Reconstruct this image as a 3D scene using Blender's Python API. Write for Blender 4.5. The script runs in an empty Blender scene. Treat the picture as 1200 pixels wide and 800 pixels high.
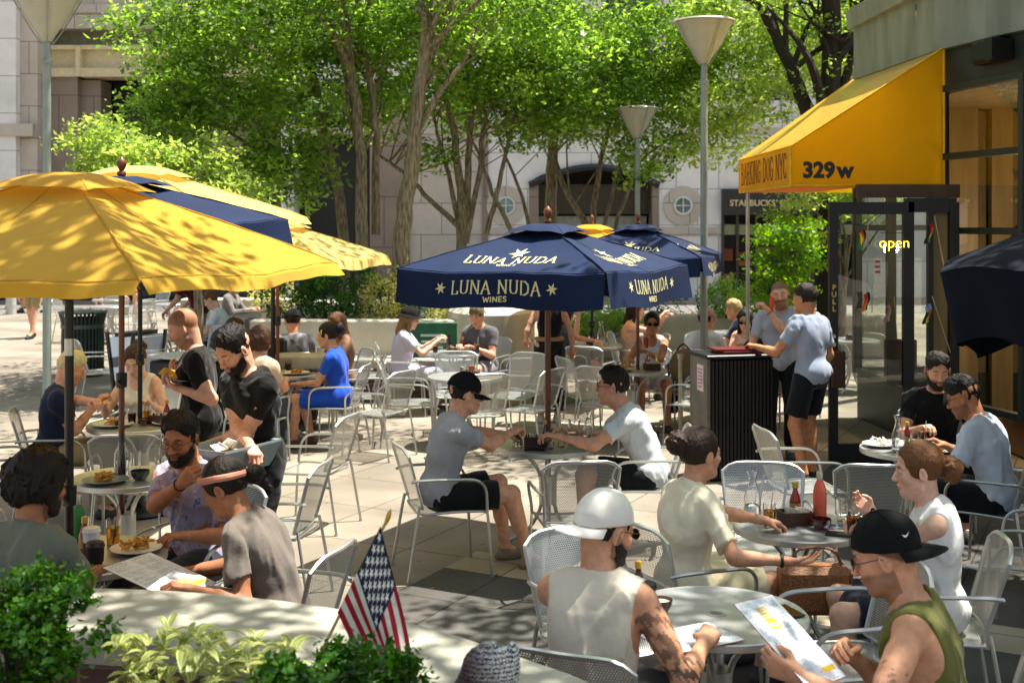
import bpy, math, random, colorsys
import numpy as np
import openvdb
from mathutils import Vector, Matrix, Euler
random.seed(7); RNG = np.random.default_rng(7)
R = math.radians
# ------------------------------------------------------------ camera, light, exposure
F, YH, H = 1400.0, 262.0, 2.35          # focal length in photo pixels (1200 wide), horizon row, camera height
scene = bpy.context.scene
col = scene.collection
cam = bpy.data.cameras.new('camera'); camo = bpy.data.objects.new('camera', cam); col.objects.link(camo)
camo.location = (0, 0, H); camo.rotation_euler = (R(90), 0, 0)
cam.sensor_width = 36; cam.lens = 36*F/1200; cam.shift_y = -(400-YH)/1200
cam.clip_end = 600; cam.clip_start = .05
cam.dof.use_dof = True; cam.dof.focus_distance = 7.0; cam.dof.aperture_fstop = 4.0
scene.camera = camo
SUNV = Vector((.67, .26, 2.03)).normalized()
EL = math.asin(SUNV.z); AZ = math.atan2(SUNV.x, SUNV.y)
world = bpy.data.worlds.new('World'); scene.world = world; world.use_nodes = True
wt = world.node_tree; bg = wt.nodes['Background']
sky = wt.nodes.new('ShaderNodeTexSky'); sky.sky_type = 'NISHITA'; sky.sun_disc = False
sky.sun_elevation = EL; sky.sun_rotation = AZ; sky.air_density = 1.2; sky.dust_density = 2.5
hsv = wt.nodes.new('ShaderNodeHueSaturation'); hsv.inputs['Saturation'].default_value = .62; wt.links.new(sky.outputs[0], hsv.inputs['Color']); wt.links.new(hsv.outputs[0], bg.inputs[0]); bg.inputs[1].default_value = .08
sun = bpy.data.lights.new('sun', 'SUN'); sun.energy = 5.0; sun.angle = R(.53); sun.color = (1, .95, .86)
suno = bpy.data.objects.new('sun', sun); col.objects.link(suno)
suno.rotation_euler = (-SUNV).to_track_quat('-Z', 'Y').to_euler()
scene.view_settings.view_transform = 'Standard'; scene.view_settings.look = 'None'
scene.view_settings.exposure = 1.3; scene.view_settings.gamma = 1
scene.render.engine = 'CYCLES'
scene.cycles.max_bounces = 8; scene.cycles.transparent_max_bounces = 24
scene.cycles.diffuse_bounces = 4; scene.cycles.glossy_bounces = 3; scene.cycles.transmission_bounces = 6
scene.cycles.caustics_reflective = False; scene.cycles.caustics_refractive = False
scene.cycles.use_denoising = True
scene.cycles.sample_clamp_indirect = 6

# ------------------------------------------------------------ helpers: placing
def G(px, py):                      # ground point seen at a photo pixel
    d = F*H/(py-YH); return ((px-600)*d/F, d)
def P(px, py, d):                   # point at depth d seen at a photo pixel
    return Vector(((px-600)*d/F, d, H-(py-YH)*d/F))
# ------------------------------------------------------------ helpers: materials
MC = {}
def lin(c):
    if isinstance(c, str):
        c = [int(c[i:i+2], 16)/255 for i in (0, 2, 4)]
        return tuple(x/12.92 if x <= .04045 else ((x+.055)/1.055)**2.4 for x in c)
    return tuple(c)
def nd(t, ty, **kw):
    n = t.nodes.new(ty)
    for k, v in kw.items():
        if hasattr(n, k): setattr(n, k, v)
        else: n.inputs[k.replace('_', ' ')].default_value = v
    return n
def newmat(name):
    m = bpy.data.materials.new(name); m.use_nodes = True
    t = m.node_tree; b = t.nodes['Principled BSDF']; return m, t, b, t.links.new
def coords(t, L, scale=(1, 1, 1), rot=(0, 0, 0), kind='Object'):
    tc = nd(t, 'ShaderNodeTexCoord'); mp = nd(t, 'ShaderNodeMapping')
    mp.inputs['Scale'].default_value = scale; mp.inputs['Rotation'].default_value = rot
    L(tc.outputs[kind], mp.inputs[0]); return mp.outputs[0]
def mat(name, c, rough=.6, metal=0, var=.15, vs=8, bump=0, bs=60, trans=0, spec=.5, stretch=(1, 1, 1), c2=None, sheen=0, coat=0):
    """plain surface with soft colour variation and a fine bump; c2 = second colour of the variation"""
    if name in MC: return MC[name]
    m, t, b, L = newmat(name); c = lin(c)
    b.inputs['Roughness'].default_value = rough; b.inputs['Metallic'].default_value = metal
    b.inputs['Specular IOR Level'].default_value = spec
    if sheen: b.inputs['Sheen Weight'].default_value = sheen
    if coat: b.inputs['Coat Weight'].default_value = coat; b.inputs['Coat Roughness'].default_value = .15
    co = coords(t, L, stretch)
    n = nd(t, 'ShaderNodeTexNoise', Scale=vs, Detail=5.0); L(co, n.inputs['Vector'])
    mx = nd(t, 'ShaderNodeMixRGB'); L(n.outputs[0], mx.inputs[0])
    a = tuple(x*(1-var) for x in c); d = lin(c2) if c2 else tuple(min(1, x*(1+var)) for x in c)
    cr = nd(t, 'ShaderNodeMapRange'); cr.inputs[1].default_value = .35; cr.inputs[2].default_value = .65
    L(n.outputs[0], cr.inputs[0]); L(cr.outputs[0], mx.inputs[0])
    mx.inputs[1].default_value = (*a, 1); mx.inputs[2].default_value = (*d, 1); L(mx.outputs[0], b.inputs['Base Color'])
    if bump:
        n2 = nd(t, 'ShaderNodeTexNoise', Scale=bs, Detail=4.0); L(co, n2.inputs['Vector'])
        bp = nd(t, 'ShaderNodeBump', Strength=bump, Distance=.01); L(n2.outputs[0], bp.inputs['Height']); L(bp.outputs[0], b.inputs['Normal'])
    if trans:
        tr = nd(t, 'ShaderNodeBsdfTranslucent'); ms = nd(t, 'ShaderNodeMixShader'); ms.inputs[0].default_value = trans
        L(mx.outputs[0], tr.inputs[0]); L(b.outputs[0], ms.inputs[1]); L(tr.outputs[0], ms.inputs[2])
        L(ms.outputs[0], t.nodes['Material Output'].inputs[0])
    MC[name] = m; return m
def cloth(c, rough=.9, weave=900, var=.1, trans=0, print_=None):
    key = 'cloth_%s_%s_%s' % (c, trans, print_)
    if key in MC: return MC[key]
    m, t, b, L = newmat(key); cl = lin(c)
    b.inputs['Roughness'].default_value = rough; b.inputs['Sheen Weight'].default_value = .15; b.inputs['Specular IOR Level'].default_value = .2
    co = coords(t, L)
    n = nd(t, 'ShaderNodeTexNoise', Scale=12.0, Detail=6.0); L(co, n.inputs['Vector'])
    mx = nd(t, 'ShaderNodeMixRGB'); L(n.outputs[0], mx.inputs[0])
    mx.inputs[1].default_value = (*[x*(1-var*1.6) for x in cl], 1); mx.inputs[2].default_value = (*[min(1, x*(1+var)) for x in cl], 1)
    out = mx.outputs[0]
    if print_:                          # a printed fabric: blotches in further colours
        for i, (pc, sc, th) in enumerate(print_):
            v = nd(t, 'ShaderNodeTexNoise', Scale=sc, Detail=3.0, Distortion=1.5)
            off = nd(t, 'ShaderNodeVectorMath', operation='ADD'); off.inputs[1].default_value = (i*3.1, i*1.7, i*5.3)
            L(co, off.inputs[0]); L(off.outputs[0], v.inputs['Vector'])
            mr = nd(t, 'ShaderNodeMapRange'); mr.inputs[1].default_value = th; mr.inputs[2].default_value = th+.04; L(v.outputs[0], mr.inputs[0])
            m2 = nd(t, 'ShaderNodeMixRGB'); L(mr.outputs[0], m2.inputs[0]); L(out, m2.inputs[1]); m2.inputs[2].default_value = (*lin(pc), 1); out = m2.outputs[0]
    L(out, b.inputs['Base Color'])
    n2 = nd(t, 'ShaderNodeTexNoise', Scale=18.0, Detail=8.0, Roughness=.65); L(co, n2.inputs['Vector'])
    bp = nd(t, 'ShaderNodeBump', Strength=.3, Distance=.010); L(n2.outputs[0], bp.inputs['Height'])
    n3 = nd(t, 'ShaderNodeTexNoise', Scale=7.0, Detail=3.0, Distortion=.8); n3.noise_type = 'RIDGED_MULTIFRACTAL'; co3 = coords(t, L, (1, 1, .55)); L(co3, n3.inputs['Vector'])
    bp3 = nd(t, 'ShaderNodeBump', Strength=.45, Distance=.012); L(n3.outputs[0], bp3.inputs['Height']); L(bp.outputs[0], bp3.inputs['Normal'])
    n4 = nd(t, 'ShaderNodeTexNoise', Scale=650.0, Detail=1.0); L(co, n4.inputs['Vector']); bp4 = nd(t, 'ShaderNodeBump', Strength=.25, Distance=.001); L(n4.outputs[0], bp4.inputs['Height']); L(bp3.outputs[0], bp4.inputs['Normal'])
    L(bp4.outputs[0], b.inputs['Normal'])
    if trans:
        tr = nd(t, 'ShaderNodeBsdfTranslucent'); ms = nd(t, 'ShaderNodeMixShader'); ms.inputs[0].default_value = trans
        L(out, tr.inputs[0]); L(b.outputs[0], ms.inputs[1]); L(tr.outputs[0], ms.inputs[2]); L(ms.outputs[0], t.nodes['Material Output'].inputs[0])
    MC[key] = m; return m
def capmat(c): return mat('cap_'+c, c, .9, var=.05, bump=.12, bs=500, spec=.2)
def perforated(name, c, scale=115, hole=.33, metal=.55, rough=.45):
    """sheet metal with staggered round holes"""
    if name in MC: return MC[name]
    m, t, b, L = newmat(name); b.inputs['Base Color'].default_value = (*lin(c), 1)
    b.inputs['Metallic'].default_value = metal; b.inputs['Roughness'].default_value = rough
    uv = nd(t, 'ShaderNodeUVMap'); uv.uv_map = 'uv'
    def cells(ox, oy):
        mp = nd(t, 'ShaderNodeMapping'); mp.inputs['Scale'].default_value = (scale, scale*.577, 1); mp.inputs['Location'].default_value = (ox, oy, 0)
        L(uv.outputs[0], mp.inputs[0])
        fr = nd(t, 'ShaderNodeVectorMath', operation='FRACTION'); L(mp.outputs[0], fr.inputs[0])
        su = nd(t, 'ShaderNodeVectorMath', operation='SUBTRACT'); su.inputs[1].default_value = (.5, .5, 0); L(fr.outputs[0], su.inputs[0])
        sc = nd(t, 'ShaderNodeVectorMath', operation='MULTIPLY'); sc.inputs[1].default_value = (1, 1.73, 0); L(su.outputs[0], sc.inputs[0])
        le = nd(t, 'ShaderNodeVectorMath', operation='LENGTH'); L(sc.outputs[0], le.inputs[0]); return le.outputs['Value']
    mn = nd(t, 'ShaderNodeMath', operation='MINIMUM'); L(cells(0, 0), mn.inputs[0]); L(cells(.5, .5), mn.inputs[1])
    lt = nd(t, 'ShaderNodeMath', operation='LESS_THAN'); lt.inputs[1].default_value = hole; L(mn.outputs[0], lt.inputs[0])
    tp = nd(t, 'ShaderNodeBsdfTransparent'); ms = nd(t, 'ShaderNodeMixShader')
    L(lt.outputs[0], ms.inputs[0]); L(b.outputs[0], ms.inputs[1]); L(tp.outputs[0], ms.inputs[2]); L(ms.outputs[0], t.nodes['Material Output'].inputs[0])
    MC[name] = m; return m
def glass(name='clear_glass', c=(1, 1, 1), rough=0, ior=1.45):
    if name in MC: return MC[name]
    m, t, b, L = newmat(name); b.inputs['Base Color'].default_value = (*lin(c), 1)
    b.inputs['Transmission Weight'].default_value = 1; b.inputs['Roughness'].default_value = rough; b.inputs['IOR'].default_value = ior
    MC[name] = m; return m
def pane(name='window_glass', tint=(.75, .8, .78), refl=.35):
    """flat glazing: partly mirror, partly see-through, more mirror at grazing angles"""
    if name in MC: return MC[name]
    m, t, b, L = newmat(name); t.nodes.remove(b)
    g = nd(t, 'ShaderNodeBsdfGlossy'); g.inputs['Roughness'].default_value = .01; g.inputs[0].default_value = (.9, .9, .9, 1)
    tp = nd(t, 'ShaderNodeBsdfTransparent'); tp.inputs[0].default_value = (*tint, 1)
    lw = nd(t, 'ShaderNodeLayerWeight'); lw.inputs[0].default_value = refl
    ms = nd(t, 'ShaderNodeMixShader'); L(lw.outputs['Fresnel'], ms.inputs[0]); L(tp.outputs[0], ms.inputs[1]); L(g.outputs[0], ms.inputs[2])
    L(ms.outputs[0], t.nodes['Material Output'].inputs[0]); MC[name] = m; return m
def emis(name, c, s):
    if name in MC: return MC[name]
    m, t, b, L = newmat(name); b.inputs['Base Color'].default_value = (*lin(c), 1)
    b.inputs['Emission Color'].default_value = (*lin(c), 1); b.inputs['Emission Strength'].default_value = s; MC[name] = m; return m
def leafmat(name, c1, c2, trans=.45, rough=.45):
    if name in MC: return MC[name]
    m, t, b, L = newmat(name); b.inputs['Roughness'].default_value = rough; b.inputs['Specular IOR Level'].default_value = .35
    at = nd(t, 'ShaderNodeAttribute'); at.attribute_name = 'Col'
    mx = nd(t, 'ShaderNodeMixRGB'); L(at.outputs['Fac'], mx.inputs[0]); mx.inputs[1].default_value = (*lin(c1), 1); mx.inputs[2].default_value = (*lin(c2), 1)
    L(mx.outputs[0], b.inputs['Base Color'])
    tr = nd(t, 'ShaderNodeBsdfTranslucent'); ms = nd(t, 'ShaderNodeMixShader'); ms.inputs[0].default_value = trans
    hs = nd(t, 'ShaderNodeHueSaturation', Saturation=1.1, Value=1.8); L(mx.outputs[0], hs.inputs['Color']); L(hs.outputs[0], tr.inputs[0])
    L(b.outputs[0], ms.inputs[1]); L(tr.outputs[0], ms.inputs[2]); L(ms.outputs[0], t.nodes['Material Output'].inputs[0]); MC[name] = m; return m
def attrmat(name, rough=.55, sss=.12, bump=.08, bs=220):
    """surface coloured by its own painted attribute (skin, flags, menus ...)"""
    if name in MC: return MC[name]
    m, t, b, L = newmat(name); b.inputs['Roughness'].default_value = rough; b.inputs['Specular IOR Level'].default_value = .35
    at = nd(t, 'ShaderNodeAttribute'); at.attribute_name = 'Col'
    n = nd(t, 'ShaderNodeTexNoise', Scale=25.0, Detail=5.0); co = coords(t, L); L(co, n.inputs['Vector'])
    mr = nd(t, 'ShaderNodeMapRange'); mr.inputs[1].default_value = .3; mr.inputs[2].default_value = .7; mr.inputs[3].default_value = .80; mr.inputs[4].default_value = 1.12; L(n.outputs[0], mr.inputs[0])
    mu = nd(t, 'ShaderNodeVectorMath', operation='MULTIPLY'); L(at.outputs['Color'], mu.inputs[0]); L(mr.outputs[0], mu.inputs[1])
    L(mu.outputs[0], b.inputs['Base Color'])
    if sss: b.inputs['Subsurface Weight'].default_value = sss; b.inputs['Subsurface Radius'].default_value = (.012, .005, .003); b.inputs['Subsurface Scale'].default_value = 1
    if bump:
        n2 = nd(t, 'ShaderNodeTexNoise', Scale=bs, Detail=3.0); L(co, n2.inputs['Vector'])
        bp = nd(t, 'ShaderNodeBump', Strength=bump, Distance=.004); L(n2.outputs[0], bp.inputs['Height']); L(bp.outputs[0], b.inputs['Normal'])
    MC[name] = m; return m
def hairmat(c):
    key = 'hair_%s' % (c,)
    if key in MC: return MC[key]
    m, t, b, L = newmat(key); cl = lin(c); b.inputs['Roughness'].default_value = .55; b.inputs['Specular IOR Level'].default_value = .3
    co = coords(t, L, (1, 1, .25))
    w = nd(t, 'ShaderNodeTexNoise', Scale=140.0, Detail=4.0, Distortion=1.0); L(co, w.inputs['Vector'])
    mx = nd(t, 'ShaderNodeMixRGB'); L(w.outputs[0], mx.inputs[0]); mx.inputs[1].default_value = (*[x*.45 for x in cl], 1); mx.inputs[2].default_value = (*[min(1, x*1.6) for x in cl], 1)
    L(mx.outputs[0], b.inputs['Base Color'])
    bp = nd(t, 'ShaderNodeBump', Strength=.9, Distance=.006); L(w.outputs[0], bp.inputs['Height']); L(bp.outputs[0], b.inputs['Normal'])
    MC[key] = m; return m
# ------------------------------------------------------------ helpers: meshes and the object tree
def tag(o, label=None, cat=None, group=None, kind=None):
    if label: o['label'] = label
    if cat: o['category'] = cat
    if group: o['group'] = group
    if kind: o['kind'] = kind
    return o
def empty(name, loc=(0, 0, 0), rz=0):
    o = bpy.data.objects.new(name, None); col.objects.link(o); o.location = loc; o.rotation_euler = (0, 0, rz); o.empty_display_size = .1; return o
def link(name, me, m=None, parent=None, loc=None, smooth=True):
    if m is not None: me.materials.append(m)
    o = bpy.data.objects.new(name, me); col.objects.link(o)
    if parent is not None: o.parent = parent
    if loc is not None: o.location = loc
    if smooth and len(me.polygons): me.polygons.foreach_set('use_smooth', np.ones(len(me.polygons), bool))
    return o
def rawmesh(name, V, Fc, nside=4):
    """fast mesh from numpy arrays, all faces with the same number of sides"""
    V = np.asarray(V, 'f4'); Fc = np.asarray(Fc, 'i4').reshape(-1, nside)
    me = bpy.data.meshes.new(name); me.vertices.add(len(V)); me.vertices.foreach_set('co', V.ravel())
    me.loops.add(Fc.size); me.loops.foreach_set('vertex_index', Fc.ravel())
    me.polygons.add(len(Fc)); me.polygons.foreach_set('loop_start', np.arange(0, Fc.size, nside, dtype='i4'))
    me.update(calc_edges=True); me.validate(); return me
def setcol(me, C):
    C = np.asarray(C, 'f4')
    if C.ndim == 1: C = np.stack([C, C, C], 1)
    a = me.color_attributes.new('Col', 'FLOAT_COLOR', 'POINT')
    a.data.foreach_set('color', np.concatenate([C, np.ones((len(C), 1), 'f4')], 1).ravel())
class MB:
    """collects shapes, then links them as ONE mesh object"""
    def __init__(s): s.v = []; s.f = []
    def add(s, vs, fs):
        n = len(s.v); s.v += [tuple(v) for v in vs]; s.f += [tuple(i+n for i in f) for f in fs]; return s
    def box(s, c, d, rz=0, rot=None, bev=0):
        M = rot if rot is not None else Matrix.Rotation(rz, 3, 'Z'); c = Vector(c); hx, hy, hz = d[0]/2, d[1]/2, d[2]/2
        if bev and min(hx, hy, hz) > bev*1.1:      # chamfered edges
            vs = []; b = bev
            for sx in (-1, 1):
                for sy in (-1, 1):
                    for sz in (-1, 1):
                        vs += [(sx*(hx-b), sy*(hy-b), sz*hz), (sx*(hx-b), sy*hy, sz*(hz-b)), (sx*hx, sy*(hy-b), sz*(hz-b))]
            idx = lambda sx, sy, sz, k: ((sx > 0)*4+(sy > 0)*2+(sz > 0))*3+k
            fs = []
            for z in (-1, 1): fs.append([idx(-1, -1, z, 0), idx(1, -1, z, 0), idx(1, 1, z, 0), idx(-1, 1, z, 0)][::z])
            for y in (-1, 1): fs.append([idx(-1, y, -1, 1), idx(-1, y, 1, 1), idx(1, y, 1, 1), idx(1, y, -1, 1)][::y])
            for x in (-1, 1): fs.append([idx(x, -1, -1, 2), idx(x, 1, -1, 2), idx(x, 1, 1, 2), idx(x, -1, 1, 2)][::x])
            for a in (-1, 1):
                for c_ in (-1, 1):
                    fs.append([idx(-1, a, c_, 0), idx(1, a, c_, 0), idx(1, a, c_, 1), idx(-1, a, c_, 1)])
                    fs.append([idx(a, -1, c_, 0), idx(a, 1, c_, 0), idx(a, 1, c_, 2), idx(a, -1, c_, 2)])
                    fs.append([idx(a, c_, -1, 1), idx(a, c_, 1, 1), idx(a, c_, 1, 2), idx(a, c_, -1, 2)])
                    for z in (-1, 1): fs.append([idx(a, c_, z, 0), idx(a, c_, z, 1), idx(a, c_, z, 2)])
            return s.add([c+M@Vector(v) for v in vs], fs)
        vs = [c+M@Vector((x, y, z)) for x in (-hx, hx) for y in (-hy, hy) for z in (-hz, hz)]
        return s.add(vs, [(0, 1, 3, 2), (4, 6, 7, 5), (0, 4, 5, 1), (2, 3, 7, 6), (0, 2, 6, 4), (1, 5, 7, 3)])
    def tube(s, pts, r, n=8, closed=False, flat=1.0, cap=True):
        pts = [Vector(p) for p in pts]; m = len(pts); rr = r if hasattr(r, '__len__') else [r]*m; vs = []; prev = None
        for i, p in enumerate(pts):
            a = pts[(i-1) % m] if (closed or i > 0) else p; b = pts[(i+1) % m] if (closed or i < m-1) else p
            t = (b-a); t = t.normalized() if t.length > 1e-9 else Vector((0, 0, 1))
            if prev is None: u = t.cross(Vector((0, 0, 1))); u = u if u.length > .05 else t.cross(Vector((0, 1, 0)))
            else: u = prev-t*prev.dot(t)
            u = u.normalized(); prev = u; w = t.cross(u)
            for k in range(n): q = 2*math.pi*k/n; vs.append(p+u*math.cos(q)*rr[i]+w*math.sin(q)*rr[i]*flat)
        fs = []
        for i in range(m if closed else m-1):
            j = (i+1) % m
            for k in range(n): fs.append((i*n+k, i*n+(k+1) % n, j*n+(k+1) % n, j*n+k))
        if not closed and cap: fs.append(tuple(range(n))[::-1]); fs.append(tuple((m-1)*n+k for k in range(n)))
        return s.add(vs, fs)
    def lathe(s, prof, c=(0, 0, 0), n=24, sx=1, sy=1):
        vs = []; c = Vector(c)
        for r, z in prof:
            for k in range(n): a = 2*math.pi*k/n; vs.append((c.x+r*sx*math.cos(a), c.y+r*sy*math.sin(a), c.z+z))
        fs = []
        for i in range(len(prof)-1):
            for k in range(n): fs.append((i*n+k, i*n+(k+1) % n, (i+1)*n+(k+1) % n, (i+1)*n+k))
        if prof[0][0] > 1e-5: fs.append(tuple(range(n))[::-1])
        if prof[-1][0] > 1e-5: fs.append(tuple((len(prof)-1)*n+k for k in range(n)))
        return s.add(vs, fs)
    def poly(s, vs): return s.add(vs, [tuple(range(len(vs)))])
    def prism(s, pts, z0, z1):
        n = len(pts); return s.add([(x, y, z0) for x, y in pts]+[(x, y, z1) for x, y in pts],
            [tuple(range(n))[::-1], tuple(range(n, 2*n))]+[(i, (i+1) % n, n+(i+1) % n, n+i) for i in range(n)])
    def build(s, name, m=None, parent=None, smooth=None, loc=None):
        me = bpy.data.meshes.new(name); me.from_pydata(s.v, [], s.f); me.update()
        o = link(name, me, m, parent, loc, smooth=False)
        if smooth is None: smooth = 35
        if smooth:
            me.polygons.foreach_set('use_smooth', np.ones(len(me.polygons), bool))
            try: me.set_sharp_from_angle(angle=R(smooth))
            except Exception: pass
        return o
def bez(pts, n=6):
    """smooth path (Catmull-Rom) through points"""
    pts = [Vector(p) for p in pts]; out = []
    for i in range(len(pts)-1):
        a = pts[max(i-1, 0)]; b = pts[i]; c = pts[i+1]; d = pts[min(i+2, len(pts)-1)]
        for k in range(n):
            t = k/n; out.append(.5*((2*b)+(c-a)*t+(2*a-5*b+4*c-d)*t*t+(3*b-a-3*c+d)*t**3))
    out.append(pts[-1]); return out
def children(o): return [c for c in bpy.data.objects if c.parent == o]
def copy_tree(o, parent=None):
    ch = o.get('_n'); c = o.copy(); col.objects.link(c)
    if parent is not None: c.parent = parent
    for k in KIDS.get(o.name, []): copy_tree(k, c)
    return c
KIDS = {}
def index_tree(o):
    KIDS[o.name] = [c for c in children(o)]
    for c in KIDS[o.name]: index_tree(c)
# ------------------------------------------------------------ lettering: strokes with serifs, and the built-in sans font
def text_mesh(body, size, bold=0, extrude=.001, align='CENTER'):
    cu = bpy.data.curves.new('txt', 'FONT'); cu.body = body; cu.size = size; cu.offset = bold; cu.extrude = extrude
    cu.align_x = align; cu.align_y = 'CENTER'; cu.resolution_u = 4
    ob = bpy.data.objects.new('txt', cu); col.objects.link(ob); dg = bpy.context.evaluated_depsgraph_get()
    me = bpy.data.meshes.new_from_object(ob.evaluated_get(dg)); bpy.data.objects.remove(ob); bpy.data.curves.remove(cu); return me
GL = {'L': (.62, [[(.12, 0), (.12, 1)], [(.12, 0), (.58, 0)], [(.58, 0), (.58, .2)]], [(.12, 1)]),
 'U': (.8, [[(.12, 1), (.12, .3), (.2, .07), (.4, 0), (.6, .07), (.68, .3), (.68, 1)]], [(.12, 1), (.68, 1)]),
 'N': (.85, [[(.12, 0), (.12, 1)], [(.12, 1), (.72, 0)], [(.72, 0), (.72, 1)]], [(.12, 0), (.12, 1), (.72, 1)]),
 'A': (.78, [[(.05, 0), (.39, 1)], [(.39, 1), (.73, 0)], [(.19, .36), (.59, .36)]], [(.05, 0), (.73, 0)]),
 'D': (.82, [[(.12, 0), (.12, 1)], [(.12, 1), (.42, 1), (.68, .8), (.72, .5), (.68, .2), (.42, 0), (.12, 0)]], []),
 'W': (1.0, [[(.03, 1), (.27, 0), (.5, .8), (.73, 0), (.97, 1)]], []), 'I': (.3, [[(.15, 0), (.15, 1)]], [(.15, 0), (.15, 1)]),
 'E': (.62, [[(.55, 1), (.1, 1), (.1, 0), (.55, 0)], [(.1, .5), (.48, .5)]], []),
 'S': (.6, [[(.52, .85), (.4, .98), (.2, .98), (.08, .8), (.15, .6), (.45, .42), (.53, .2), (.4, .02), (.18, .02), (.06, .15)]], []),
 'B': (.7, [[(.1, 0), (.1, 1), (.45, .98), (.55, .78), (.45, .55), (.1, .53)], [(.45, .53), (.62, .3), (.5, .03), (.1, 0)]], [(.1, 0), (.1, 1)]),
 'R': (.72, [[(.1, 0), (.1, 1), (.45, .98), (.58, .77), (.45, .52), (.1, .5)], [(.35, .5), (.65, 0)]], [(.1, 0), (.65, 0)]),
 'K': (.72, [[(.1, 0), (.1, 1)], [(.6, 1), (.12, .45)], [(.3, .6), (.65, 0)]], [(.1, 0), (.1, 1), (.6, 1), (.65, 0)]),
 'G': (.75, [[(.65, .8), (.5, .98), (.25, .98), (.08, .7), (.08, .3), (.25, .02), (.5, .02), (.65, .2), (.65, .45), (.42, .45)]], []),
 'O': (.78, [[(.39, 1), (.15, .85), (.07, .5), (.15, .15), (.39, 0), (.63, .15), (.71, .5), (.63, .85), (.39, 1)]], []),
 'Y': (.7, [[(.03, 1), (.35, .5), (.67, 1)], [(.35, .5), (.35, 0)]], [(.03, 1), (.67, 1), (.35, 0)]),
 'C': (.7, [[(.64, .8), (.5, .98), (.25, .98), (.08, .7), (.08, .3), (.25, .02), (.5, .02), (.64, .2)]], []),
 '*': (.7, None, []), ' ': (.4, [], [])}
def glyphs(s, h=1.0, w=.11, sp=.12, cond=1.0, serif=True):
    """polygons (2-D) of a serif capital line, centred on the origin"""
    out = []; x = 0
    def bar(a, b, wd):
        a = Vector(a); b = Vector(b); d = (b-a).normalized(); nn = Vector((-d.y, d.x))*wd/2; e = d*wd*.3
        out.append([a-nn-e, b-nn+e, b+nn+e, a+nn-e])
    for ch in s:
        adv, st, se = GL[ch]
        if st is None:
            for k in range(6):
                a = k*math.pi/3+.2; c = Vector((x+.35, .45)); d = Vector((math.cos(a), math.sin(a))); n_ = Vector((-d.y, d.x))
                out.append([c-n_*.05, c+d*.2-n_*.09, c+d*.5, c+d*.2+n_*.09, c+n_*.05])
        else:
            for pl in st:
                for a, b in zip(pl, pl[1:]):
                    thin = serif and abs(a[0]-b[0]) > abs(a[1]-b[1])*1.5
                    bar((x+a[0], a[1]), (x+b[0], b[1]), w*(.55 if thin else 1.25))
            if serif:
                for a in se: bar((x+a[0]-.12, a[1]), (x+a[0]+.12, a[1]), w*.45)
        x += adv+sp
    return [[((p.x-x/2)*h*cond, (p.y-.5)*h) for p in q] for q in out], x*h*cond
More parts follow.
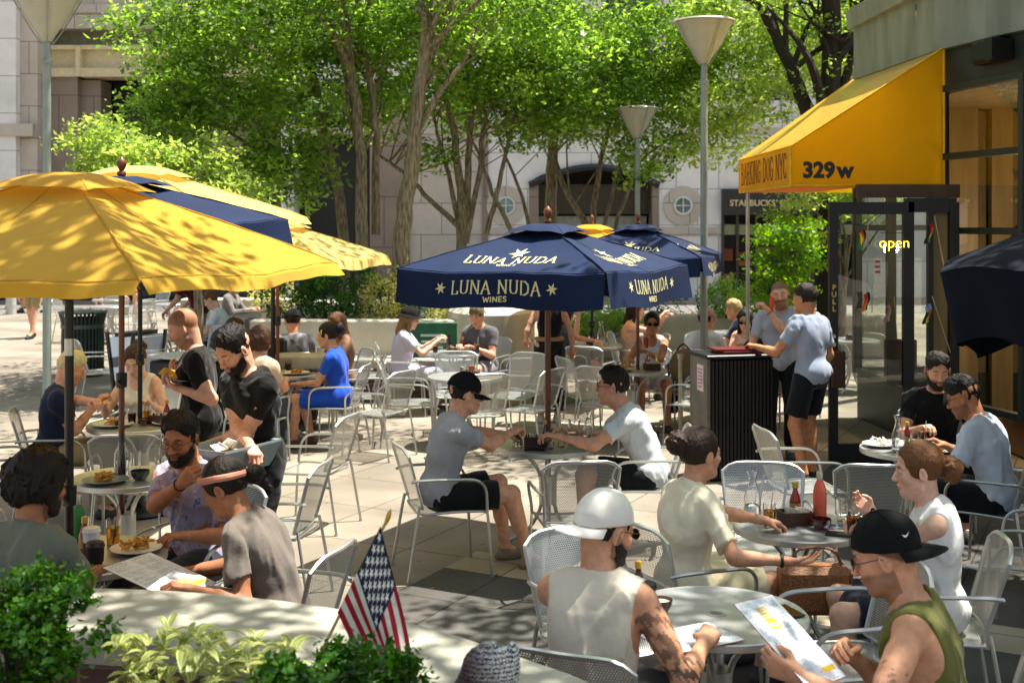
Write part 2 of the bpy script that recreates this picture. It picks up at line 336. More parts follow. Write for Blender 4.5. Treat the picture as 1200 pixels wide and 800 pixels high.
# ------------------------------------------------------------ signed-distance modelling (people, cloth, soft things)
class Sdf:
    def __init__(s): s.ops = []
    def cap(s, a, b, ra, rb=None, k=.02, neg=False, flat=False):
        a = np.array(a, 'f4'); b = np.array(b, 'f4'); rb = ra if rb is None else rb; r = max(ra, rb)
        ab = b-a; L2 = float(ab@ab)+1e-9
        def f(p):
            t = np.clip(((p-a)@ab)/L2, 0, 1); q = p-a-t[..., None]*ab; d = np.sqrt((q*q).sum(-1))-(ra+(rb-ra)*t)
            return np.maximum(d, ((p-b)@ab)/math.sqrt(L2)) if flat else d
        s.ops.append((np.minimum(a, b)-r, np.maximum(a, b)+r, f, k, neg)); return s
    def ell(s, c, r, rot=None, k=.02, neg=False):
        c = np.array(c, 'f4'); r = np.array(r, 'f4'); M = np.eye(3, dtype='f4') if rot is None else np.array(rot, 'f4'); m = float(r.max())
        def f(p):
            q = (p-c)@M; k0 = np.sqrt(((q/r)**2).sum(-1)); k1 = np.sqrt(((q/(r*r))**2).sum(-1))+1e-6; return k0*(k0-1)/k1
        s.ops.append((c-m, c+m, f, k, neg)); return s
    def plane(s, c, n, k=.004, near=None):
        """cut away the side n points to (optionally only within a sphere near=(centre, radius))"""
        c = np.array(c, 'f4'); n = np.array(n, 'f4'); n = n/np.linalg.norm(n)
        if near is None:
            s.ops.append((None, None, lambda p: -((p-c)@n), k, True))
        else:
            nc, nr = np.array(near[0], 'f4'), near[1]
            def f(p):
                q = p-nc; return np.maximum(-((p-c)@n), np.sqrt((q*q).sum(-1))-nr)
            s.ops.append((nc-nr, nc+nr, f, k, True))
        return s
    def folds(s, amp, freq=14, seed=0, aniso=(1, 1, 1), lim=.004):
        s.ops.append(('folds', amp, freq, seed, aniso, lim)); return s
    def mesh(s, h):
        lo = np.min([o[0] for o in s.ops if not isinstance(o[0], str) and o[0] is not None and not o[4]], 0)-3*h-.02
        hi = np.max([o[1] for o in s.ops if not isinstance(o[0], str) and o[0] is not None and not o[4]], 0)+3*h+.02
        n = np.ceil((hi-lo)/h).astype(int)+1; D = np.full(n, .08, 'f4')
        ax = [lo[i]+h*np.arange(n[i], dtype='f4') for i in range(3)]
        for o in s.ops:
            if isinstance(o[0], str):
                _, amp, freq, seed, an, lim = o; g = np.random.default_rng(seed)
                m = np.abs(D) < .05; ii = np.argwhere(m); p = lo+ii*h; w = np.zeros(len(ii))
                q = p*np.array(an)*freq; wp = np.stack([np.sin(q@g.normal(size=3)*.6+g.uniform(0, 6)) for _ in range(3)], 1)*1.1
                for j in range(5):
                    dr = g.normal(size=3); dr /= np.linalg.norm(dr); ph = (q+wp)@dr*(1+j*.75)+g.uniform(0, 6)
                    w += (1-2*np.abs(np.sin(ph)))*(.75**j)
                D[m] -= np.maximum(w*amp*.4, -lim).astype('f4'); continue
            a, b, f, k, neg = o
            if a is None: i0 = np.zeros(3, int); i1 = n
            else:
                pad = max(k, 0)+.04 if not neg else .01
                i0 = np.clip(np.floor((a-pad-lo)/h).astype(int), 0, n); i1 = np.clip(np.ceil((b+pad-lo)/h).astype(int)+1, 0, n)
            if (i1 <= i0).any(): continue
            sl = tuple(slice(i0[j], i1[j]) for j in range(3))
            p = np.stack(np.meshgrid(*[ax[j][sl[j]] for j in range(3)], indexing='ij'), -1)
            d = f(p).astype('f4'); A = D[sl]
            if neg:
                d = -d; hh = np.maximum(k-np.abs(A-d), 0)/max(k, 1e-6); D[sl] = np.maximum(A, d)+hh*hh*k*.25
            else:
                hh = np.maximum(k-np.abs(A-d), 0)/max(k, 1e-6); D[sl] = np.minimum(A, d)-hh*hh*k*.25
        g = openvdb.FloatGrid(background=.08); g.copyFromArray(np.ascontiguousarray(D), tolerance=0)
        v, q = g.convertToQuads(isovalue=0)
        return v.astype('f4')*h+lo.astype('f4'), q[:, ::-1].astype('i4')
def sdfobj(name, s, h, m, parent):
    v, q = s.mesh(h); me = rawmesh(name, v, q); return link(name, me, m, parent)
def rotm(yaw=0, pitch=0, roll=0):
    """forward +Y; yaw turns to the person's left, pitch nods down, roll tips to the right"""
    return np.array(Matrix.Rotation(R(yaw), 3, 'Z') @ Matrix.Rotation(R(-pitch), 3, 'X') @ Matrix.Rotation(R(roll), 3, 'Y'), 'f4')
def unit(v): v = np.array(v, 'f4'); return v/(np.linalg.norm(v)+1e-9)
def ik(a, t, l1, l2, pole):
    a = np.array(a, 'f4'); t = np.array(t, 'f4'); d = t-a; L = np.linalg.norm(d); L2 = min(L, (l1+l2)*.995); u = d/(L+1e-9); t = a+u*L2
    x = (l1*l1-l2*l2+L2*L2)/(2*L2); y = math.sqrt(max(l1*l1-x*x, 0)); p = np.array(pole, 'f4'); p = p-u*(p@u); p = unit(p)
    return a+u*x+p*y, t
SKIN = {'light': 'd9a184', 'fair': 'e3b49a', 'tan': 'c4865f', 'brown': 'aa704e', 'warm': 'd29a78', 'olive': 'b5835f'}
def person(label, loc, face, sit=True, k=1.04, lean=8, side=0, twist=0, head=(0, 10, 0), skin='light', sex='m',
           hands=None, poles=None, curl=(.5, .5), palms=None, feet=None, knees=None, hair=('short', '2a1a12'), beard=None, stub=None, shirt=None,
           pants=None, shoes='303030', cap=None, glasses=None, shades=False, lod=None, pz=None, extra=None, group=None, watch=None, tattoo=None,
           legs=True, belly=0, band=None):
    """face = heading in degrees (0 looks away from the camera along +Y, 90 looks left, 180 towards the camera, -90 right)"""
    dist = math.hypot(loc[0], loc[1])
    lod = lod if lod is not None else (0 if dist < 7.2 else 1 if dist < 10.5 else 2 if dist < 17 else 3)
    hb = (.0085, .010, .014, .020)[lod]; hh = (.0035, .0048, .0075, .011)[lod]; hf = (.003, .004, .006, .010)[lod]; hc = (.008, .010, .013, .02)[lod]
    fem = sex == 'f'; k = 1.0 if (fem and k == 1.04) else k; pz = pz if pz is not None else ((.53 if sit else .945*k))
    Pv = np.array((0, -.02, pz), 'f4')
    sw = .155 if fem else .178
    Rp = rotm(0, -8 if sit else 0); Rc = rotm(twist, lean, side); Rm = rotm(twist*.5, lean*.6, side*.5)
    wst = Pv+Rp@np.array((0, 0, .09*k), 'f4'); T = lambda *p: wst+Rc@(np.array(p, 'f4')*k)   # chest frame from the waist
    Mi = lambda *p: wst+Rm@(np.array(p, 'f4')*k); Pp = lambda *p: Pv+Rp@(np.array(p, 'f4')*k)
    nb = T(0, -.012, .385); kh = 1.11; hc_ = T(0, .018, .45)+rotm(twist+head[0]*.3, lean*.4+head[1]*.5)@np.array((0, .012, .118), 'f4')*k
    Rh = rotm(head[0]+twist, head[1], head[2]); Hd = lambda *p: hc_+Rh@(np.array(p, 'f4')*k*kh)
    sh = [T(-sw, -.005, .335), T(sw, -.005, .335)]
    ua, fa = .285*k, .25*k; th, sn = .43*k, .43*k
    if hands is None: hands = ((-.17, .40, .78), (.17, .40, .78)) if sit else ((-.25, .05, pz-.12), (.25, .05, pz-.12))
    _i = Matrix.Rotation(-R(face), 3, 'Z'); hands = [np.array(_i@(Vector(h_[1:])-Vector((loc[0], loc[1], 0))), 'f4') if h_[0] == 'w' else h_ for h_ in hands]
    poles = poles or ((-.5, -.3, -1), (.5, -.3, -1)); el = []; wr = []
    for i in (0, 1): e, w_ = ik(sh[i], hands[i], ua, fa, poles[i]); el.append(e); wr.append(w_)
    hip = [Pp(-.09, 0, -.02), Pp(.09, 0, -.02)]
    if feet is None: feet = ((-.15, .42, .09), (.13, .36, .09)) if sit else ((-.10, -.02, .09), (.10, .03, .09))
    kn = []; an = []
    for i in (0, 1): e, w_ = ik(hip[i], feet[i], th, sn, (knees[i] if knees else ((-.15, .17)[i], 1, .8 if sit else .1))); kn.append(e); an.append(w_)
    def torso(s, e=0, lower=True):
        f_ = .9 if fem else 1
        s.ell(T(0, .0, .23), ((.165*f_*k+e), (.108*k+e), (.185*k+e)), Rc, k=.03)
        s.ell(Mi(0, .004+belly*.4, .08), ((.143*f_+belly*.5)*k+e, (.100+belly)*k+e, .16*k+e), Rm, k=.06)
        s.cap(T(-sw+.05, -.015, .345), T(sw-.05, -.015, .345), .058*k+e, k=.05)
        s.cap(T(-.05, -.03, .385), T(-sw+.03, -.015, .36), .040*k+e, .045*k+e, k=.04); s.cap(T(.05, -.03, .385), T(sw-.03, -.015, .36), .040*k+e, .045*k+e, k=.04)
        s.ell(T(-.085, -.065, .25), (.07*k+e, .05*k+e, .11*k+e), Rc, k=.04); s.ell(T(.085, -.065, .25), (.07*k+e, .05*k+e, .11*k+e), Rc, k=.04)
        if fem:
            for x in (-.075, .075): s.ell(T(x, .085, .22), (.062*k+e, .055*k+e, .06*k+e), Rc, k=.035)
        else:
            for x in (-.08, .08): s.ell(T(x, .06, .27), (.08*k+e, .05*k+e, .06*k+e), Rc, k=.04)
        if lower: s.ell(Pp(0, -.015, .01), ((.170 if fem else .160)*k+e, .118*k+e, .125*k+e), Rp, k=.05)
    def arm(s, i, t0=0, t1=2, e=0, loose=0, flat=False):
        """t: 0..1 upper arm, 1..2 forearm"""
        g = .88 if fem else 1
        a, b, c = sh[i], el[i], wr[i]; A = a+(b-a)*max(0, t0)
        u1 = min(t1, 1); s.cap(A, a+(b-a)*u1, (.050*g)*k+e, ((.050-.011*u1)*g)*k+e+loose*u1, k=.03 if not flat else .012, flat=flat and t1 <= 1)
        if flat: s.cap(a, a+(b-a)*.1, .046*g*k+e, k=.05)
        if not loose: s.cap(a+(b-a)*.25, a+(b-a)*.6, .048*g*k+e, .045*g*k+e, k=.02)
        if t1 > 1: s.cap(b, b+(c-b)*(t1-1), .040*g*k+e+loose, ((.040-.014*(t1-1))*g)*k+e+loose, k=.02, flat=flat)
        if t1 >= 2: s.cap(b+(c-b)*.1, b+(c-b)*.45, .041*g*k+e, .036*g*k+e, k=.02)
    def leg(s, i, t1=2, e=0, loose=0, flat=False):
        a, b, c = hip[i], kn[i], an[i]; u1 = min(t1, 1)
        s.cap(a, a+(b-a)*u1, .090*k+e, (.090-.032*u1)*k+e+loose*u1, k=.04 if not flat else .02, flat=flat and t1 <= 1)
        if t1 > 1: s.cap(b, b+(c-b)*(t1-1), .057*k+e+loose, (.057-.02*(t1-1))*k+e+loose, k=.02, flat=flat)
        if t1 >= 2 and not loose:
            bk = unit(np.cross(c-b, (1, 0, 0))); bk = bk if bk[1] < 0 else -bk
            s.cap(b+(c-b)*.15+bk*.015, b+(c-b)*.5+bk*.012, .048*k+e, .04*k+e, k=.03)
    # ---- body: one skin surface (torso and limbs, a finer head, two finer hands)
    B = Sdf(); torso(B); B.cap(T(0, -.02, .36), T(0, .0, .45), .058*k, .054*k, k=.04)
    for i in (0, 1): arm(B, i)
    if legs:
        for i in (0, 1):
            leg(B, i); fd = unit((feet[i][0]*.35, 1, 0)); B.cap(an[i], an[i]+fd*.09*k-np.array((0, 0, .05), 'f4'), .036*k, .03*k, k=.02)
    parts = [B.mesh(hb)]
    S = Sdf(); jw = .93 if fem else 1
    S.ell(Hd(0, -.014, .033), np.array((.074, .092, .086))*k*kh, Rh, k=.02)
    S.ell(Hd(0, .020, -.030), np.array((.060*jw, .066, .078))*k*kh, Rh, k=.03)
    S.ell(Hd(0, .030, -.070), np.array((.047*jw, .048, .040))*k*kh, Rh, k=.02)
    S.cap(Hd(0, .064, -.094), Hd(0, .060, -.090), .020*jw*k, k=.02)
    for x in (-1, 1):
        S.cap(Hd(x*.048*jw, .012, -.062), Hd(x*.02, .058, -.09), .018*k, .018*k, k=.025)
        S.ell(Hd(x*.036, .060, -.022), np.array((.022, .022, .022))*k*kh, Rh, k=.02)         # cheek
        S.cap(Hd(x*.012, .079, .027), Hd(x*.042, .069, .024), .0105*k, .009*k, k=.014)     # brow
        S.ell(Hd(x*.031, .093, .009), np.array((.0165, .016, .0115))*k*kh, Rh, k=.010, neg=True)  # socket
        S.ell(Hd(x*.031, .0735, .008), np.array((.0135, .0115, .0115))*k*kh, Rh, k=.003)      # eyelid over the eyeball
        S.ell(Hd(x*.078, -.004, -.004), np.array((.009, .019, .031))*k*kh, Rh@rotm(x*-22, 8, 0), k=.006)
        S.ell(Hd(x*.087, .004, -.001), np.array((.006, .010, .018))*k*kh, Rh@rotm(x*-22, 8, 0), k=.004, neg=True)
        S.ell(Hd(x*.0115, .094, -.030), np.array((.0075, .010, .007))*k*kh, Rh, k=.006)
    S.cap(Hd(0, .079, .016), Hd(0, .104, -.026), .0075*k, .0105*k, k=.012)
    S.ell(Hd(0, .078, -.053), np.array((.024, .017, .010))*k*kh, Rh, k=.008); S.ell(Hd(0, .084, -.0555), np.array((.021, .0095, .0058))*k*kh, Rh, k=.004)
    S.ell(Hd(0, .082, -.067), np.array((.018, .0105, .0065))*k*kh, Rh, k=.004)
    S.cap(Hd(-.022, .094, -.0612), Hd(.022, .094, -.0612), .0022*k, k=.003, neg=True)
    S.cap(T(0, -.008, .365), Hd(0, -.030, -.045), .060*k if not fem else .050*k, .054*k if not fem else .046*k, k=.025)
    S.cap(T(0, 0, .40), Hd(0, .012, -.085), .045*k if not fem else .04*k, .038*k, k=.03)
    hv, hq = S.mesh(hh); parts.append((hv, hq))
    hvn = len(hv); hstart = len(parts[0][0])
    cr = list(curl)
    for i in (0, 1):
        sg = (1, -1)[i]                                          # side of the thumb
        f_ = unit(wr[i]-el[i]); pn = unit((palms[i] if palms else (0, 0, -1)) ); pn = unit(pn-f_*(pn@f_)+1e-5)
        xx = unit(np.cross(f_, -pn))*1.0; xx = xx if i == 0 else -xx
        hd = f_ if not (extra and extra.get('wrist%d' % i) is not None) else unit(extra['wrist%d' % i])
        if hd is not f_: pn = unit(pn-hd*(pn@hd)); xx = unit(np.cross(hd, -pn)); xx = xx if i == 0 else -xx
        g = k*(.92 if fem else 1)
        Q = lambda x, y, z: wr[i]+(xx*x+hd*y+pn*z)*g
        Hn = Sdf(); Hn.cap(wr[i]-f_*.05, wr[i]+hd*.01, .029*g, .025*g, k=.012)
        c = cr[i]
        for j, (x, y, Ls) in enumerate(((.027, .083, (.042, .026, .021)), (.009, .088, (.047, .030, .022)), (-.010, .084, (.043, .027, .021)), (-.028, .075, (.034, .021, .019)))):
            Hn.cap(Q(x*.6, .005, 0), Q(x, y, 0), .0145*g, .0125*g, k=.014)
            p = Q(x, y, 0); a = 0; rad = .0092 if j < 3 else .008
            for q_, (l_, w_) in enumerate(zip(Ls, (55, 70, 45))):
                a += R(w_*min(1.3, c*(1+.07*j)+.08)); dr = hd*math.cos(a)+pn*math.sin(a)+xx*(x*1.2)*math.cos(a)*(1-c*.6); dr = unit(dr)
                p2 = p+dr*l_*g; Hn.cap(p, p2, (rad-.0007*q_)*g, (rad-.0007*(q_+1))*g, k=.004); p = p2
        t0 = Q(.020, .018, .004); t1 = Q(.046, .050, .014+.018*c); t2 = Q(.050-.018*c, .080-.010*c, .022+.032*c); t3 = Q(.046-.032*c, .103-.016*c, .028+.038*c)
        Hn.cap(t0, t1, .017*g, .0115*g, k=.012).cap(t1, t2, .0112*g, .0102*g, k=.004).cap(t2, t3, .0100*g, .0085*g, k=.003)
        parts.append(Hn.mesh(hf))
    vs = []; qs = []; n0 = 0
    for v, q in parts: vs.append(v); qs.append(q+n0); n0 += len(v)
    V = np.concatenate(vs); Q_ = np.concatenate(qs)
    me = rawmesh('person', V, Q_)
    # skin colour painted per point: lips, brows, stubble, beard, tattoo
    base = np.array(lin(SKIN[skin])); C = np.tile(base, (len(V), 1)).astype('f4'); W = (V-hc_)@Rh/(k*kh); inh = np.zeros(len(V), bool); inh[hstart:hstart+hvn] = True
    x, y, z = W[:, 0], W[:, 1], W[:, 2]
    def mixc(mk, c_, a=1.0): mk = (np.clip(mk, 0, 1)*a*inh)[:, None]; C[:] = C*(1-mk)+np.array(lin(c_))*mk
    blob = lambda cx, cy, cz, rx, rz, sft=.35: np.clip((1-((np.abs(x)-cx)/rx)**2-((z-cz)/rz)**2)/sft, 0, 1)*(y > cy)
    flush = tuple(min(1, c_) for c_ in (base[0]*1.02, base[1]*.72, base[2]*.66)); C[:] = C
    mk = (blob(.038, .03, -.022, .026, .02, 1)*.35*inh)[:, None]; C[:] = C*(1-mk)+np.array(flush)*mk
    hc0 = beard or (hair[1] if hair else '2a1a12')
    if stub: mk = np.clip((-.028-z)/.012, 0, 1)*(y > -.02)*np.clip((-.002+np.abs(x)*.3-z*0+.9), 0, 1)*(1-blob(0, .07, -.060, .021, .010)); mixc(mk, stub, .55)
    if beard:
        lip = blob(0, .07, -.061, .020, .009); edge = np.clip((-.030-z+np.clip(.05-y, 0, .05)*.7)/.010, 0, 1)
        mixc(edge*(y > -.008)*(1-lip)*(z > -.135)*np.clip(.62+.5*np.sin(x*900)*np.sin(z*800+x*300)*np.sin(y*700), 0, 1), beard, .9)
    mixc(blob(0, .07, -.060, .021, .0095), (base[0]*.80, base[1]*.46, base[2]*.42), .8)
    if lod < 3:
        br = np.clip((1-((np.abs(x)-.030)/.020)**2-((z-.0285+np.abs(np.abs(x)-.028)*.12)/.0048)**2)/.4, 0, 1)*(y > .05); mixc(br, hair[1] if hair and hair[0] != 'bald' else hc0, .85)
        mixc(blob(.031, .06, .0035, .0125, .0022, .5), '1a100c', .9)                       # lash line
    if hair and hair[0] == 'buzz':
        mk = np.clip((z-.055+np.clip(.055-y, 0, .14)*.75)/.012, 0, 1); mixc(mk, hair[1], .75)
    if tattoo is not None:
        i, t0, t1, tc, dens = tattoo; a_ = sh[i]; b_ = el[i]; ab = b_-a_
        if t1 > 1: seg = [(sh[i], el[i]), (el[i], wr[i])]
        else: seg = [(sh[i], el[i])]
        for si, (a_, b_) in enumerate(seg):
            ab = b_-a_; t = ((V-a_)@ab)/(ab@ab); dd = np.linalg.norm(V-a_-t[:, None]*ab, axis=1)
            q = V*95; pat = np.sin(q[:, 0]+2*np.sin(q[:, 2]*.7))+np.sin(q[:, 1]*1.3+2*np.sin(q[:, 0]*.6))+np.sin(q[:, 2]*1.1+q[:, 1]*.5)+.9*np.sin(V@np.array((210, 160, 190.)))
            m_ = (dd < .075)*(t+si > t0)*(t+si < t1)*(t > -.1)*(t < 1.1)*(pat > dens); C[m_] = C[m_]*.35+np.array(lin(tc))*.65
    if lod > 0: hairline = None
    setcol(me, C)
    body = link('person', me, attrmat('skin', .58, .10), None)
    body.location = (loc[0], loc[1], loc[2] if len(loc) > 2 else 0); body.rotation_euler = (0, 0, R(face))
    tag(body, label, 'person', group)
    if beard and lod < 2:
        Bd = Sdf(); e_ = .006
        Bd.ell(Hd(0, .020, -.030), np.array((.060*jw+e_, .066+e_, .078+e_))*k*kh, Rh, k=.02).ell(Hd(0, .031, -.072), np.array((.047+e_, .049+e_, .042+e_))*k*kh, Rh, k=.02).cap(Hd(0, .066, -.098), Hd(0, .06, -.09), .021*k*kh, k=.02)
        for x_ in (-1, 1): Bd.cap(Hd(x_*.049, .012, -.060), Hd(x_*.02, .058, -.09), .020*k*kh, .020*k*kh, k=.02)
        Bd.cap(Hd(-.022, .088, -.0475), Hd(.022, .088, -.0475), .0062*k*kh, k=.004)
        Bd.ell(Hd(0, .105, -.0615), np.array((.021, .035, .0085))*k*kh, Rh, k=.004, neg=True)
        for x_ in (-1, 1): Bd.ell(Hd(x_*.040, .09, -.010), np.array((.034, .07, .042))*k*kh, Rh, k=.006, neg=True)
        Bd.plane(Hd(0, .07, -.043), Rh@np.array((0, .35, 1), 'f4'), k=.004).plane(Hd(0, .0, 0), Rh@np.array((0, -1, -.1), 'f4'), k=.006)
        Bd.folds(.0035, 70, 4, lim=.002); sdfobj('beard', Bd, hh, hairmat(beard), body)
    # ---- eyes
    if lod < 2 and not shades and abs(((face+head[0]+twist+180) % 360)-180) > 55:
        for x_ in (-.031, .031):
            E_ = MB(); c = Hd(x_, .0745, .006); E_.lathe([(0, -.0105), (.006, -.009), (.0095, -.004), (.0105, 0), (.0095, .004), (.006, .009), (0, .0105)], c, 12)
            # only a narrow opening shows below the lid
            E_.build('eye', mat('eyeball', '3a2a22', .15, var=.1), body)
    # ---- hair
    if hair and hair[0] not in ('bald', 'buzz'):
        st, hcol = hair[:2]; Hs = Sdf(); hm = hairmat(hcol); up = {'short': .010, 'thick': .022, 'curly': .038, 'long': .013, 'bun': .012, 'pony': .012, 'wavy': .018}[st]; hk = .02
        if st in ('short', 'thick'):
            Hs.ell(Hd(0, -.014, .033), np.array((.0785, .0975, .092))*k*kh, Rh, k=.01); Hs.ell(Hd(0, -.006, .068), np.array((.066+up*.5, .082+up*.6, .052+up))*k*kh, Rh, k=.02)
        else: Hs.ell(Hd(0, -.016, .036), np.array((.074+up, .091+up, .086+up))*k*kh, Rh, k=.01)
        if st in ('curly', 'thick'): Hs.ell(Hd(0, .012, .075), np.array((.062+up*.6, .070, .050+up*.4))*k*kh, Rh, k=.03)
        if st == 'curly': Hs.ell(Hd(0, -.035, .0), np.array((.078+up*.5, .085, .085))*k*kh, Rh, k=.03)
        if st in ('long', 'wavy'):
            L_ = .26 if st == 'long' else .17
            Hs.cap(Hd(0, -.055, -.02), Hd(0, -.075, -.05)+np.array((0, -.02, -L_*.5), 'f4')*k, .072*k, .066*k, k=.04)
            Hs.cap(Hd(0, -.07, -.05)+np.array((0, -.01, -L_*.4), 'f4')*k, Hd(0, -.08, -.05)+np.array((0, -.02, -L_), 'f4')*k, .068*k, .045*k, k=.04)
            for x_ in (-1, 1): Hs.cap(Hd(x_*.066, .0, .03), Hd(x_*.078, -.01, -.06)+np.array((0, 0, -L_*.35), 'f4')*k, .026*k, .028*k, k=.03)
        Hs.ell(Hd(0, .100, -.010), np.array((.080, .064, .096 if st != 'thick' else .092))*k*kh, Rh, k=.010, neg=True)
        Hs.ell(Hd(0, .080, -.05), np.array((.068, .072, .07))*k*kh, Rh, k=.01, neg=True)
        if st in ('short', 'thick', 'bun', 'pony', 'curly'):
            Hs.plane(Hd(0, -.02, -.035 if st != 'curly' else -.055), Rh@np.array((0, .25, -1), 'f4'), k=.012)
            if st != 'curly':
                for x_ in (-1, 1): Hs.ell(Hd(x_*.092, .004, -.008), np.array((.02, .026, .036))*k*kh, Rh, k=.006, neg=True)
        Hs.folds(.022 if st == 'curly' else .004 if st in ('bun', 'pony') else .010, 30 if st != 'curly' else 26, 3+len(label), (1, 1, .5) if st != 'curly' else (1, 1, 1), .005 if st != 'curly' else .010)
        if lod < 2: Hs.folds(.005 if st not in ('bun', 'pony') else .002, 75, 9+len(label), (1, 1, .5), .003)
        if cap: Hs.plane(Hd(0, 0, .028), Rh@np.array((0, (.18 if cap[1] > 0 else -.22), 1), 'f4'), k=.003)
        ho = sdfobj('hair', Hs, hh*1.15, hm, body)
        if st == 'bun':
            bpos = hair[2] if len(hair) > 2 else (0, -.125, .055); Bn = Sdf().ell(Hd(*bpos), np.array((.058, .050, .058))*k*kh, Rh, k=.02).folds(.014, 40, 5); sdfobj('hair_bun', Bn, hh*1.1, hm, body)
        if st == 'pony':
            Bn = Sdf().cap(Hd(0, -.10, .02), Hd(.015, -.145, .0), .022*k, .034*k).cap(Hd(.015, -.145, .0), Hd(.025, -.165, -.075), .036*k, .016*k, k=.03).folds(.010, 34, 6); sdfobj('ponytail', Bn, hh*1.1, hm, body)
    if band:
        q = [Hd(.082*math.cos(t), -.014+.098*math.sin(t), .052+.045*math.sin(t)*.0+.02*abs(math.sin(t))*(1 if math.sin(t) > 0 else -1.5)) for t in np.linspace(0, 2*math.pi, 36, endpoint=False)]
        MB().tube(q, .013*k, 8, closed=True, flat=1.3).build('headband', cloth(band), body)
    # ---- cap: (colour, +1 brim to the front / -1 brim to the back, style)
    if cap:
        cm = capmat(cap[0]) if not isinstance(cap[0], bpy.types.Material) else cap[0]; sgn = cap[1]; n_ = 24
        tilt = .18 if sgn > 0 else -.22
        D_ = Sdf().ell(Hd(0, -.014, .036), np.array((.088, .105, .099))*k*kh, Rh, k=.004).plane(Hd(0, 0, .026), Rh@np.array((0, -tilt, -1), 'f4'), k=.004).folds(.006, 11, 4, lim=.003)
        co = sdfobj('cap', D_, hh, cm, body)
        MB().lathe([(0, .008), (.006, .006), (.009, 0)], (0, 0, 0), 10).build('cap_button', cm, co).matrix_local = Matrix.Translation(Vector(Hd(0, -.014, .139)))@Matrix([list(r_) for r_ in Rh]).to_4x4()
        if lod < 2:
            sm_ = MB()
            for a in (0, 60, 120):
                ca, sa = math.cos(R(a+90)), math.sin(R(a+90)); sm_.tube([Hd(.0885*ca*math.cos(t), -.014+.1055*sa*math.cos(t), .036+.0995*math.sin(t)) for t in np.linspace(.12, math.pi-.12, 26)], .0011, 5)
            sm_.build('cap_seams', cm, co)
        if len(cap) > 3:                                        # a tick shaped mark on the side of the crown
            pts = [(-1, .25), (-.75, -.35), (-.45, -.5), (.1, -.28), (1, .3), (.1, -.05), (-.35, -.12), (-.62, .0)]
            az, zz, sc_ = cap[3]; MB().poly([Hd(.090*math.sin(az+u_*sc_*1.0)*math.cos(zz+v_*sc_), -.014-.107*math.cos(az+u_*sc_)*math.cos(zz+v_*sc_), .036+.101*math.sin(zz+v_*sc_)) for u_, v_ in pts]).build('cap_mark', mat('white_thread', 'e8e8e6', .6), co, smooth=0)
        if len(cap) < 3 or cap[2] == 'ball':
            bm = MB(); vs_ = []; nu, nv = 18, 6
            for lay in (0, 1):
                for a in range(nu+1):
                    th_ = R(-68+136*a/nu)
                    for b_ in range(nv+1):
                        t = b_/nv; ln = .070*max(0, math.cos(th_*1.3))**.55
                        by = -.014+sgn*.101*math.cos(th_); X = .084*math.sin(th_)*(1+.03*t); Y0 = by+sgn*ln*t; Z = .027-tilt*Y0-.010*t*t-(X/.085)**2*.018*(.15+t)-(.0035 if lay else 0)
                        vs_.append(Hd(X, Y0, Z))
            W_ = nv+1; N_ = (nu+1)*W_; fs_ = []
            for a in range(nu):
                for b_ in range(nv):
                    i0 = a*W_+b_; fs_ += [(i0, i0+1, i0+W_+1, i0+W_), (N_+i0, N_+i0+W_, N_+i0+W_+1, N_+i0+1)]
            for a in range(nu): i0 = a*W_+nv; fs_.append((i0, N_+i0, N_+i0+W_, i0+W_))
            bm.add(vs_, fs_); bm.build('cap_brim', cm, co)
        elif cap[2] == 'bucket':
            bm = MB(); pr = [(.092, .03), (.13, .0), (.131, -.003), (.09, .024)]; bm.lathe(pr, (0, 0, 0), 28, 1, 1.12)
            bo = bm.build('hat_brim', cm, co); bo.matrix_local = Matrix.Translation(Vector(Hd(0, -.014, .02)))@Matrix([list(r_) for r_ in Rh]).to_4x4()
    if glasses or shades:
        gm = mat('glasses_frame', glasses or '1a1512', .3, var=.05); go = MB()
        for x_ in (-1, 1):
            q = [Hd(x_*(.033+.024*math.cos(t)*(1+.15*abs(math.cos(t)))), .100-.006*abs(math.cos(t)+x_*0), .006+.017*math.sin(t)) for t in np.linspace(0, 2*math.pi, 18, endpoint=False)]
            go.tube(q, .0017 if not shades else .0014, 5, closed=True)
            go.tube([Hd(x_*.060, .096, .012), Hd(x_*.078, .06, .012), Hd(x_*.082, .005, .012), Hd(x_*.083, -.015, -.002)], .0018, 5)
        go.tube([Hd(-.010, .101, .010), Hd(0, .104, .012), Hd(.010, .101, .010)], .0016, 5); gob = go.build('glasses', gm, body)
        for x_ in (-1, 1):
            q = [Hd(x_*(.033+.022*math.cos(t)*(1+.15*abs(math.cos(t)))), .1005-.006*abs(math.cos(t)), .006+.016*math.sin(t)) for t in np.linspace(0, 2*math.pi, 18, endpoint=False)]
            MB().poly(q).build('lens', mat('dark_lens', '1c120a', .08, var=.02) if shades else pane('spectacle_lens', (.95, .95, .95), .2), gob)
    if watch is not None:
        i = watch; f_ = unit(wr[i]-el[i]); c = wr[i]-f_*.025; u_ = unit(np.cross(f_, (0, .3, 1))); v_ = np.cross(f_, u_)
        MB().tube([c+(u_*math.cos(t)+v_*math.sin(t))*.0305*k for t in np.linspace(0, 2*math.pi, 20, endpoint=False)], .007, 6, closed=True, flat=.45).build('wrist_band', mat('strap', '151515', .5), body)
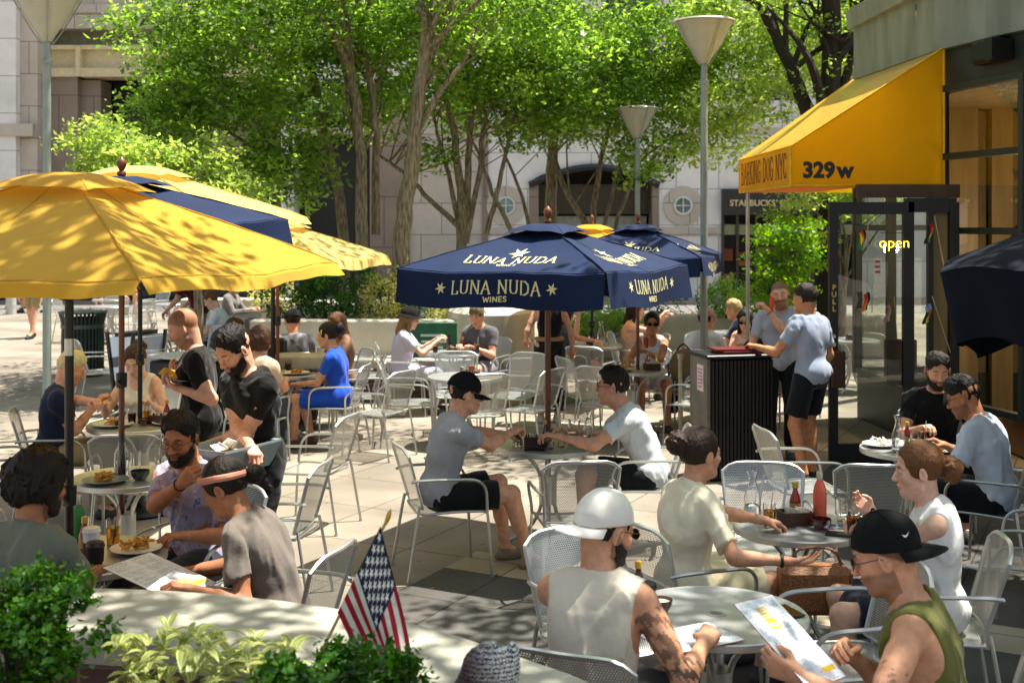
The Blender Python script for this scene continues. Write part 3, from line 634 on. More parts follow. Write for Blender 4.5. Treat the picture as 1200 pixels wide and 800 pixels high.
    # ---- clothes
    if shirt:
        sc, kind = shirt[0], shirt[1]; sm = cloth(sc) if not isinstance(sc, bpy.types.Material) else sc; e = .014
        Cs = Sdf(); torso(Cs, e); Cs.cap(T(0, -.022, .33), T(0, -.012, .405), .061*k+e, .053*k+e, k=.03)
        if kind != 'crop': Cs.ell(Pp(0, -.015, .03), (.158*k+e, .122*k+e, .125*k), Rp, k=.05)
        ln = {'tee': .62, 'polo': .66, 'long': 1.9, 'tank': 0, 'crop': 0, 'camp': .78, 'sleeveless': 0, 'muscle': 0, 'cap': .38, 'cami': 0}[kind]
        sl = .012 if kind in ('tee', 'polo', 'camp', 'cap') else .006
        if ln:
            for i in (0, 1):
                arm(Cs, i, 0, ln, e, loose=sl, flat=True)
        Cs.folds(.028 if lod < 3 else .012, 9, 11+len(label), (1, 1, .45), .006)
        Cs.folds(.011, 19, 31+len(label), (1, 1, .5)) if lod < 2 else None
        if not ln:                                              # armholes
            
            for i, x_ in ((0, -1), (1, 1)):
                if kind == 'sleeveless': Cs.plane(T(x_*(sw+.015), 0, .3), Rc@np.array((x_, 0, .12), 'f4'), k=.004)
                elif kind == 'crop': Cs.plane(T(x_*(sw-.02), 0, .3), Rc@np.array((x_, 0, .12), 'f4'), k=.004)
                elif kind == 'muscle': Cs.ell(T(x_*(sw+.022), .0, .27), np.array((.060, .13, .155))*k, Rc, k=.004, neg=True)
                else: Cs.ell(T(x_*(sw+.015), .0, .295), np.array(((.070, .15, .135) if kind == 'tank' else (.10, .15, .17)))*k, Rc, k=.004, neg=True)
        nr = {'tank': (.085, .11, .10), 'muscle': (.086, .096, .070), 'camp': (.070, .082, .062), 'cami': (.10, .12, .13)}.get(kind, (.074, .088, .066))
        Cs.ell(T(0, .018, .458), np.array(nr)*k, Rc, k=.004, neg=True)
        if kind == 'camp': Cs.ell(T(0, .125, .37), np.array((.035, .07, .10))*k, Rc, k=.006, neg=True)
        if kind in ('tank',): Cs.ell(T(0, .10, .41), np.array((.07, .09, .10))*k, Rc, k=.004, neg=True)
        hem = Mi(0, 0, .02) if kind == 'crop' else Pp(0, 0, -.075 if not sit else -.06)
        Cs.plane(hem, Rp@np.array((0, 0, -1), 'f4'), k=.004)
        so = sdfobj('shirt', Cs, hc, sm, body)
        if kind in ('polo', 'camp', 'polo2'):                   # collar
            q = [];
            for t in np.linspace(R(-205), R(25), 20): q.append(T(.070*math.cos(t), .010-.070*math.sin(t)*-1*-1, .405-.028*math.sin(t)*-1*(-1 if 0 else 1)*.0+.012*(-math.sin(t))))
            cl_ = [T(.072*math.cos(t), .012+.068*math.sin(t), .405-.030*math.sin(t)) for t in np.linspace(R(115), R(425), 26)]
            MB().tube(cl_, .016*k, 6, flat=.45).build('collar', sm, so)
    if pants and legs:
        pc, kind = pants; pm = cloth(pc) if not isinstance(pc, bpy.types.Material) else pc; e = .012
        Ps = Sdf(); Ps.ell(Pp(0, -.015, .01), (.160*k+e, .118*k+e, .125*k+e), Rp, k=.05); t1 = {'long': 1.93, 'shorts': .80, 'short_shorts': .45, 'skirt': .85, 'wide': 1.9}[kind]
        for i in (0, 1): leg(Ps, i, t1, e, flat=True, loose={'long': .010, 'shorts': .026, 'short_shorts': .02, 'skirt': .03, 'wide': .045}[kind])
        if kind == 'skirt': Ps.cap((hip[0]+hip[1])/2, (kn[0]+kn[1])/2*.8+(hip[0]+hip[1])/2*.2, .11*k, .10*k, k=.05)
        Ps.folds(.010, 12, 21+len(label))
        Ps.plane(Pp(0, 0, .085), Rp@np.array((0, 0, 1), 'f4'), k=.004)
        sdfobj('skirt' if kind == 'skirt' else 'shorts' if 'short' in kind else 'trousers', Ps, hc*1.15, pm, body)
    if shoes and legs:
        smt = mat('shoe_'+shoes, shoes, .6, bump=.2)
        for i in (0, 1):
            fd = unit((feet[i][0]*.35, 1, 0)); a = an[i]; g = np.array((0, 0, 1), 'f4')
            hl = a-fd*.035-g*(a[2]-.035); to = hl+fd*.215*k; to[2] = .032
            if (a[2] > .16): hl = a-g*.055-fd*.03; to = hl+fd*.2*k-g*.04
            Ss = Sdf().cap(hl, hl+(to-hl)*.62, .037, .043, k=.02).cap(hl+(to-hl)*.5, to, .043, .034, k=.02).cap(a-g*.0, hl+fd*.06, .042, .045, k=.03)
            Ss.plane((0, 0, .004) if a[2] < .16 else (0, 0, -1), (0, 0, -1), k=.002); Ss.plane(a+g*.02, g, k=.004)
            sdfobj('shoe', Ss, hb*.7 if lod < 2 else hb*.8, smt, body)
    return body, dict(T=T, Hd=Hd, wr=wr, el=el, sh=sh, kn=kn, an=an, Pp=Pp, Rh=Rh, Rc=Rc, body=body)
def wrld(b, p):
    return Matrix.Rotation(b.rotation_euler.z, 4, 'Z')@Vector(p)+Vector(b.location)
# ------------------------------------------------------------ shared materials
M_tube = mat('silver_tube', (.47, .48, .46), .36, .8, .08, 6, spec=.6)
M_tubed = mat('silver_edge', (.54, .55, .54), .35, .75, .08, 6)
M_perf = perforated('perforated_steel', (.50, .51, .49), 92, .33, .7, .42)
M_perft = perforated('perforated_tabletop', (.52, .57, .56), 84, .27, .55, .35)
M_navy = mat('navy_canvas', '0b1e40', .8, var=.18, vs=3, bump=.25, bs=14, spec=.25); M_yel = cloth('dcae38', .85, var=.05, trans=.42); M_yel_lit = cloth('efd27a', .85, var=.05, trans=.42)  # last one: paler copy of the yellow canvas, full sun put into its colour
M_cream = mat('cream_print', 'd8cf9a', .7, var=.05)
M_wood = mat('varnished_wood', '6a3517', .4, var=.3, vs=5, stretch=(4, 4, .4), coat=.3)
M_black = mat('black_paint', '0d0d0e', .4, var=.2); M_dkwood = mat('brown_wood', '42200f', .5, var=.3, stretch=(3, 3, .5))
M_white = mat('white_china', 'e9e7e2', .25, var=.03); M_red = mat('red_plastic', '9c1410', .3, var=.1)
M_concrete = mat('pale_concrete', 'b5ae9f', .85, var=.10, vs=3, bump=.25, bs=90)
M_brown_granite = mat('brown_granite', '6e5a4e', .5, var=.25, vs=40, bump=.05)
M_steelpole = mat('grey_green_pole', '8b9690', .45, .35, .08)
G_clear = glass(); 
# ------------------------------------------------------------ furniture
def gridmesh(fn, nu, nv, uvs=None):
    vs = []; fs = []; uv = []
    for i in range(nu+1):
        for j in range(nv+1): vs.append(fn(i/nu, j/nv))
    for i in range(nu):
        for j in range(nv): a = i*(nv+1)+j; fs.append((a, a+nv+1, a+nv+2, a+1))
    return vs, fs
def planar_uv(me, ax=(0, 1)):
    l = me.uv_layers.new(name='uv'); co = np.empty(len(me.vertices)*3, 'f4'); me.vertices.foreach_get('co', co); co = co.reshape(-1, 3)
    vi = np.empty(len(me.loops), 'i4'); me.loops.foreach_get('vertex_index', vi); l.data.foreach_set('uv', co[vi][:, ax].ravel())
def make_chair():
    root = empty('cafe_chair')
    def seat(u, v):
        x = (u-.5)*.46; y = -.21+v*.45; w = 1-.10*(1-v); z = .445-.014*math.sin(v*math.pi)*math.cos((u-.5)*2.6)-(.03*max(0, v-.88)/.12)
        return (x*w, y, z)
    b = MB(); b.add(*gridmesh(seat, 10, 10)); o = b.build('seat', M_perf, root); planar_uv(o.data, (0, 1))
    sr = MB(); q = [(-.21, -.20, .44), (-.225, .0, .445), (-.235, .20, .44), (-.20, .235, .425), (0, .245, .42), (.20, .235, .425), (.235, .20, .44), (.225, 0, .445), (.21, -.20, .44), (0, -.215, .44)]
    sr.tube(bez(q+[q[0]], 3)[:-1], .009, 6, closed=True); sr.build('seat_rim', M_tube, o)
    def hw(t): return .215+.035*t                      # half width of the back going up
    def back(u, v):
        t = v; w = hw(t)
        if t > .86: w *= math.sqrt(max(0, 1-((t-.86)/.14)**2*.30))
        x = (u-.5)*2*w; y = -.215-.115*t-.025*math.cos((u-.5)*math.pi)*1.0+.02; z = .475+.40*t-(.018*abs((u-.5)*2)**6 if t > .9 else 0)
        return (x, y, z)
    b = MB(); b.add(*gridmesh(back, 10, 12)); o = b.build('backrest', M_perf, root); planar_uv(o.data, (0, 2))
    rim = [Vector(back(0, v/8)) for v in range(8)]+[Vector(back(.03, .985)), Vector(back(.12, 1.0))]+[Vector(back(u/8, 1)) for u in range(2, 7)]+[Vector(back(.88, 1)), Vector(back(.97, .985))]+[Vector(back(1, v/8)) for v in range(7, -1, -1)]
    MB().tube(rim, .011, 6).tube([back(u/6, 0) for u in range(7)], .006, 5).build('back_frame', M_tubed, o)
    for s in (-1, 1):
        MB().tube(bez([(s*.215, -.218, .49), (s*.225, -.235, .40), (s*.24, -.30, .012)], 4), .0105, 6).tube([(s*.24, -.30, .012), (s*.24, -.30, 0)], .013, 6).build('leg', M_tube, root)
        MB().tube(bez([(s*.245, .235, .44), (s*.25, .25, .30), (s*.255, .265, .012)], 3), .0105, 6).tube([(s*.255, .265, .012), (s*.255, .265, 0)], .013, 6).build('leg', M_tube, root)
        MB().tube(bez([(s*.235, -.275, .66), (s*.262, -.20, .672), (s*.275, .0, .668), (s*.275, .15, .655), (s*.268, .215, .60), (s*.25, .232, .50), (s*.245, .235, .44)], 4), .0105, 6).build('armrest', M_tube, root)
    index_tree(root); return root
def make_table():
    root = empty('round_table'); r = .38
    b = MB(); n = 40; rings = [0.03, .12, .22, .32, r-.012]
    vs = []; fs = []
    for rr in rings:
        for k in range(n): a = 2*math.pi*k/n; vs.append((rr*math.cos(a), rr*math.sin(a), .728))
    for i in range(len(rings)-1):
        for k in range(n): fs.append((i*n+k, (i+1)*n+k, (i+1)*n+(k+1) % n, i*n+(k+1) % n))
    b.add(vs, fs); o = b.build('tabletop', M_perft, root); planar_uv(o.data, (0, 1))
    MB().lathe([(r-.014, .7285), (r-.004, .731), (r, .726), (r, .700), (r-.004, .696), (r-.008, .700), (r-.010, .722)], n=48).build('rim', M_tubed, o)
    MB().lathe([(.026, .731), (.04, .731), (.04, .724), (.026, .724), (.026, .731)], n=20).build('pole_ring', M_tube, root)
    for k in range(4):
        a = math.pi/4+k*math.pi/2; c, s = math.cos(a), math.sin(a)
        MB().tube(bez([(c*.30, s*.30, .705), (c*.20, s*.20, .68), (c*.075, s*.075, .55), (c*.05, s*.05, .40), (c*.06, s*.06, .25), (c*.16, s*.16, .09), (c*.30, s*.30, .012)], 4), .014, 7).tube([(c*.30, s*.30, .012), (c*.30, s*.30, 0)], .018, 8).build('leg', M_tube, root)
    MB().lathe([(.062, .30), (.066, .30), (.066, .50), (.062, .50)], n=16).build('collar', M_tube, root)
    index_tree(root); return root
CH0 = make_chair(); TB0 = make_table(); USED = {'c': False, 't': False}
def chair(x, y, face, label, group='silver perforated cafe chairs'):
    o = CH0 if not USED['c'] else copy_tree(CH0); USED['c'] = True
    o.location = (x, y, 0); o.rotation_euler = (0, 0, R(face)); tag(o, label, 'chair', group); return o
def table(x, y, label, rz=0, sc=1.0, group='round silver cafe tables'):
    o = TB0 if not USED['t'] else copy_tree(TB0); USED['t'] = True
    o.location = (x, y, 0); o.rotation_euler = (0, 0, R(rz)); o.scale = (sc, sc, 1); tag(o, label, 'table', group); return o
def umbrella(x, y, rd, ze, za, ang, m, label, valance=.23, pole=.019, polem=None, logo=False, vent=None, fin=True):
    """square market umbrella: rd half diagonal, ze edge height, za apex, ang = heading of the near corner off straight towards the camera"""
    root = empty('market_umbrella', (x, y, 0)); tag(root, label, 'umbrella'); polem = polem or M_wood
    a0 = R(ang); cor = [Vector((math.sin(a0+k*math.pi/2), -math.cos(a0+k*math.pi/2), 0))*rd for k in range(4)]
    zt = za-.035
    def surf(k, u, v):                                   # side k between corner k and k+1: u along the edge, v edge->apex
        A, B = cor[k], cor[(k+1) % 4]; p = A.lerp(B, u)*(1-v*.93)
        z = ze+(zt-ze)*(v**.92); sag = .035*math.sin(math.pi*v)*(1-abs(2*u-1))+.02*(1-abs(2*u-1)**2)*(1-v)
        return Vector((p.x, p.y, z-sag+.008*math.sin(9*u+3*k)*(1-v)+.004*math.sin(31*u*(1-v)+7*v+k)*math.sin(9*v+2*u)))
    b = MB()
    for k in range(4): b.add(*gridmesh(lambda u, v: surf(k, u, v), 16, 10))
    cn = b.build('canopy', m, root, smooth=50); sb_ = MB()
    for k in range(4):
        sb_.tube([surf(k, 0, v/8)+Vector((0, 0, .002)) for v in range(9)], .0045, 5); sb_.tube([surf(k, .5, v/8)+Vector((0, 0, .001)) for v in range(9)], .003, 5); sb_.tube([surf(k, u/12, .02)+Vector((0, 0, .001)) for u in range(13)], .003, 5)
    sb_.build('seam', m, cn)
    if valance:
        for k in range(4):
            nrm = (cor[k]+cor[(k+1) % 4]).normalized()
            def vf(u, v):
                p = surf(k, .004+.992*u, 0); w = v*valance
                return p+nrm*(.02*v*math.sin(7*u+k*2)+.03*v)+Vector((0, 0, -w+.006*math.sin(11*u+k)*v))
            MB().add(*gridmesh(vf, 24, 5)).build('valance', m, cn, smooth=60)
    vm = vent or m; b = MB(); rv = rd*.30
    def vt(k, u, v):
        A, B = cor[k], cor[(k+1) % 4]; p = A.lerp(B, u)*(.30*(1-v*.92)); hi = zt-.30*(zt-ze)*(1-v)*.62+.028-.012*(1-v)+.03*v*(1-v)*4*.8+.022*abs(math.sin(math.pi*u))*(1-v)
        return Vector((p.x, p.y, hi+.004*math.sin(14*u+k)*(1-v)))
    for k in range(4): b.add(*gridmesh(lambda u, v: vt(k, u, v), 10, 5))
    b.build('vent_cap', vm, cn, smooth=50)
    MB().lathe([(pole, 0), (pole, zt+.02)], n=14).build('pole', polem, root)
    MB().lathe([(.02, 0), (.03, .015), (.028, .03), (.014, .04), (.026, .06), (.033, .085), (.028, .105), (.012, .12), (.006, .13), (0, .132)], (0, 0, zt+.035), 14).build('finial', M_wood, root) if fin else None
    hub = MB().lathe([(pole+.004, -.03), (pole+.03, -.02), (pole+.03, .02), (pole+.004, .03)], (0, 0, ze-.12), 14).build('hub', M_black if polem is M_black else polem, root)
    for k in range(8):
        c = cor[k//2] if k % 2 == 0 else (cor[k//2]+cor[(k//2+1) % 4])/2
        e = c*.985; top = Vector((0, 0, zt-.03)); zz = ze-.035-(.02 if k % 2 else 0)
        MB().tube([top, Vector((e.x, e.y, zz))], .007, 5).build('rib', polem, root)
        mid = top.lerp(Vector((e.x, e.y, zz)), .5); MB().tube([Vector((0, 0, ze-.12)), mid], .006, 5).build('strut', polem, root)
    if logo:
        for k, txts in logo:
            pb = MB()
            wd = (cor[k]-cor[(k+1) % 4]).length; nrm = (cor[k]+cor[(k+1) % 4]).normalized()
            def put(s_, h, cy, cond, w=.11, serif=True):
                gl, wt_ = glyphs(s_, h, w, cond=cond, serif=serif)
                for q in gl:
                    pts = []
                    for (gx, gy) in q:
                        u = .5+gx/wd; yv = cy+gy; w_ = -yv/valance                 # position on the valance
                        p = surf(k, .004+.992*u, 0)+nrm*(.02*w_*math.sin(7*u+k*2)+.03*w_)+Vector((0, 0, -w_*valance+.006*math.sin(11*u+k)*w_))
                        pts.append(p+nrm*.004)
                    pb.poly(pts)
            put('* LUNA NUDA *', .088, -.095, 1.0); put('WINES', .034, -.178, 1.35, .16, False)
            sb = MB()
            def puts(s_, h, v0, cond, w=.11):
                gl, wt_ = glyphs(s_, h, w, cond=cond)
                for q in gl:
                    pts = []
                    for (gx, gy) in q:
                        v = v0+gy/(rd*.62); p = surf(k, .5+gx/wd/(1-v*.93), v); n_ = (nrm*.35+Vector((0, 0, 1))).normalized(); pts.append(p+n_*.005)
                    sb.poly(pts)
            puts('LUNA NUDA', .10, .30, .92); puts('WINES', .03, .19, 1.3); puts('*', .16, .50, 1)
            pb.build('lettering', M_cream, cn, smooth=0); sb.build('lettering', M_cream, cn, smooth=0)
    return root
def crank(root, z, m=None):
    MB().lathe([(.02, -.05), (.034, -.045), (.036, .045), (.02, .05)], (0, 0, z), 12).tube([(0, -.03, z), (.0, -.07, z), (.03, -.085, z-.03)], .008, 6).build('crank', m or M_black, root)
def umb_base(root):
    MB().lathe([(0, .002), (.24, .002), (.25, .02), (.23, .05), (.06, .07), (.035, .09), (.033, .30), (.0, .30)], n=28).build('base', M_black, root)
# ------------------------------------------------------------ street lamp
def lamp(x, y, ztop, label, hw_=.34):
    root = empty('street_lamp', (x, y, 0)); tag(root, label, 'street lamp', 'cone headed street lamps'); hh_ = .46
    zb = ztop-hh_-.04
    MB().lathe([(.10, 0), (.10, .10), (.06, .14), (.046, .2), (.042, zb-.25), (.055, zb-.24), (.055, zb-.2), (.04, zb-.18), (.036, zb), (0, zb)], n=18).build('post', M_steelpole, root)
    hd = MB().lathe([(hw_, ztop-.02), (hw_+.012, ztop-.012), (hw_, ztop+.004), (hw_*.6, ztop+.03), (.05, ztop+.045), (0, ztop+.047)], n=32).build('lamp_cap', mat('lamp_cap_paint', 'b9b8ac', .5, .2), root)
    MB().lathe([(.055, zb), (.085, zb+.06), (hw_*.55, zb+.22), (hw_*.93, ztop-.025), (hw_*.97, ztop-.022)], n=32).build('lamp_glass', mat('milky_glass', 'd4d4c8', .2, trans=.45, var=.03), root)
    MB().lathe([(0, zb+.05), (.045, zb+.06), (.05, zb+.24), (.03, zb+.30), (0, zb+.31)], n=14).build('lamp_core', mat('lamp_core_paint', '9b9a8c', .5), root)
    for k in range(4):
        a = k*math.pi/2+.4; c, s = math.cos(a), math.sin(a)
        MB().tube(bez([(c*.05, s*.05, zb-.02), (c*.10, s*.10, zb+.03), (c*(hw_*.58+.012), s*(hw_*.58+.012), zb+.22), (c*(hw_+.006), s*(hw_+.006), ztop-.015)], 4), .008, 5).build('rib', M_steelpole, root)
    return root
# ------------------------------------------------------------ things on the tables
TZ = .732
def thing(fn_name, label, cat, x, y, z=TZ, rz=0, group=None):
    return tag(empty(fn_name, (x, y, z), R(rz)), label, cat, group)
def carafe(x, y, label, fill=.5, z=TZ, s=1):
    t = thing('carafe', label, 'carafe', x, y, z); pr = [(.0, 0), (.040, 0), (.046, .01), (.048, .06), (.045, .12), (.030, .17), (.021, .205), (.021, .225), (.033, .265)]
    MB().lathe([(r*s, zz*s) for r, zz in pr]+[((r-.0025)*s, zz*s+.002) for r, zz in pr[:0:-1]]+[(0, .006*s)], n=24).build('glass', G_clear, t)
    if fill: MB().lathe([(0, .008), (.042*s, .01), (.0445*s, .06*s), (.042*s, .06+.1*(fill-.3)), (0, .06+.1*(fill-.3))], n=20).build('water', glass('water', (.97, 1, 1), 0, 1.33), t)
    return t
def tumbler(x, y, label, drink=None, z=TZ, h=.12, r=.036, straw=None, lvl=.7):
    t = thing('glass', label, 'glass', x, y, z)
    MB().lathe([(0, 0), (r*.82, 0), (r, h), (r-.002, h), (r*.82-.002, .006), (0, .006)], n=20).build('cup', G_clear, t)
    if drink: MB().lathe([(0, .007), (r*.8, .007), (r*(.82+.16*lvl), h*lvl), (0, h*lvl)], n=18).build('drink', glass('drink_'+drink, drink, .02, 1.33), t)
    if straw: MB().tube([(0, 0, .02), (.02, .01, h+.06)], .003, 6).build('straw', mat('straw_'+straw, straw, .5), t)
    return t
def ketchup(x, y, label, z=TZ, body='8f120c', capc='c9a23a', h=1):
    t = thing('sauce_bottle', label, 'bottle', x, y, z)
    MB().lathe([(0, 0), (.026*h, 0), (.028*h, .01), (.028*h, .085*h), (.022*h, .11*h), (.012*h, .135*h), (.011*h, .155*h)], n=18).build('bottle', mat('sauce_'+body, body, .12, var=.2, coat=.5), t)
    MB().lathe([(.0285*h, .03), (.0285*h, .075*h)], n=18).build('label', mat('paper_label', 'b9975a', .7), t)
    MB().lathe([(.0, .18*h), (.014*h, .18*h), (.016*h, .175*h), (.016*h, .15*h), (.0, .15*h)], n=16).build('cap', mat('cap_'+capc, capc, .35), t); return t
def wbottle(x, y, label, c='e0674a', z=TZ):
    t = thing('water_bottle', label, 'bottle', x, y, z)
    MB().lathe([(0, 0), (.033, 0), (.036, .008), (.036, .15), (.031, .185), (.019, .215), (.017, .22)], n=22).build('bottle', mat('bottle_'+c, c, .45, var=.05), t)
    MB().lathe([(.0, .27), (.015, .268), (.018, .262), (.018, .222), (0, .222)], n=16).build('cap', mat('steel_cap', 'b8b0a0', .3, .9), t); return t
def bowl(x, y, label, c='4a100e', fill='d9cbb0', z=TZ, r=.05, h=.055):
    t = thing('bowl', label, 'bowl', x, y, z)
    MB().lathe([(0, 0), (r*.55, 0), (r*.6, .006), (r*.95, h*.6), (r, h), (r-.004, h), (r*.9, h*.6), (0, .01)], n=24).build('bowl', mat('glaze_'+c, c, .2, coat=.5), t)
    if fill: MB().lathe([(r*.9, h*.78), (r*.5, h*.84), (0, h*.86)], n=18).build('filling', mat('fill_'+fill, fill, .6, bump=.5), t)
    return t
def caddy(x, y, label, z=TZ, rz=0, bits=('8f120c', 'c9a23a')):
    t = thing('condiment_box', label, 'condiment box', x, y, z, rz); b = MB()
    for s in (-1, 1): b.box((0, s*.055, .035), (.17, .008, .07)).box((s*.081, 0, .035), (.008, .10, .068))
    b.box((0, 0, .005), (.16, .10, .008)); b.build('box', M_dkwood, t)
    q = MB()
    for i in range(7): q.box((-.06+.02*i, (-.02, .015, 0)[i % 3], .055), (.004, .045, .06), rz=.2*(i % 3))
    q.build('sugar_packets', mat('sachets', 'd9d3c4', .7, var=.1), t); return t
def plate(x, y, label, food='c08a35', z=TZ, r=.125, pc=None):
    t = thing('plate', label, 'plate', x, y, z)
    MB().lathe([(0, .002), (r*.6, .002), (r, .018), (r, .022), (r*.62, .008), (0, .008)], n=32).build('dish', pc or M_white, t)
    b = MB(); g = random.Random(len(label))
    for i in range(26):
        a = g.uniform(0, 6.28); q = g.uniform(0, r*.55); b.box((q*math.cos(a), q*math.sin(a), .016+g.uniform(0, .035)), (.06*g.uniform(.6, 1.2), .010, .010), rot=Euler((g.uniform(-.5, .5), g.uniform(-.5, .5), g.uniform(0, 3.1))).to_matrix())
    b.build('chips', mat('food_'+food, food, .6, var=.3, vs=30), t); return t
def phone(x, y, label, z=TZ, rz=0, c='0b0c10'):
    o = MB().box((0, 0, .0045), (.075, .15, .009), bev=.003).build('phone', mat('phone_'+c, c, .12), None); o.location = (x, y, z); o.rotation_euler = (0, 0, R(rz)); return tag(o, label, 'phone')
def papercup(x, y, label, z=TZ, sleeve='5a3a25', lid='e8e6e0', body='e9e6de', h=.13):
    t = thing('takeaway_cup', label, 'cup', x, y, z)
    MB().lathe([(0, 0), (.030, 0), (.040, h), (0, h)], n=22).build('cup', mat('cup_'+body, body, .6), t)
    if sleeve: MB().lathe([(.0335, .03), (.0375, .03), (.0405, .10), (.0385, .10)], n=22).build('sleeve', mat('sleeve_'+sleeve, sleeve, .8), t)
    MB().lathe([(.042, h-.002), (.044, h+.006), (.041, h+.012), (.039, h+.022), (.034, h+.024), (0, h+.020)], n=22).build('lid', mat('lid_'+lid, lid, .4), t); return t
def painted_sheet(name, w, h, paint, n=60, bend=0.0):
    """a card w x h whose printing is painted point by point; lies in XY, origin at its centre"""
    nu = n; nv = max(4, int(n*h/w)); vs, fs = gridmesh(lambda u, v: ((u-.5)*w, (v-.5)*h, bend*math.sin(math.pi*u)), nu, nv)
    me = rawmesh(name, np.array(vs), np.array(fs)); C = np.array([paint(i/nu, j/nv) for i in range(nu+1) for j in range(nv+1)]); setcol(me, C); return me
PRINTM = attrmat('printed_card', .35, 0, 0)
def menu_paint(seed, yel=(.30, .62, .60, .78)):
    g = random.Random(seed); rows = [(g.uniform(.08, .55), g.uniform(.2, .38)) for _ in range(60)]
    W_ = lin('dfe4ea'); T_ = lin('98a0ac'); Y_ = lin('d8b13a')
    def f(u, v):
        if u < .012 or u > .988 or v < .006 or v > .994: return lin('8e1c2a')
        r_ = int(v*46); a, l_ = rows[r_ % 60]; inl = (v*46) % 1
        if yel[0] < u < yel[2] and yel[1] < v < yel[3] and not (.1 < (v*30) % 1 < .35): return Y_
        if .62 < u < .93 and .10 < v < .16: return Y_
        if inl < .45 and (r_ % 7):
            x0 = .07 if u < .5 else .54
            if x0 < u < x0+l_+.02 and int(u*300+r_*7) % 3: return T_
        return W_
    return f
def menu(w, h, M, label, seed=1, yel=(.35, .62, .60, .9), group=None):
    me = painted_sheet('menu', w, h, menu_paint(seed, yel), 70 if h > .25 else 40); o = link('menu', me, PRINTM, smooth=False)
    o.matrix_world = M; sd = o.modifiers.new('thick', 'SOLIDIFY'); sd.thickness = .002; return tag(o, label, 'menu', group)
# ============================================================ SETTING
def st(o, k='structure'): o['kind'] = k; return o
def pavemat(name, c, joint, rot, sx, sy, jw=.006, var=.10, speck=.12):
    m, t, b, L = newmat(name); co = coords(t, L, (1, 1, 1), (0, 0, R(rot)))
    br = nd(t, 'ShaderNodeTexBrick'); br.offset = .0; br.inputs['Scale'].default_value = 1; br.inputs['Brick Width'].default_value = sx; br.inputs['Row Height'].default_value = sy
    br.inputs['Mortar Size'].default_value = jw; br.inputs['Mortar Smooth'].default_value = .2; br.inputs['Bias'].default_value = 0
    cl = lin(c); br.inputs['Color1'].default_value = (*[x*(1-var) for x in cl], 1); br.inputs['Color2'].default_value = (*[x*(1+var) for x in cl], 1); br.inputs['Mortar'].default_value = (*lin(joint), 1)
    L(co, br.inputs['Vector'])
    n = nd(t, 'ShaderNodeTexNoise', Scale=160.0, Detail=3.0); L(co, n.inputs['Vector']); n2 = nd(t, 'ShaderNodeTexNoise', Scale=.9, Detail=6.0); L(co, n2.inputs['Vector'])
    mr = nd(t, 'ShaderNodeMapRange'); mr.inputs[1].default_value = .3; mr.inputs[2].default_value = .7; mr.inputs[3].default_value = 1-speck; mr.inputs[4].default_value = 1+speck; L(n.outputs[0], mr.inputs[0])
    mr2 = nd(t, 'ShaderNodeMapRange'); mr2.inputs[1].default_value = .35; mr2.inputs[2].default_value = .65; mr2.inputs[3].default_value = .62; mr2.inputs[4].default_value = 1.10; L(n2.outputs[0], mr2.inputs[0])
    mu = nd(t, 'ShaderNodeMath', operation='MULTIPLY'); L(mr.outputs[0], mu.inputs[0]); L(mr2.outputs[0], mu.inputs[1])
    vm = nd(t, 'ShaderNodeVectorMath', operation='MULTIPLY'); L(br.outputs[0], vm.inputs[0]); L(mu.outputs[0], vm.inputs[1]); 
    # gum spots and stains
    vo = nd(t, 'ShaderNodeTexVoronoi', Scale=4.5); L(co, vo.inputs['Vector']); lt = nd(t, 'ShaderNodeMath', operation='LESS_THAN'); lt.inputs[1].default_value = .085; L(vo.outputs['Distance'], lt.inputs[0])
    ms = nd(t, 'ShaderNodeMath', operation='MULTIPLY'); ms.inputs[1].default_value = .45; L(lt.outputs[0], ms.inputs[0])
    mg = nd(t, 'ShaderNodeMixRGB'); L(ms.outputs[0], mg.inputs[0]); L(vm.outputs[0], mg.inputs[1]); mg.inputs[2].default_value = (.05, .045, .04, 1)
    L(mg.outputs[0], b.inputs['Base Color']); b.inputs['Roughness'].default_value = .82; b.inputs['Specular IOR Level'].default_value = .25
    ad = nd(t, 'ShaderNodeMath', operation='MULTIPLY_ADD'); L(n.outputs[0], ad.inputs[0]); ad.inputs[1].default_value = .25; ad.inputs[2].default_value = 0
    sb = nd(t, 'ShaderNodeMath', operation='SUBTRACT'); L(ad.outputs[0], sb.inputs[0]); L(br.outputs['Fac'], sb.inputs[1])
    bp = nd(t, 'ShaderNodeBump', Strength=.4, Distance=.006); L(sb.outputs[0], bp.inputs['Height']); L(bp.outputs[0], b.inputs['Normal']); return m
PAVE = pavemat('beige_pavers', '8d8476', '574e42', 27, .92, .92)
DARK = pavemat('dark_pavers', '5a5853', '3c3a36', 27, .92, .92, speck=.22)
LIGHT = pavemat('pale_pavers', 'b5a88f', '6a6052', 27, .92, .46)
gr = MB().box((0, 30, -.1), (260, 160, .2)).build('plaza_ground', PAVE, smooth=0); st(gr)
def strip(name, pts, z, m):
    o = MB().poly([(x, y, z) for x, y in pts]).build(name, m, smooth=0); return st(o)
e1 = Vector((.89, -.455)); e2 = Vector((.455, .89)); O_ = Vector((-.46, 8.16))
q = lambda a, b: tuple(O_+e1*a+e2*b)
strip('dark_paving', [q(0, 0), q(0, -7), q(14, -7), q(14, 0)], .004, DARK)
strip('pale_paving_band', [q(0, .0), q(14, 0), q(14, .46), q(0, .46)], .004, LIGHT)
strip('dark_paving', [q(1.6, .46), q(14, .46), q(14, 5.4), q(1.6, 5.4)], .004, DARK)
strip('pale_paving_band', [q(-9, 5.4), q(14, 5.4), q(14, 5.86), q(-9, 5.86)], .004, LIGHT)
strip('road', [(-40, 31.5), (-40, 35.5), (30, 35.5), (30, 31.5)], .004, mat('asphalt', '6b6863', .9, var=.15, bump=.3))
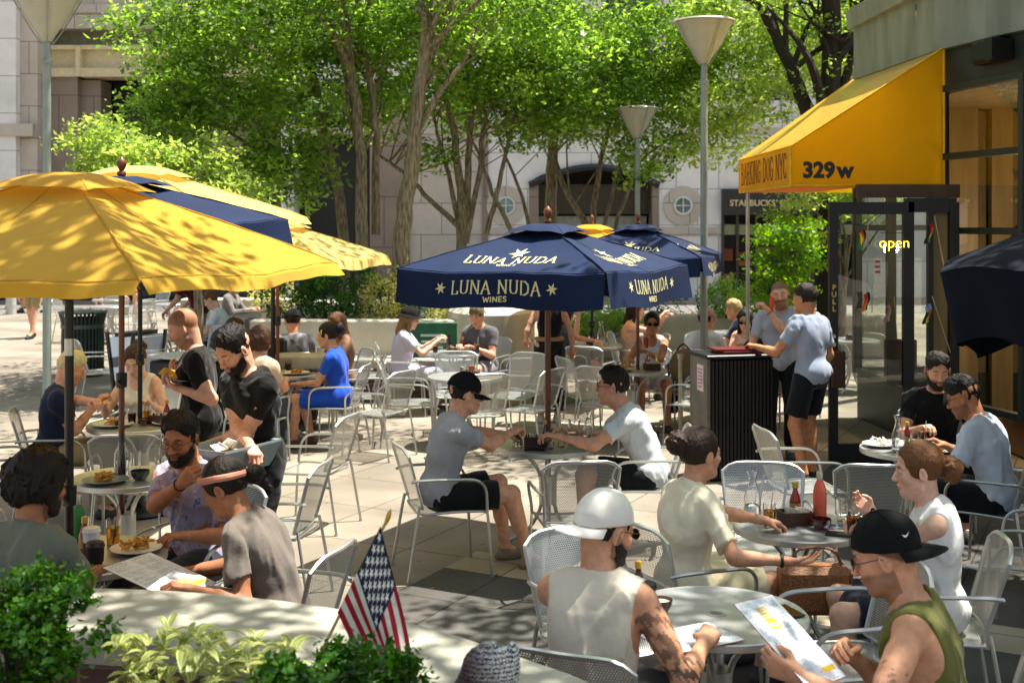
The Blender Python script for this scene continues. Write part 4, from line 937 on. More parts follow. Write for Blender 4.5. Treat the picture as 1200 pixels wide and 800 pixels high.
# ------------------------------------------------------------ office building across the street
FY = 38.0
fx = lambda px: (px-600)*FY/F
fz = lambda py: H-(py-YH)*FY/F
def panelmat(name, c, w, h, joint='8d8880', var=.06, off=.5):
    m, t, b, L = newmat(name); tc = nd(t, 'ShaderNodeTexCoord'); sp = nd(t, 'ShaderNodeSeparateXYZ'); L(tc.outputs['Object'], sp.inputs[0])
    ax = nd(t, 'ShaderNodeMath', operation='ADD'); L(sp.outputs[0], ax.inputs[0]); L(sp.outputs[1], ax.inputs[1])
    cb = nd(t, 'ShaderNodeCombineXYZ'); L(ax.outputs[0], cb.inputs[0]); L(sp.outputs[2], cb.inputs[1])
    br = nd(t, 'ShaderNodeTexBrick'); br.offset = off; br.inputs['Scale'].default_value = 1; br.inputs['Brick Width'].default_value = w; br.inputs['Row Height'].default_value = h; br.inputs['Mortar Size'].default_value = .014
    cl = lin(c); br.inputs['Color1'].default_value = (*[x*(1-var) for x in cl], 1); br.inputs['Color2'].default_value = (*[min(1, x*(1+var)) for x in cl], 1); br.inputs['Mortar'].default_value = (*lin(joint), 1); br.inputs['Mortar Smooth'].default_value = .3
    L(cb.outputs[0], br.inputs['Vector']); n = nd(t, 'ShaderNodeTexNoise', Scale=1.2, Detail=8.0, Roughness=.7); L(tc.outputs['Object'], n.inputs['Vector'])
    mr = nd(t, 'ShaderNodeMapRange'); mr.inputs[1].default_value = .3; mr.inputs[2].default_value = .7; mr.inputs[3].default_value = .84; mr.inputs[4].default_value = 1.08; L(n.outputs[0], mr.inputs[0])
    vm = nd(t, 'ShaderNodeVectorMath', operation='MULTIPLY'); L(br.outputs[0], vm.inputs[0]); L(mr.outputs[0], vm.inputs[1]); L(vm.outputs[0], b.inputs['Base Color']); b.inputs['Roughness'].default_value = .6; return m
S_light = panelmat('light_granite', 'e2deda', 1.35, 1.15, var=.05); S_pink = panelmat('pinkish_granite', 'bdb3a6', 1.3, 1.0, '6d6259'); S_brown = panelmat('brown_granite_panels', '877769', 1.3, 1.6, '4c4038'); S_cream = mat('cream_stone', 'c9bb94', .7, var=.08)
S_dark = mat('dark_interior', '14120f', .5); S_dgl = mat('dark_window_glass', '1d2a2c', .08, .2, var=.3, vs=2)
off = empty('office_building', (0, 0, 0)); tag(off, 'grey granite office building with an arch and round windows across the street', 'building')
def fbox(mb, x0, x1, y0, y1, front=0.0, depth=1.0):
    """a wall block seen between pixel columns x0..x1 and rows y0 (top)..y1; front = how far it stands out towards the camera"""
    mb.box(((fx(x0)+fx(x1))/2, FY-front+depth/2, (fz(y0)+fz(y1))/2), (fx(x1)-fx(x0), depth, fz(y0)-fz(y1))); return mb
GZ = YH+H*F/FY                      # row where the facade meets the ground
w = MB(); fbox(w, -700, 330, -700, -40, 0); fbox(w, 330, 1900, -700, 118, 0)      # upper storeys
fbox(w, 330, 345, 118, GZ, .1); fbox(w, 569, 620, 118, GZ, .02); fbox(w, 772, 845, 118, GZ, .02)
fbox(w, 620, 772, 118, 196, .02); fbox(w, 1010, 1900, 118, GZ, .02)
# spandrels of the arch
for s_, xa, xb in ((1, 620, 696), (-1, 772, 696)):
    n = 10; pts = []
    for i in range(n+1):
        t = i/n; px_ = xa+(xb-xa)*t; py_ = 218-22*math.sqrt(max(0, 1-(1-t)**2)); pts.append((fx(px_), fz(py_)))
    vs = [(x, FY-.02, z) for x, z in pts]+[(x, FY-.02, fz(196)) for x, z in pts][::-1]
    w.add(vs, [(i, i+1, 2*n+1-i-1, 2*n+1-i) for i in range(n)])
w.build('wall', S_light, off, smooth=0)
w = MB(); fbox(w, -700, 37, -40, GZ, 1.2, 2.2); w.build('pier', S_light, off, smooth=0)
w = MB(); fbox(w, 37, 57, -40, GZ, .9, 1.9); fbox(w, -700, 56.8, 149, 163, 1.26, 2.2); w.build('pier_edge', S_pink, off, smooth=0)
w = MB(); fbox(w, 57, 330, -40, 6, 0, 1); fbox(w, 57, 330, 6, 16, .12); fbox(w, 57, 330, 16, 34, .05); w.build('frieze', S_pink, off, smooth=0)
w = MB(); fbox(w, 57, 330, 55, 60, .35); fbox(w, 57, 330, 60, 82, .15); fbox(w, 57, 330, 82, 92, .45); fbox(w, 95, 100, 57, 92, .5); w.build('cornice', S_cream, off, smooth=0)
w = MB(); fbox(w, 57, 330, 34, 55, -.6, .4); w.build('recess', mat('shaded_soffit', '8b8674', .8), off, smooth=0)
for a_ in ((60, 95, 92, GZ, .3), (95, 118, 94, GZ, .0), (250, 300, 92, GZ, .2), (434, 480, 118, GZ, .15), (620, 631, 215, GZ, .08), (764, 772, 215, GZ, .08), (565, 572, 100, GZ, .08)): fbox(MB(), *a_).build('column', S_brown, off, smooth=0)
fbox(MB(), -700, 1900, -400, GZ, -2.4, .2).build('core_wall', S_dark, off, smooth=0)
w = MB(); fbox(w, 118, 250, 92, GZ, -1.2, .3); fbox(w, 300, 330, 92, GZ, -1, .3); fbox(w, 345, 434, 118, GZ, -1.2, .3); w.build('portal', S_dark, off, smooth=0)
w = MB(); fbox(w, 480, 569, 170, GZ, .01); fbox(w, 480, 569, 118, 170, .0); w.build('side_wall', S_pink, off, smooth=0)
w = MB(); fbox(w, 572, 620, 266, 276, .06); fbox(w, 772, 845, 266, 276, .06); fbox(w, 330, 1010, 150, 157, .07); fbox(w, 1010, 1900, 150, 157, .07); w.build('band_course', S_pink, off, smooth=0)
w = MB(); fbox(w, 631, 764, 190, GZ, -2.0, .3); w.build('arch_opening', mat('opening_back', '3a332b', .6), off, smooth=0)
w = MB()
for i in range(16): fbox(w, 631, 764, 216+i*2.2, 217.4+i*2.2, -.4, .08)
w.build('grille', mat('bronze_grille', '4d4337', .5, .4), off, smooth=0)
w = MB(); fbox(w, 631, 764, 253, 290, -1.6, .1); w.build('street_glow_panel', mat('bright_street_tint', 'c9cdd0', .5), off, smooth=0)  # pale panel whose colour stands for the bright street beyond the arch
MB().tube([(fx(620+7.6*i), FY-.16, fz(217-21*math.sin(math.pi*i/20))) for i in range(21)], .12, 6, flat=1).build('arch_canopy', mat('dark_canopy', '1f2426', .5), off)
for px_ in (593, 800, 470):
    if px_ == 470: continue
    c = (fx(px_), FY-.1, fz(241)); rw = MB()
    def ring(rm, ro, ri, y0, y1, m_, nm, par):
        b_ = MB(); n = 32; vs = []
        for r_, y_ in ((ro, y1), (ro, y0), (ri, y0), (ri, y1)):
            for k in range(n): a = 2*math.pi*k/n; vs.append((c[0]+r_*math.cos(a), FY-y_, c[2]+r_*math.sin(a)))
        b_.add(vs, [(i*n+k, i*n+(k+1) % n, ((i+1) % 4)*n+(k+1) % n, ((i+1) % 4)*n+k) for i in range(4) for k in range(n)]); return b_.build(nm, m_, par)
    rn = ring(None, .62, .26, .09, 0, S_pink, 'round_window', off); ring(None, .30, .24, .14, 0, mat('window_ring', 'd7dbda', .3, .4), 'frame', rn)
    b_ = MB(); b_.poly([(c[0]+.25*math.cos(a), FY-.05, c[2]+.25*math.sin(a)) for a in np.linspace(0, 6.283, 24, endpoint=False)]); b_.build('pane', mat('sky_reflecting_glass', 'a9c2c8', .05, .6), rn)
    MB().box((c[0], FY-.12, c[2]), (.5, .03, .03)).box((c[0], FY-.12, c[2]), (.03, .033, .5)).build('glazing_bar', mat('window_ring', 'd7dbda', .3, .4), rn)
for i in range(9):
    x0 = 350+i*90
    for y0, y1 in ((92, 140), (0, 70), (-120, -40), (-230, -150)):
        f_ = fbox(MB(), x0, x0+50, y0, y1, .015, .05).build('window', S_dgl, off, smooth=0); fb = MB()
        fbox(fb, x0-1.5, x0, y0, y1, .06, .1); fbox(fb, x0+50, x0+51.5, y0, y1, .06, .1); fbox(fb, x0+24, x0+26, y0, y1, .05, .08); fb.build('frame', mat('window_metal', '7f8886', .4, .5), f_, smooth=0)
cf = empty('coffee_shop', (0, 0, 0)); tag(cf, 'dark coffee shop front with tan lettering behind the yellow awning', 'shop front')
w = MB(); fbox(w, 845, 1010, 222, 252, .3, 1.2); w.build('sign_board', mat('sign_dark', '25221f', .5), cf, smooth=0)
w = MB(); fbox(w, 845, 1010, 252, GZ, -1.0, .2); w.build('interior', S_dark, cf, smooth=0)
w = MB(); fbox(w, 845, 1010, 118, 222, .02); w.build('upper_wall', S_light, cf, smooth=0)
for i, x0 in enumerate((845, 862, 884, 917, 950, 982)): fbox(MB(), x0, x0+3, 252, GZ, .1, .2).build('mullion', mat('bronze', '463c30', .5, .4), cf, smooth=0)
w = MB(); fbox(w, 845, 1010, 263, 275, .02, .08); w.build('window_blind', mat('olive_blind', '8f8a68', .7), cf, smooth=0)
g_ = random.Random(3)
for x0, y0, x1, y1, c_ in ((851, 292, 862, 306, 'a8552c'), (866, 296, 880, 300, '9a4a26'), (868, 306, 884, 312, 'b86a3a'), (890, 290, 914, 298, '8a5a3a'), (852, 322, 862, 330, 'c87850')):
    fbox(MB(), x0, x1, y0, y1, -.5, .2).build('display_box', mat('box_'+c_, c_, .6), cf, smooth=0)
me = text_mesh('STARBUCKS  COFFEE', .265, .008, .02); to = link('sign_letters', me, mat('tan_letters', 'c9b58a', .5), cf, smooth=False)
to.rotation_euler = (R(90), 0, 0); to.location = (fx(899), FY-.34, fz(238.5))
# left street side: dark shop fronts low on the far left
sh_ = empty('street_shop', (0, 0, 0)); tag(sh_, 'dark shop fronts at street level on the far left', 'shop front')
w = MB(); fbox(w, -700, 330, 300, GZ, 1.35, .1); w.build('glass_front', S_dgl, sh_, smooth=0)
w = MB()
for i in range(14): fbox(w, -260+i*42, -257+i*42, 298, GZ, 1.45, .1)
fbox(w, -700, 330, 296, 301, 1.45, .1); w.build('frame', mat('bronze', '463c30', .5, .4), sh_, smooth=0)
# ------------------------------------------------------------ long planter with seat wall and its rounded end
C_ = M_concrete
pl = empty('seat_planter', (0, 0, 0)); tag(pl, 'long pale concrete planter wall with a bench on brown brick behind the tables', 'planter')
def brickmat(name, c, j):
    m = panelmat(name, c, .21, .075, j, .25); return m
BR = brickmat('brown_brick', '5a3f33', '7a6c60')
for n in ('brown_brick',):
    for nn in BR.node_tree.nodes:
        if nn.type == 'TEX_BRICK': nn.inputs['Mortar Size'].default_value = .006
X0, X1 = -3.6, -.2
wl = MB().box(((X0+X1)/2, 16.55, .62), (X1-X0, .34, .80), bev=.015); wl.build('back_wall', C_, pl)
b = MB()
for i in range(3): x = X0+(i+.5)*(X1-X0)/3; b.box((x, 16.02, .50), ((X1-X0)/3-.008, .72, .10), bev=.012)
b.build('bench_slab', C_, pl); MB().box(((X0+X1)/2, 16.12, .225), (X1-X0-.1, .46, .45)).build('brick_base', BR, pl, smooth=0)
MB().box(((X0+X1)/2, 19.5, .48), (X1-X0, 5.6, .9)).build('soil_box', C_, pl, smooth=0)
# rounded end of the planter: a curved pale wall with a sloping stone cap
en = empty('planter_end', (0, 0, 0)); tag(en, 'curved pale stone end of the planter with a sloping cap beside the blue umbrella', 'planter')
b = MB(); n = 18; pr = []
for i in range(n+1):
    a = R(-95+150*i/n); pr.append((-.25+1.25*math.sin(a)*.55, 17.3-1.35*math.cos(a)))
inn = [(x*.9-.05, y+.25) for x, y in pr]
vs = []
for (x, y), (x2, y2) in zip(pr, inn): vs += [(x, y, 0), (x, y, 1.12), (x2, y2, 1.22), (x2, y2+.02, 1.0)]
fs = []
for i in range(n): a = i*4; fs += [(a, a+4, a+5, a+1), (a+1, a+5, a+6, a+2), (a+2, a+6, a+7, a+3)]
b.add(vs, fs); b.build('curved_wall', C_, en, smooth=25)
MB().prism([(-.9, 16.9), (.2, 16.5), (.35, 18.2), (-.7, 19.0)], 1.18, 1.24).build('cap_stone', C_, en)
gs = MB().box((0, 0, 0), (.62, .03, .46), bev=.008).build('bench_sign', mat('green_card', '0f5a38', .5), None); gs.location = (-1.03, 15.70, .82); gs.rotation_euler = (R(-8), 0, 0); tag(gs, 'green board leaning on the pale bench wall between the two diners', 'sign')
for i, (w_, z_) in enumerate(((.30, .06), (.34, -.02), (.20, -.1))): MB().box((-.02+.03*i, -.019, z_), (w_, .004, .03)).build('lettering', mat('white_print', 'cfe0d4', .6), gs, smooth=0)
# far low ledges
for (x0, x1, y, z, lb) in ((-6.6, -4.4, 24.0, .85, 'pale stone ledge in front of the far hedge on the left'), (1.2, 6.5, 21.0, .75, 'pale stone ledge behind the diners near the podium')):
    o = MB().box(((x0+x1)/2, y, z/2), (x1-x0, .5, z), bev=.02).build('stone_ledge', C_); tag(o, lb, 'planter wall')
# ------------------------------------------------------------ front planter: curved coping, soil
fp = empty('front_planter', (0, 0, 0)); tag(fp, 'curved planter with a wide white coping across the bottom of the picture', 'planter')
farp = [(-60, 690), (90, 687), (230, 692), (370, 707), (500, 732), (620, 770), (700, 800), (800, 860)]
CZ = .95; far_ = [(Vector(((px-600)*F*(H-CZ)/(py-YH)/F, F*(H-CZ)/(py-YH)))) for px, py in farp]
far_ = [Vector((v.x, v.y)) for v in bez([(v.x, v.y, 0) for v in far_], 5)]
near = []
for i, v in enumerate(far_):
    t = (far_[min(i+1, len(far_)-1)]-far_[max(i-1, 0)]).normalized(); near.append(v+Vector((t.y, -t.x))*.52)
vs = []; n = len(far_); e = .018
for a, b2 in zip(far_, near):
    d = (b2-a).normalized(); vs += [(a.x, a.y, CZ-.10), (a.x, a.y, CZ-e), (a.x+d.x*e, a.y+d.y*e, CZ), (b2.x-d.x*e, b2.y-d.y*e, CZ), (b2.x, b2.y, CZ-e), (b2.x, b2.y, CZ-.10)]
fs = [(i*6+k, i*6+(k+1) % 6, (i+1)*6+(k+1) % 6, (i+1)*6+k) for i in range(n-1) for k in range(6)]
MB().add(vs, fs).build('coping', mat('white_coping', 'a19e8e', .75, var=.08, vs=5, bump=.2, bs=120), fp, smooth=30)
vs = []
for a, b2 in zip(far_, near): d = (b2-a).normalized(); p = a+d*.05; r_ = b2-d*.04; vs += [(p.x, p.y, 0), (p.x, p.y, CZ-.10), (r_.x, r_.y, CZ-.10), (r_.x, r_.y, 0)]
fs = [(i*4+k, i*4+(k+1) % 4, (i+1)*4+(k+1) % 4, (i+1)*4+k) for i in range(n-1) for k in range(4)]
MB().add(vs, fs).build('wall', BR, fp, smooth=30)
so = MB(); 
so.add([(p.x, p.y+0, .70) for p in [v*.985 for v in near]]+[(p.x*1.0, .9, .70) for p in near], [(i, i+1, n+i+1, n+i) for i in range(n-1)])
so.build('soil', mat('soil', '2c1d12', .95, var=.4, vs=30, bump=.8, bs=50), fp, smooth=0)
st_ = so
# ============================================================ LEAVES AND TREES
def leaves(centres, size, spread, per, tilt=.7, aspect=.55, rng=None, flat=.4, col=(0, 1), droop=.1):
    """many small folded leaves round each centre; returns vertices, faces, tone per vertex"""
    rng = rng or RNG; C = np.repeat(np.asarray(centres, 'f4'), per, 0); N = len(C)
    tone0 = np.repeat(rng.uniform(col[0], col[1], len(centres)), per)
    o = rng.normal(size=(N, 3)); o /= np.linalg.norm(o, axis=1, keepdims=True); o *= (rng.uniform(0, 1, (N, 1))**.45); o[:, 2] *= flat; Pc = C+o*spread
    nrm = rng.normal(size=(N, 3))*tilt+np.array((0, 0, 1.0)); nrm /= np.linalg.norm(nrm, axis=1, keepdims=True)
    d = rng.normal(size=(N, 3)); d[:, 2] -= droop*3; d -= nrm*(d*nrm).sum(1, keepdims=True); d /= np.linalg.norm(d, axis=1, keepdims=True); s = np.cross(nrm, d)
    sz = size*rng.uniform(.45, 1.5, (N, 1)); w = sz*aspect*.5
    V = np.stack([Pc, Pc+d*sz*.5+s*w-nrm*w*.35, Pc+d*sz, Pc+d*sz*.5-s*w-nrm*w*.35], 1).reshape(-1, 3)
    Fc = np.arange(N*4).reshape(-1, 4); tn = np.clip(tone0*.72+.28*rng.uniform(0, 1, N), 0, 1); return V, Fc, np.repeat(tn, 4)
def leafobj(name, m, parent, parts):
    V = np.concatenate([p[0] for p in parts]); T_ = np.concatenate([p[2] for p in parts]); Fc = []; n0 = 0
    for p in parts: Fc.append(p[1]+n0); n0 += len(p[0])
    me = rawmesh(name, V, np.concatenate(Fc)); setcol(me, T_); return link(name, me, m, parent, smooth=False)
def blob(c, r, n, rng, shell=.0):
    o = rng.normal(size=(n, 3)); o /= np.linalg.norm(o, axis=1, keepdims=True); o *= (shell+(1-shell)*rng.uniform(0, 1, (n, 1)))**.5; return np.array(c)+o*np.array(r)
BARK = mat('grey_bark', '6e6250', .9, var=.4, vs=6, bump=.9, bs=30, stretch=(6, 6, 1), c2='9a8c74')
BARKD = mat('dark_bark', '2e261f', .9, var=.4, vs=6, bump=.9, bs=30, stretch=(6, 6, 1))
LG = leafmat('tree_leaf', '27471a', '9cba52', .58, .36); LG2 = leafmat('bright_leaf', '55722a', 'bccb6c', .55); LD = leafmat('dark_leaf', '142a0c', '3a5a18', .3)
def tree(label, stems, blobs, leaf=LG, bark=BARK, size=.10, per=58, spread=.46, seed=1, name='tree', group=None):
    """stems: [(points, r0, r1), ...]; blobs: [(centre, radii, clusters), ...]"""
    rng = np.random.default_rng(seed); g = random.Random(seed); base = stems[0][0][0]
    root = empty(name, (base[0], base[1], 0)); tag(root, label, 'tree', group); off_ = Vector((-base[0], -base[1], 0)); tk = MB()
    cl = []
    for c, r_, n_ in blobs: cl.append(blob(c, r_, n_, rng))
    cl = np.concatenate(cl)
    for pts, r0, r1 in stems:
        pp = bez(pts, 5); m_ = len(pp); pp = [p+Vector((g.uniform(-1, 1), g.uniform(-1, 1), 0))*.02*min(1, i/4) for i, p in enumerate(pp)]
        tk.tube([p+off_ for p in pp], [r0+(r1-r0)*i/(m_-1) for i in range(m_)], 8)
        for k in range(7):                                    # side branches reaching leaf clusters
            p = pp[int(m_*g.uniform(.45, .98))]; c = cl[int(np.argmin(((cl-np.array(p)-np.array((g.uniform(-2, 2), g.uniform(-1.5, 1.5), g.uniform(0, 2))))**2).sum(1)))]; c = Vector(c)
            if (c-p).length > 4: continue
            mid = p.lerp(c, .5)+Vector((g.uniform(-.2, .2), g.uniform(-.2, .2), g.uniform(0, .25))); tk.tube([q_+off_ for q_ in bez([p, mid, c], 4)], [r1*.8*(1-i/9) for i in range(9)], 5)
    tk.build('trunk', bark, root)
    cr = leafobj('crown', leaf, root, [leaves(cl+np.array(off_), size, spread, per, rng=rng)]); return root
def px3(lst, d): return [P(x, y, d+dd) if False else P(x, y, d) for x, y, *dd in lst]
def stem(lst, d0, r0, r1, dd=0): n = len(lst); return ([P(x, y, d0+dd*i/(n-1)) for i, (x, y) in enumerate(lst)], r0, r1)
def grounded(s_):                                              # run the first point down to the soil
    pts, a, b_ = s_; p = pts[0]; return ([Vector((p.x, p.y, .45))]+pts, a*1.15, b_)
D1 = 19.5
tree('tall slim plaza tree leaning left, trunk rising beside the yellow umbrella tip', [grounded(stem([(403, 270), (388, 190), (372, 110), (357, 50), (342, -20)], D1, .085, .05)),
     stem([(385, 175), (345, 195), (300, 175), (262, 150)], D1, .055, .02, -1), stem([(360, 150), (350, 100), (330, 60), (290, 20)], D1, .05, .02)],
     [(P(290, 120, 18.5), (1.6, 1.6, .95), 95), (P(205, 130, 17.5), (1.0, 1.3, .85), 60), (P(300, 20, 18.5), (2.0, 2.0, .8), 90), (P(215, 45, 17.5), (1.1, 1.3, .55), 44), (P(330, 190, 18.5), (.8, 1.2, .5), 26), (P(330, -60, 19), (3, 3, 1.2), 90), (P(265, 200, 18), (1.0, 1.0, .45), 34), (P(345, 215, 19), (.8, .9, .4), 12)], seed=11)
tree('plaza tree with the straightest trunk, second from the left of the row', [grounded(stem([(424, 275), (424, 200), (414, 100), (400, -10)], 18.5, .095, .065)), stem([(412, 110), (395, 60), (372, 20)], 18.5, .05, .02), stem([(440, 275), (441, 190), (436, 110), (424, 40), (418, -10)], 18.9, .07, .045)],
     [(P(395, 70, 20.0), (1.5, 1.8, 1.2), 90), (P(400, -60, 19), (2.6, 2.6, 1.3), 90), (P(440, 130, 20.5), (1.0, 1.2, .6), 36)], seed=12)
tree('thick pale plaza tree forking to the right in front of the granite wall', [grounded(stem([(470, 290), (480, 210), (490, 120), (497, 60), (507, -20)], 17.6, .12, .08)), stem([(492, 75), (520, 40), (532, -10)], 17.6, .06, .03), stem([(487, 160), (515, 108), (545, 70), (560, 30)], 17.6, .05, .02)],
     [(P(540, 40, 19.0), (1.7, 1.8, 1.1), 110), (P(530, -70, 18), (2.8, 2.6, 1.3), 90), (P(470, 50, 19.5), (.9, 1.4, .7), 26)], seed=13)
tree('many stemmed plaza tree fanning out behind the blue umbrella', [grounded(stem([(541, 280), (540, 220), (530, 150), (515, 90), (500, 50)], 20.5, .09, .03)), stem([(545, 285), (548, 200), (552, 130), (545, 70)], 20.5, .075, .03), stem([(542, 270), (505, 235), (470, 200), (440, 180)], 20.5, .055, .02),
     stem([(570, 275), (585, 215), (600, 145), (612, 110)], 20.5, .05, .02), stem([(538, 265), (522, 190), (508, 140)], 20.5, .05, .02), stem([(546, 285), (562, 200), (566, 150), (590, 95), (628, 60)], 20.5, .055, .02), stem([(606, 285), (577, 225), (560, 180), (545, 145)], 20.5, .045, .015)],
     [(P(600, 60, 21), (1.9, 1.9, 1.1), 120), (P(560, 110, 21), (1.2, 1.6, .7), 60), (P(660, 90, 20.5), (1.4, 1.5, .9), 90), (P(640, 150, 20.5), (.9, 1.2, .35), 26), (P(620, -40, 20.5), (3.0, 2.6, 1.2), 100), (P(505, 180, 20.5), (.5, .8, .25), 8)], seed=14)
tree('slender many stemmed tree in front of the arched doorway', [grounded(stem([(694, 285), (672, 240), (655, 205), (648, 170)], 22, .075, .03)), stem([(694, 280), (697, 230), (710, 160), (722, 110)], 22, .07, .02), stem([(646, 285), (646, 200), (650, 120), (640, 60)], 22.5, .12, .07), stem([(622, 285), (612, 230), (590, 175), (580, 145)], 22, .04, .015),
     stem([(704, 285), (715, 235), (730, 180), (760, 140)], 22, .045, .015), stem([(716, 285), (730, 240), (750, 190), (790, 160)], 22, .045, .015)],
     [(P(720, 60, 22), (2.0, 1.9, 1.2), 140), (P(700, 120, 22), (1.5, 1.5, .7), 80), (P(640, 140, 22), (.9, 1.2, .3), 18), (P(785, 90, 22.5), (1.6, 1.6, 1.1), 110), (P(730, -50, 22), (3.0, 2.4, 1.2), 100), (P(755, 175, 21.5), (1.0, .9, .28), 20), (P(770, 205, 21), (.5, .7, .2), 8)], seed=15)
tree('dark trunked tree with two thick limbs behind the yellow awning', [grounded(stem([(972, 260), (972, 160), (975, 60), (972, -20)], 20, .19, .15)), stem([(955, 160), (935, 100), (915, 55), (885, -10)], 20, .14, .08), stem([(975, 90), (962, 45), (950, 0)], 20, .06, .03), stem([(982, 120), (1000, 60), (1010, 0)], 20, .09, .05)],
     [(P(880, 90, 21), (1.6, 1.6, 1.1), 80), (P(930, 30, 21.5), (2.0, 1.8, 1.0), 100), (P(1010, 60, 22), (1.3, 1.6, 1.0), 60), (P(850, 140, 21.5), (1.0, 1.2, 1.0), 60), (P(870, 20, 21), (1.4, 1.5, .7), 50), (P(960, -80, 21), (3.4, 2.6, 1.2), 90), (P(1085, 10, 21), (1.8, 1.6, .7), 50)], leaf=LG2, bark=BARKD, seed=16, size=.095)
tree('low spreading pale green tree in front of the brown columns', [grounded(stem([(232, 300), (225, 260), (190, 215), (150, 190)], 16, .06, .02)), stem([(225, 262), (170, 240), (130, 215)], 16, .03, .012)],
     [(P(120, 170, 16), (.62, .8, .42), 30), (P(160, 200, 16), (.8, .9, .5), 44), (P(210, 190, 16.3), (.9, .9, .5), 44), (P(270, 225, 16.5), (.9, .8, .35), 30), (P(110, 215, 16), (.4, .6, .28), 12)], leaf=LG2, seed=17, size=.075, spread=.30)
tree('young leafy tree by the coffee shop window behind the man on the phone', [grounded(stem([(925, 370), (928, 320), (918, 275)], 19, .05, .03))], [(P(925, 280, 19), (.62, .6, .42), 36), (P(915, 320, 19), (.55, .6, .45), 30), (P(945, 300, 19), (.4, .5, .5), 20), (P(905, 350, 19), (.5, .5, .3), 14)], leaf=leafmat('lime_leaf', '3f6d14', '93b52f', .5), seed=18, size=.075, spread=.24, per=40)
tree('small green tree beyond the cafe corner, seen through the door glass', [([Vector((5.4, 19.6, 0)), Vector((5.45, 19.6, 1.2)), Vector((5.5, 19.7, 2.2))], .06, .03)], [((5.3, 19.6, 2.9), (1.2, .9, .9), 60)], leaf=LG2, seed=61, size=.09, spread=.3)
# trees standing out of the frame whose crowns reach over the tables and cast the dappled shade
def shade_tree(label, base, blobs, seed, size=.12, per=52, spread=.6):
    bx_, by_ = base; st2 = [([Vector((bx_, by_, 0)), Vector((bx_+.1, by_+.1, 2.5)), Vector((bx_, by_+.3, 5)), Vector(blobs[0][0])], .17, .07)]
    for c, r_, n_ in blobs[1:]: st2.append(([Vector((bx_, by_+.3, 4.6)), (Vector((bx_, by_+.3, 5.2))+Vector(c))/2+Vector((0, 0, .4)), Vector(c)], .07, .03))
    return tree(label, st2, blobs, seed=seed, size=size, per=per, spread=spread)
shade_tree('tall plaza tree beside the cafe whose crown shades the tables on the right', (6.6, 2.6), [((4.6, 5.0, 7.2), (2.6, 2.6, .7), 95), ((6.0, 7.2, 7.6), (2.2, 1.6, .7), 60), ((3.0, 4.2, 7.4), (1.5, 1.6, .5), 34), ((3.0, 7.2, 7.2), (1.9, 1.5, .5), 38), ((5.5, 7.7, 7.2), (1.2, 1.1, .4), 44), ((6.4, 9.6, 8), (1.6, 1.3, .6), 26)], 31)
shade_tree('plaza tree behind the viewer whose crown dapples the white coping', (-3.4, -1.4), [((-.2, 4.2, 7.0), (2.0, 1.4, .5), 26), ((-1.2, 6.2, 7.2), (1.5, 1.5, .5), 22), ((2.0, 4.2, 7.2), (1.4, 1.1, .4), 18), ((.1, 5.3, 7.0), (2.0, .8, .4), 30)], 32)
shade_tree('plaza tree on the far left whose crown dapples the open pavement', (-9.0, 11.5), [((-5.2, 14, 7.2), (2.4, 2.6, .6), 40), ((-7.5, 18.0, 7.4), (2.6, 3.2, .6), 44), ((-1.0, 14.5, 7.4), (2.4, 2.6, .5), 42)], 33)
shade_tree('plaza tree behind the cafe corner shading the far tables', (7.6, 17.5), [((2.9, 13.0, 7.6), (1.0, 1.6, .5), 14), ((5.2, 18.5, 7.6), (2.4, 2.6, .6), 40)], 34)
# ------------------------------------------------------------ hedges and shrubs
def shrub(name, label, blobs, leaf, size=.05, per=60, spread=.16, seed=5, tilt=1.2, aspect=.55, cat='shrub'):
    rng = np.random.default_rng(seed); cl = np.concatenate([blob(c, r_, n_, rng, .35) for c, r_, n_ in blobs]); c0 = cl.mean(0); z0 = cl[:, 2].min()
    root = empty(name, (c0[0], c0[1], max(0, z0-.1))); tag(root, label, cat); off_ = -np.array((c0[0], c0[1], max(0, z0-.1)))
    leafobj('foliage', leaf, root, [leaves(cl+off_, size, spread, per, tilt=tilt, aspect=aspect, rng=rng, flat=.8)])
    b = MB(); g = random.Random(seed)
    for i in range(0, len(cl), 3): p = Vector(cl[i]+off_); b.tube([Vector((p.x*.3, p.y*.3, 0)), p*.6+Vector((0, 0, -.03)), p], [.008, .006, .003], 5)
    b.build('stems', BARKD, root); return root
LV = leafmat('variegated_leaf', '8f9440', 'd6cf8a', .35); LH = leafmat('hedge_leaf', '16300c', '4a7a1e', .35); LP = leafmat('pale_shrub_leaf', '4e7a22', 'a8c560', .4)
shrub('hedge', 'dense dark green hedge in the long planter under the tree trunks', [(P(x, 345, 17.6), (.5, .6, .42), 34) for x in (345, 385, 425)], LH, seed=41, cat='hedge')
shrub('shrub', 'cream and green variegated shrub at the end of the dark hedge', [(P(452, 350, 17.3), (.34, .4, .42), 34), (P(470, 335, 17.4), (.2, .3, .3), 14)], LV, seed=42)
shrub('hedge', 'dark hedge piece behind the woman in the black hat', [(P(505, 350, 17.6), (.5, .5, .42), 40), (P(570, 350, 17.8), (.3, .5, .35), 22)], LH, seed=43, cat='hedge')
shrub('shrub', 'small variegated shrub behind the man with the backwards cap', [(P(520, 370, 17.2), (.18, .3, .16), 12)], LV, seed=44)
shrub('hedge', 'pale green ground shrubs behind the standing woman', [(P(x, 372, 20.3), (.5, .5, .30), 24) for x in (668, 700, 735)], LP, seed=45, cat='hedge')
shrub('shrub', 'rounded green shrub to the right of the blue umbrellas', [(P(850, 345, 20.5), (.42, .5, .36), 34)], LP, seed=46)
shrub('hedge', 'leafy hedge beyond the diners near the podium', [(P(x, 365, 22), (.6, .5, .32), 20) for x in (765, 805, 845, 890, 940)], LH, seed=47, cat='hedge')
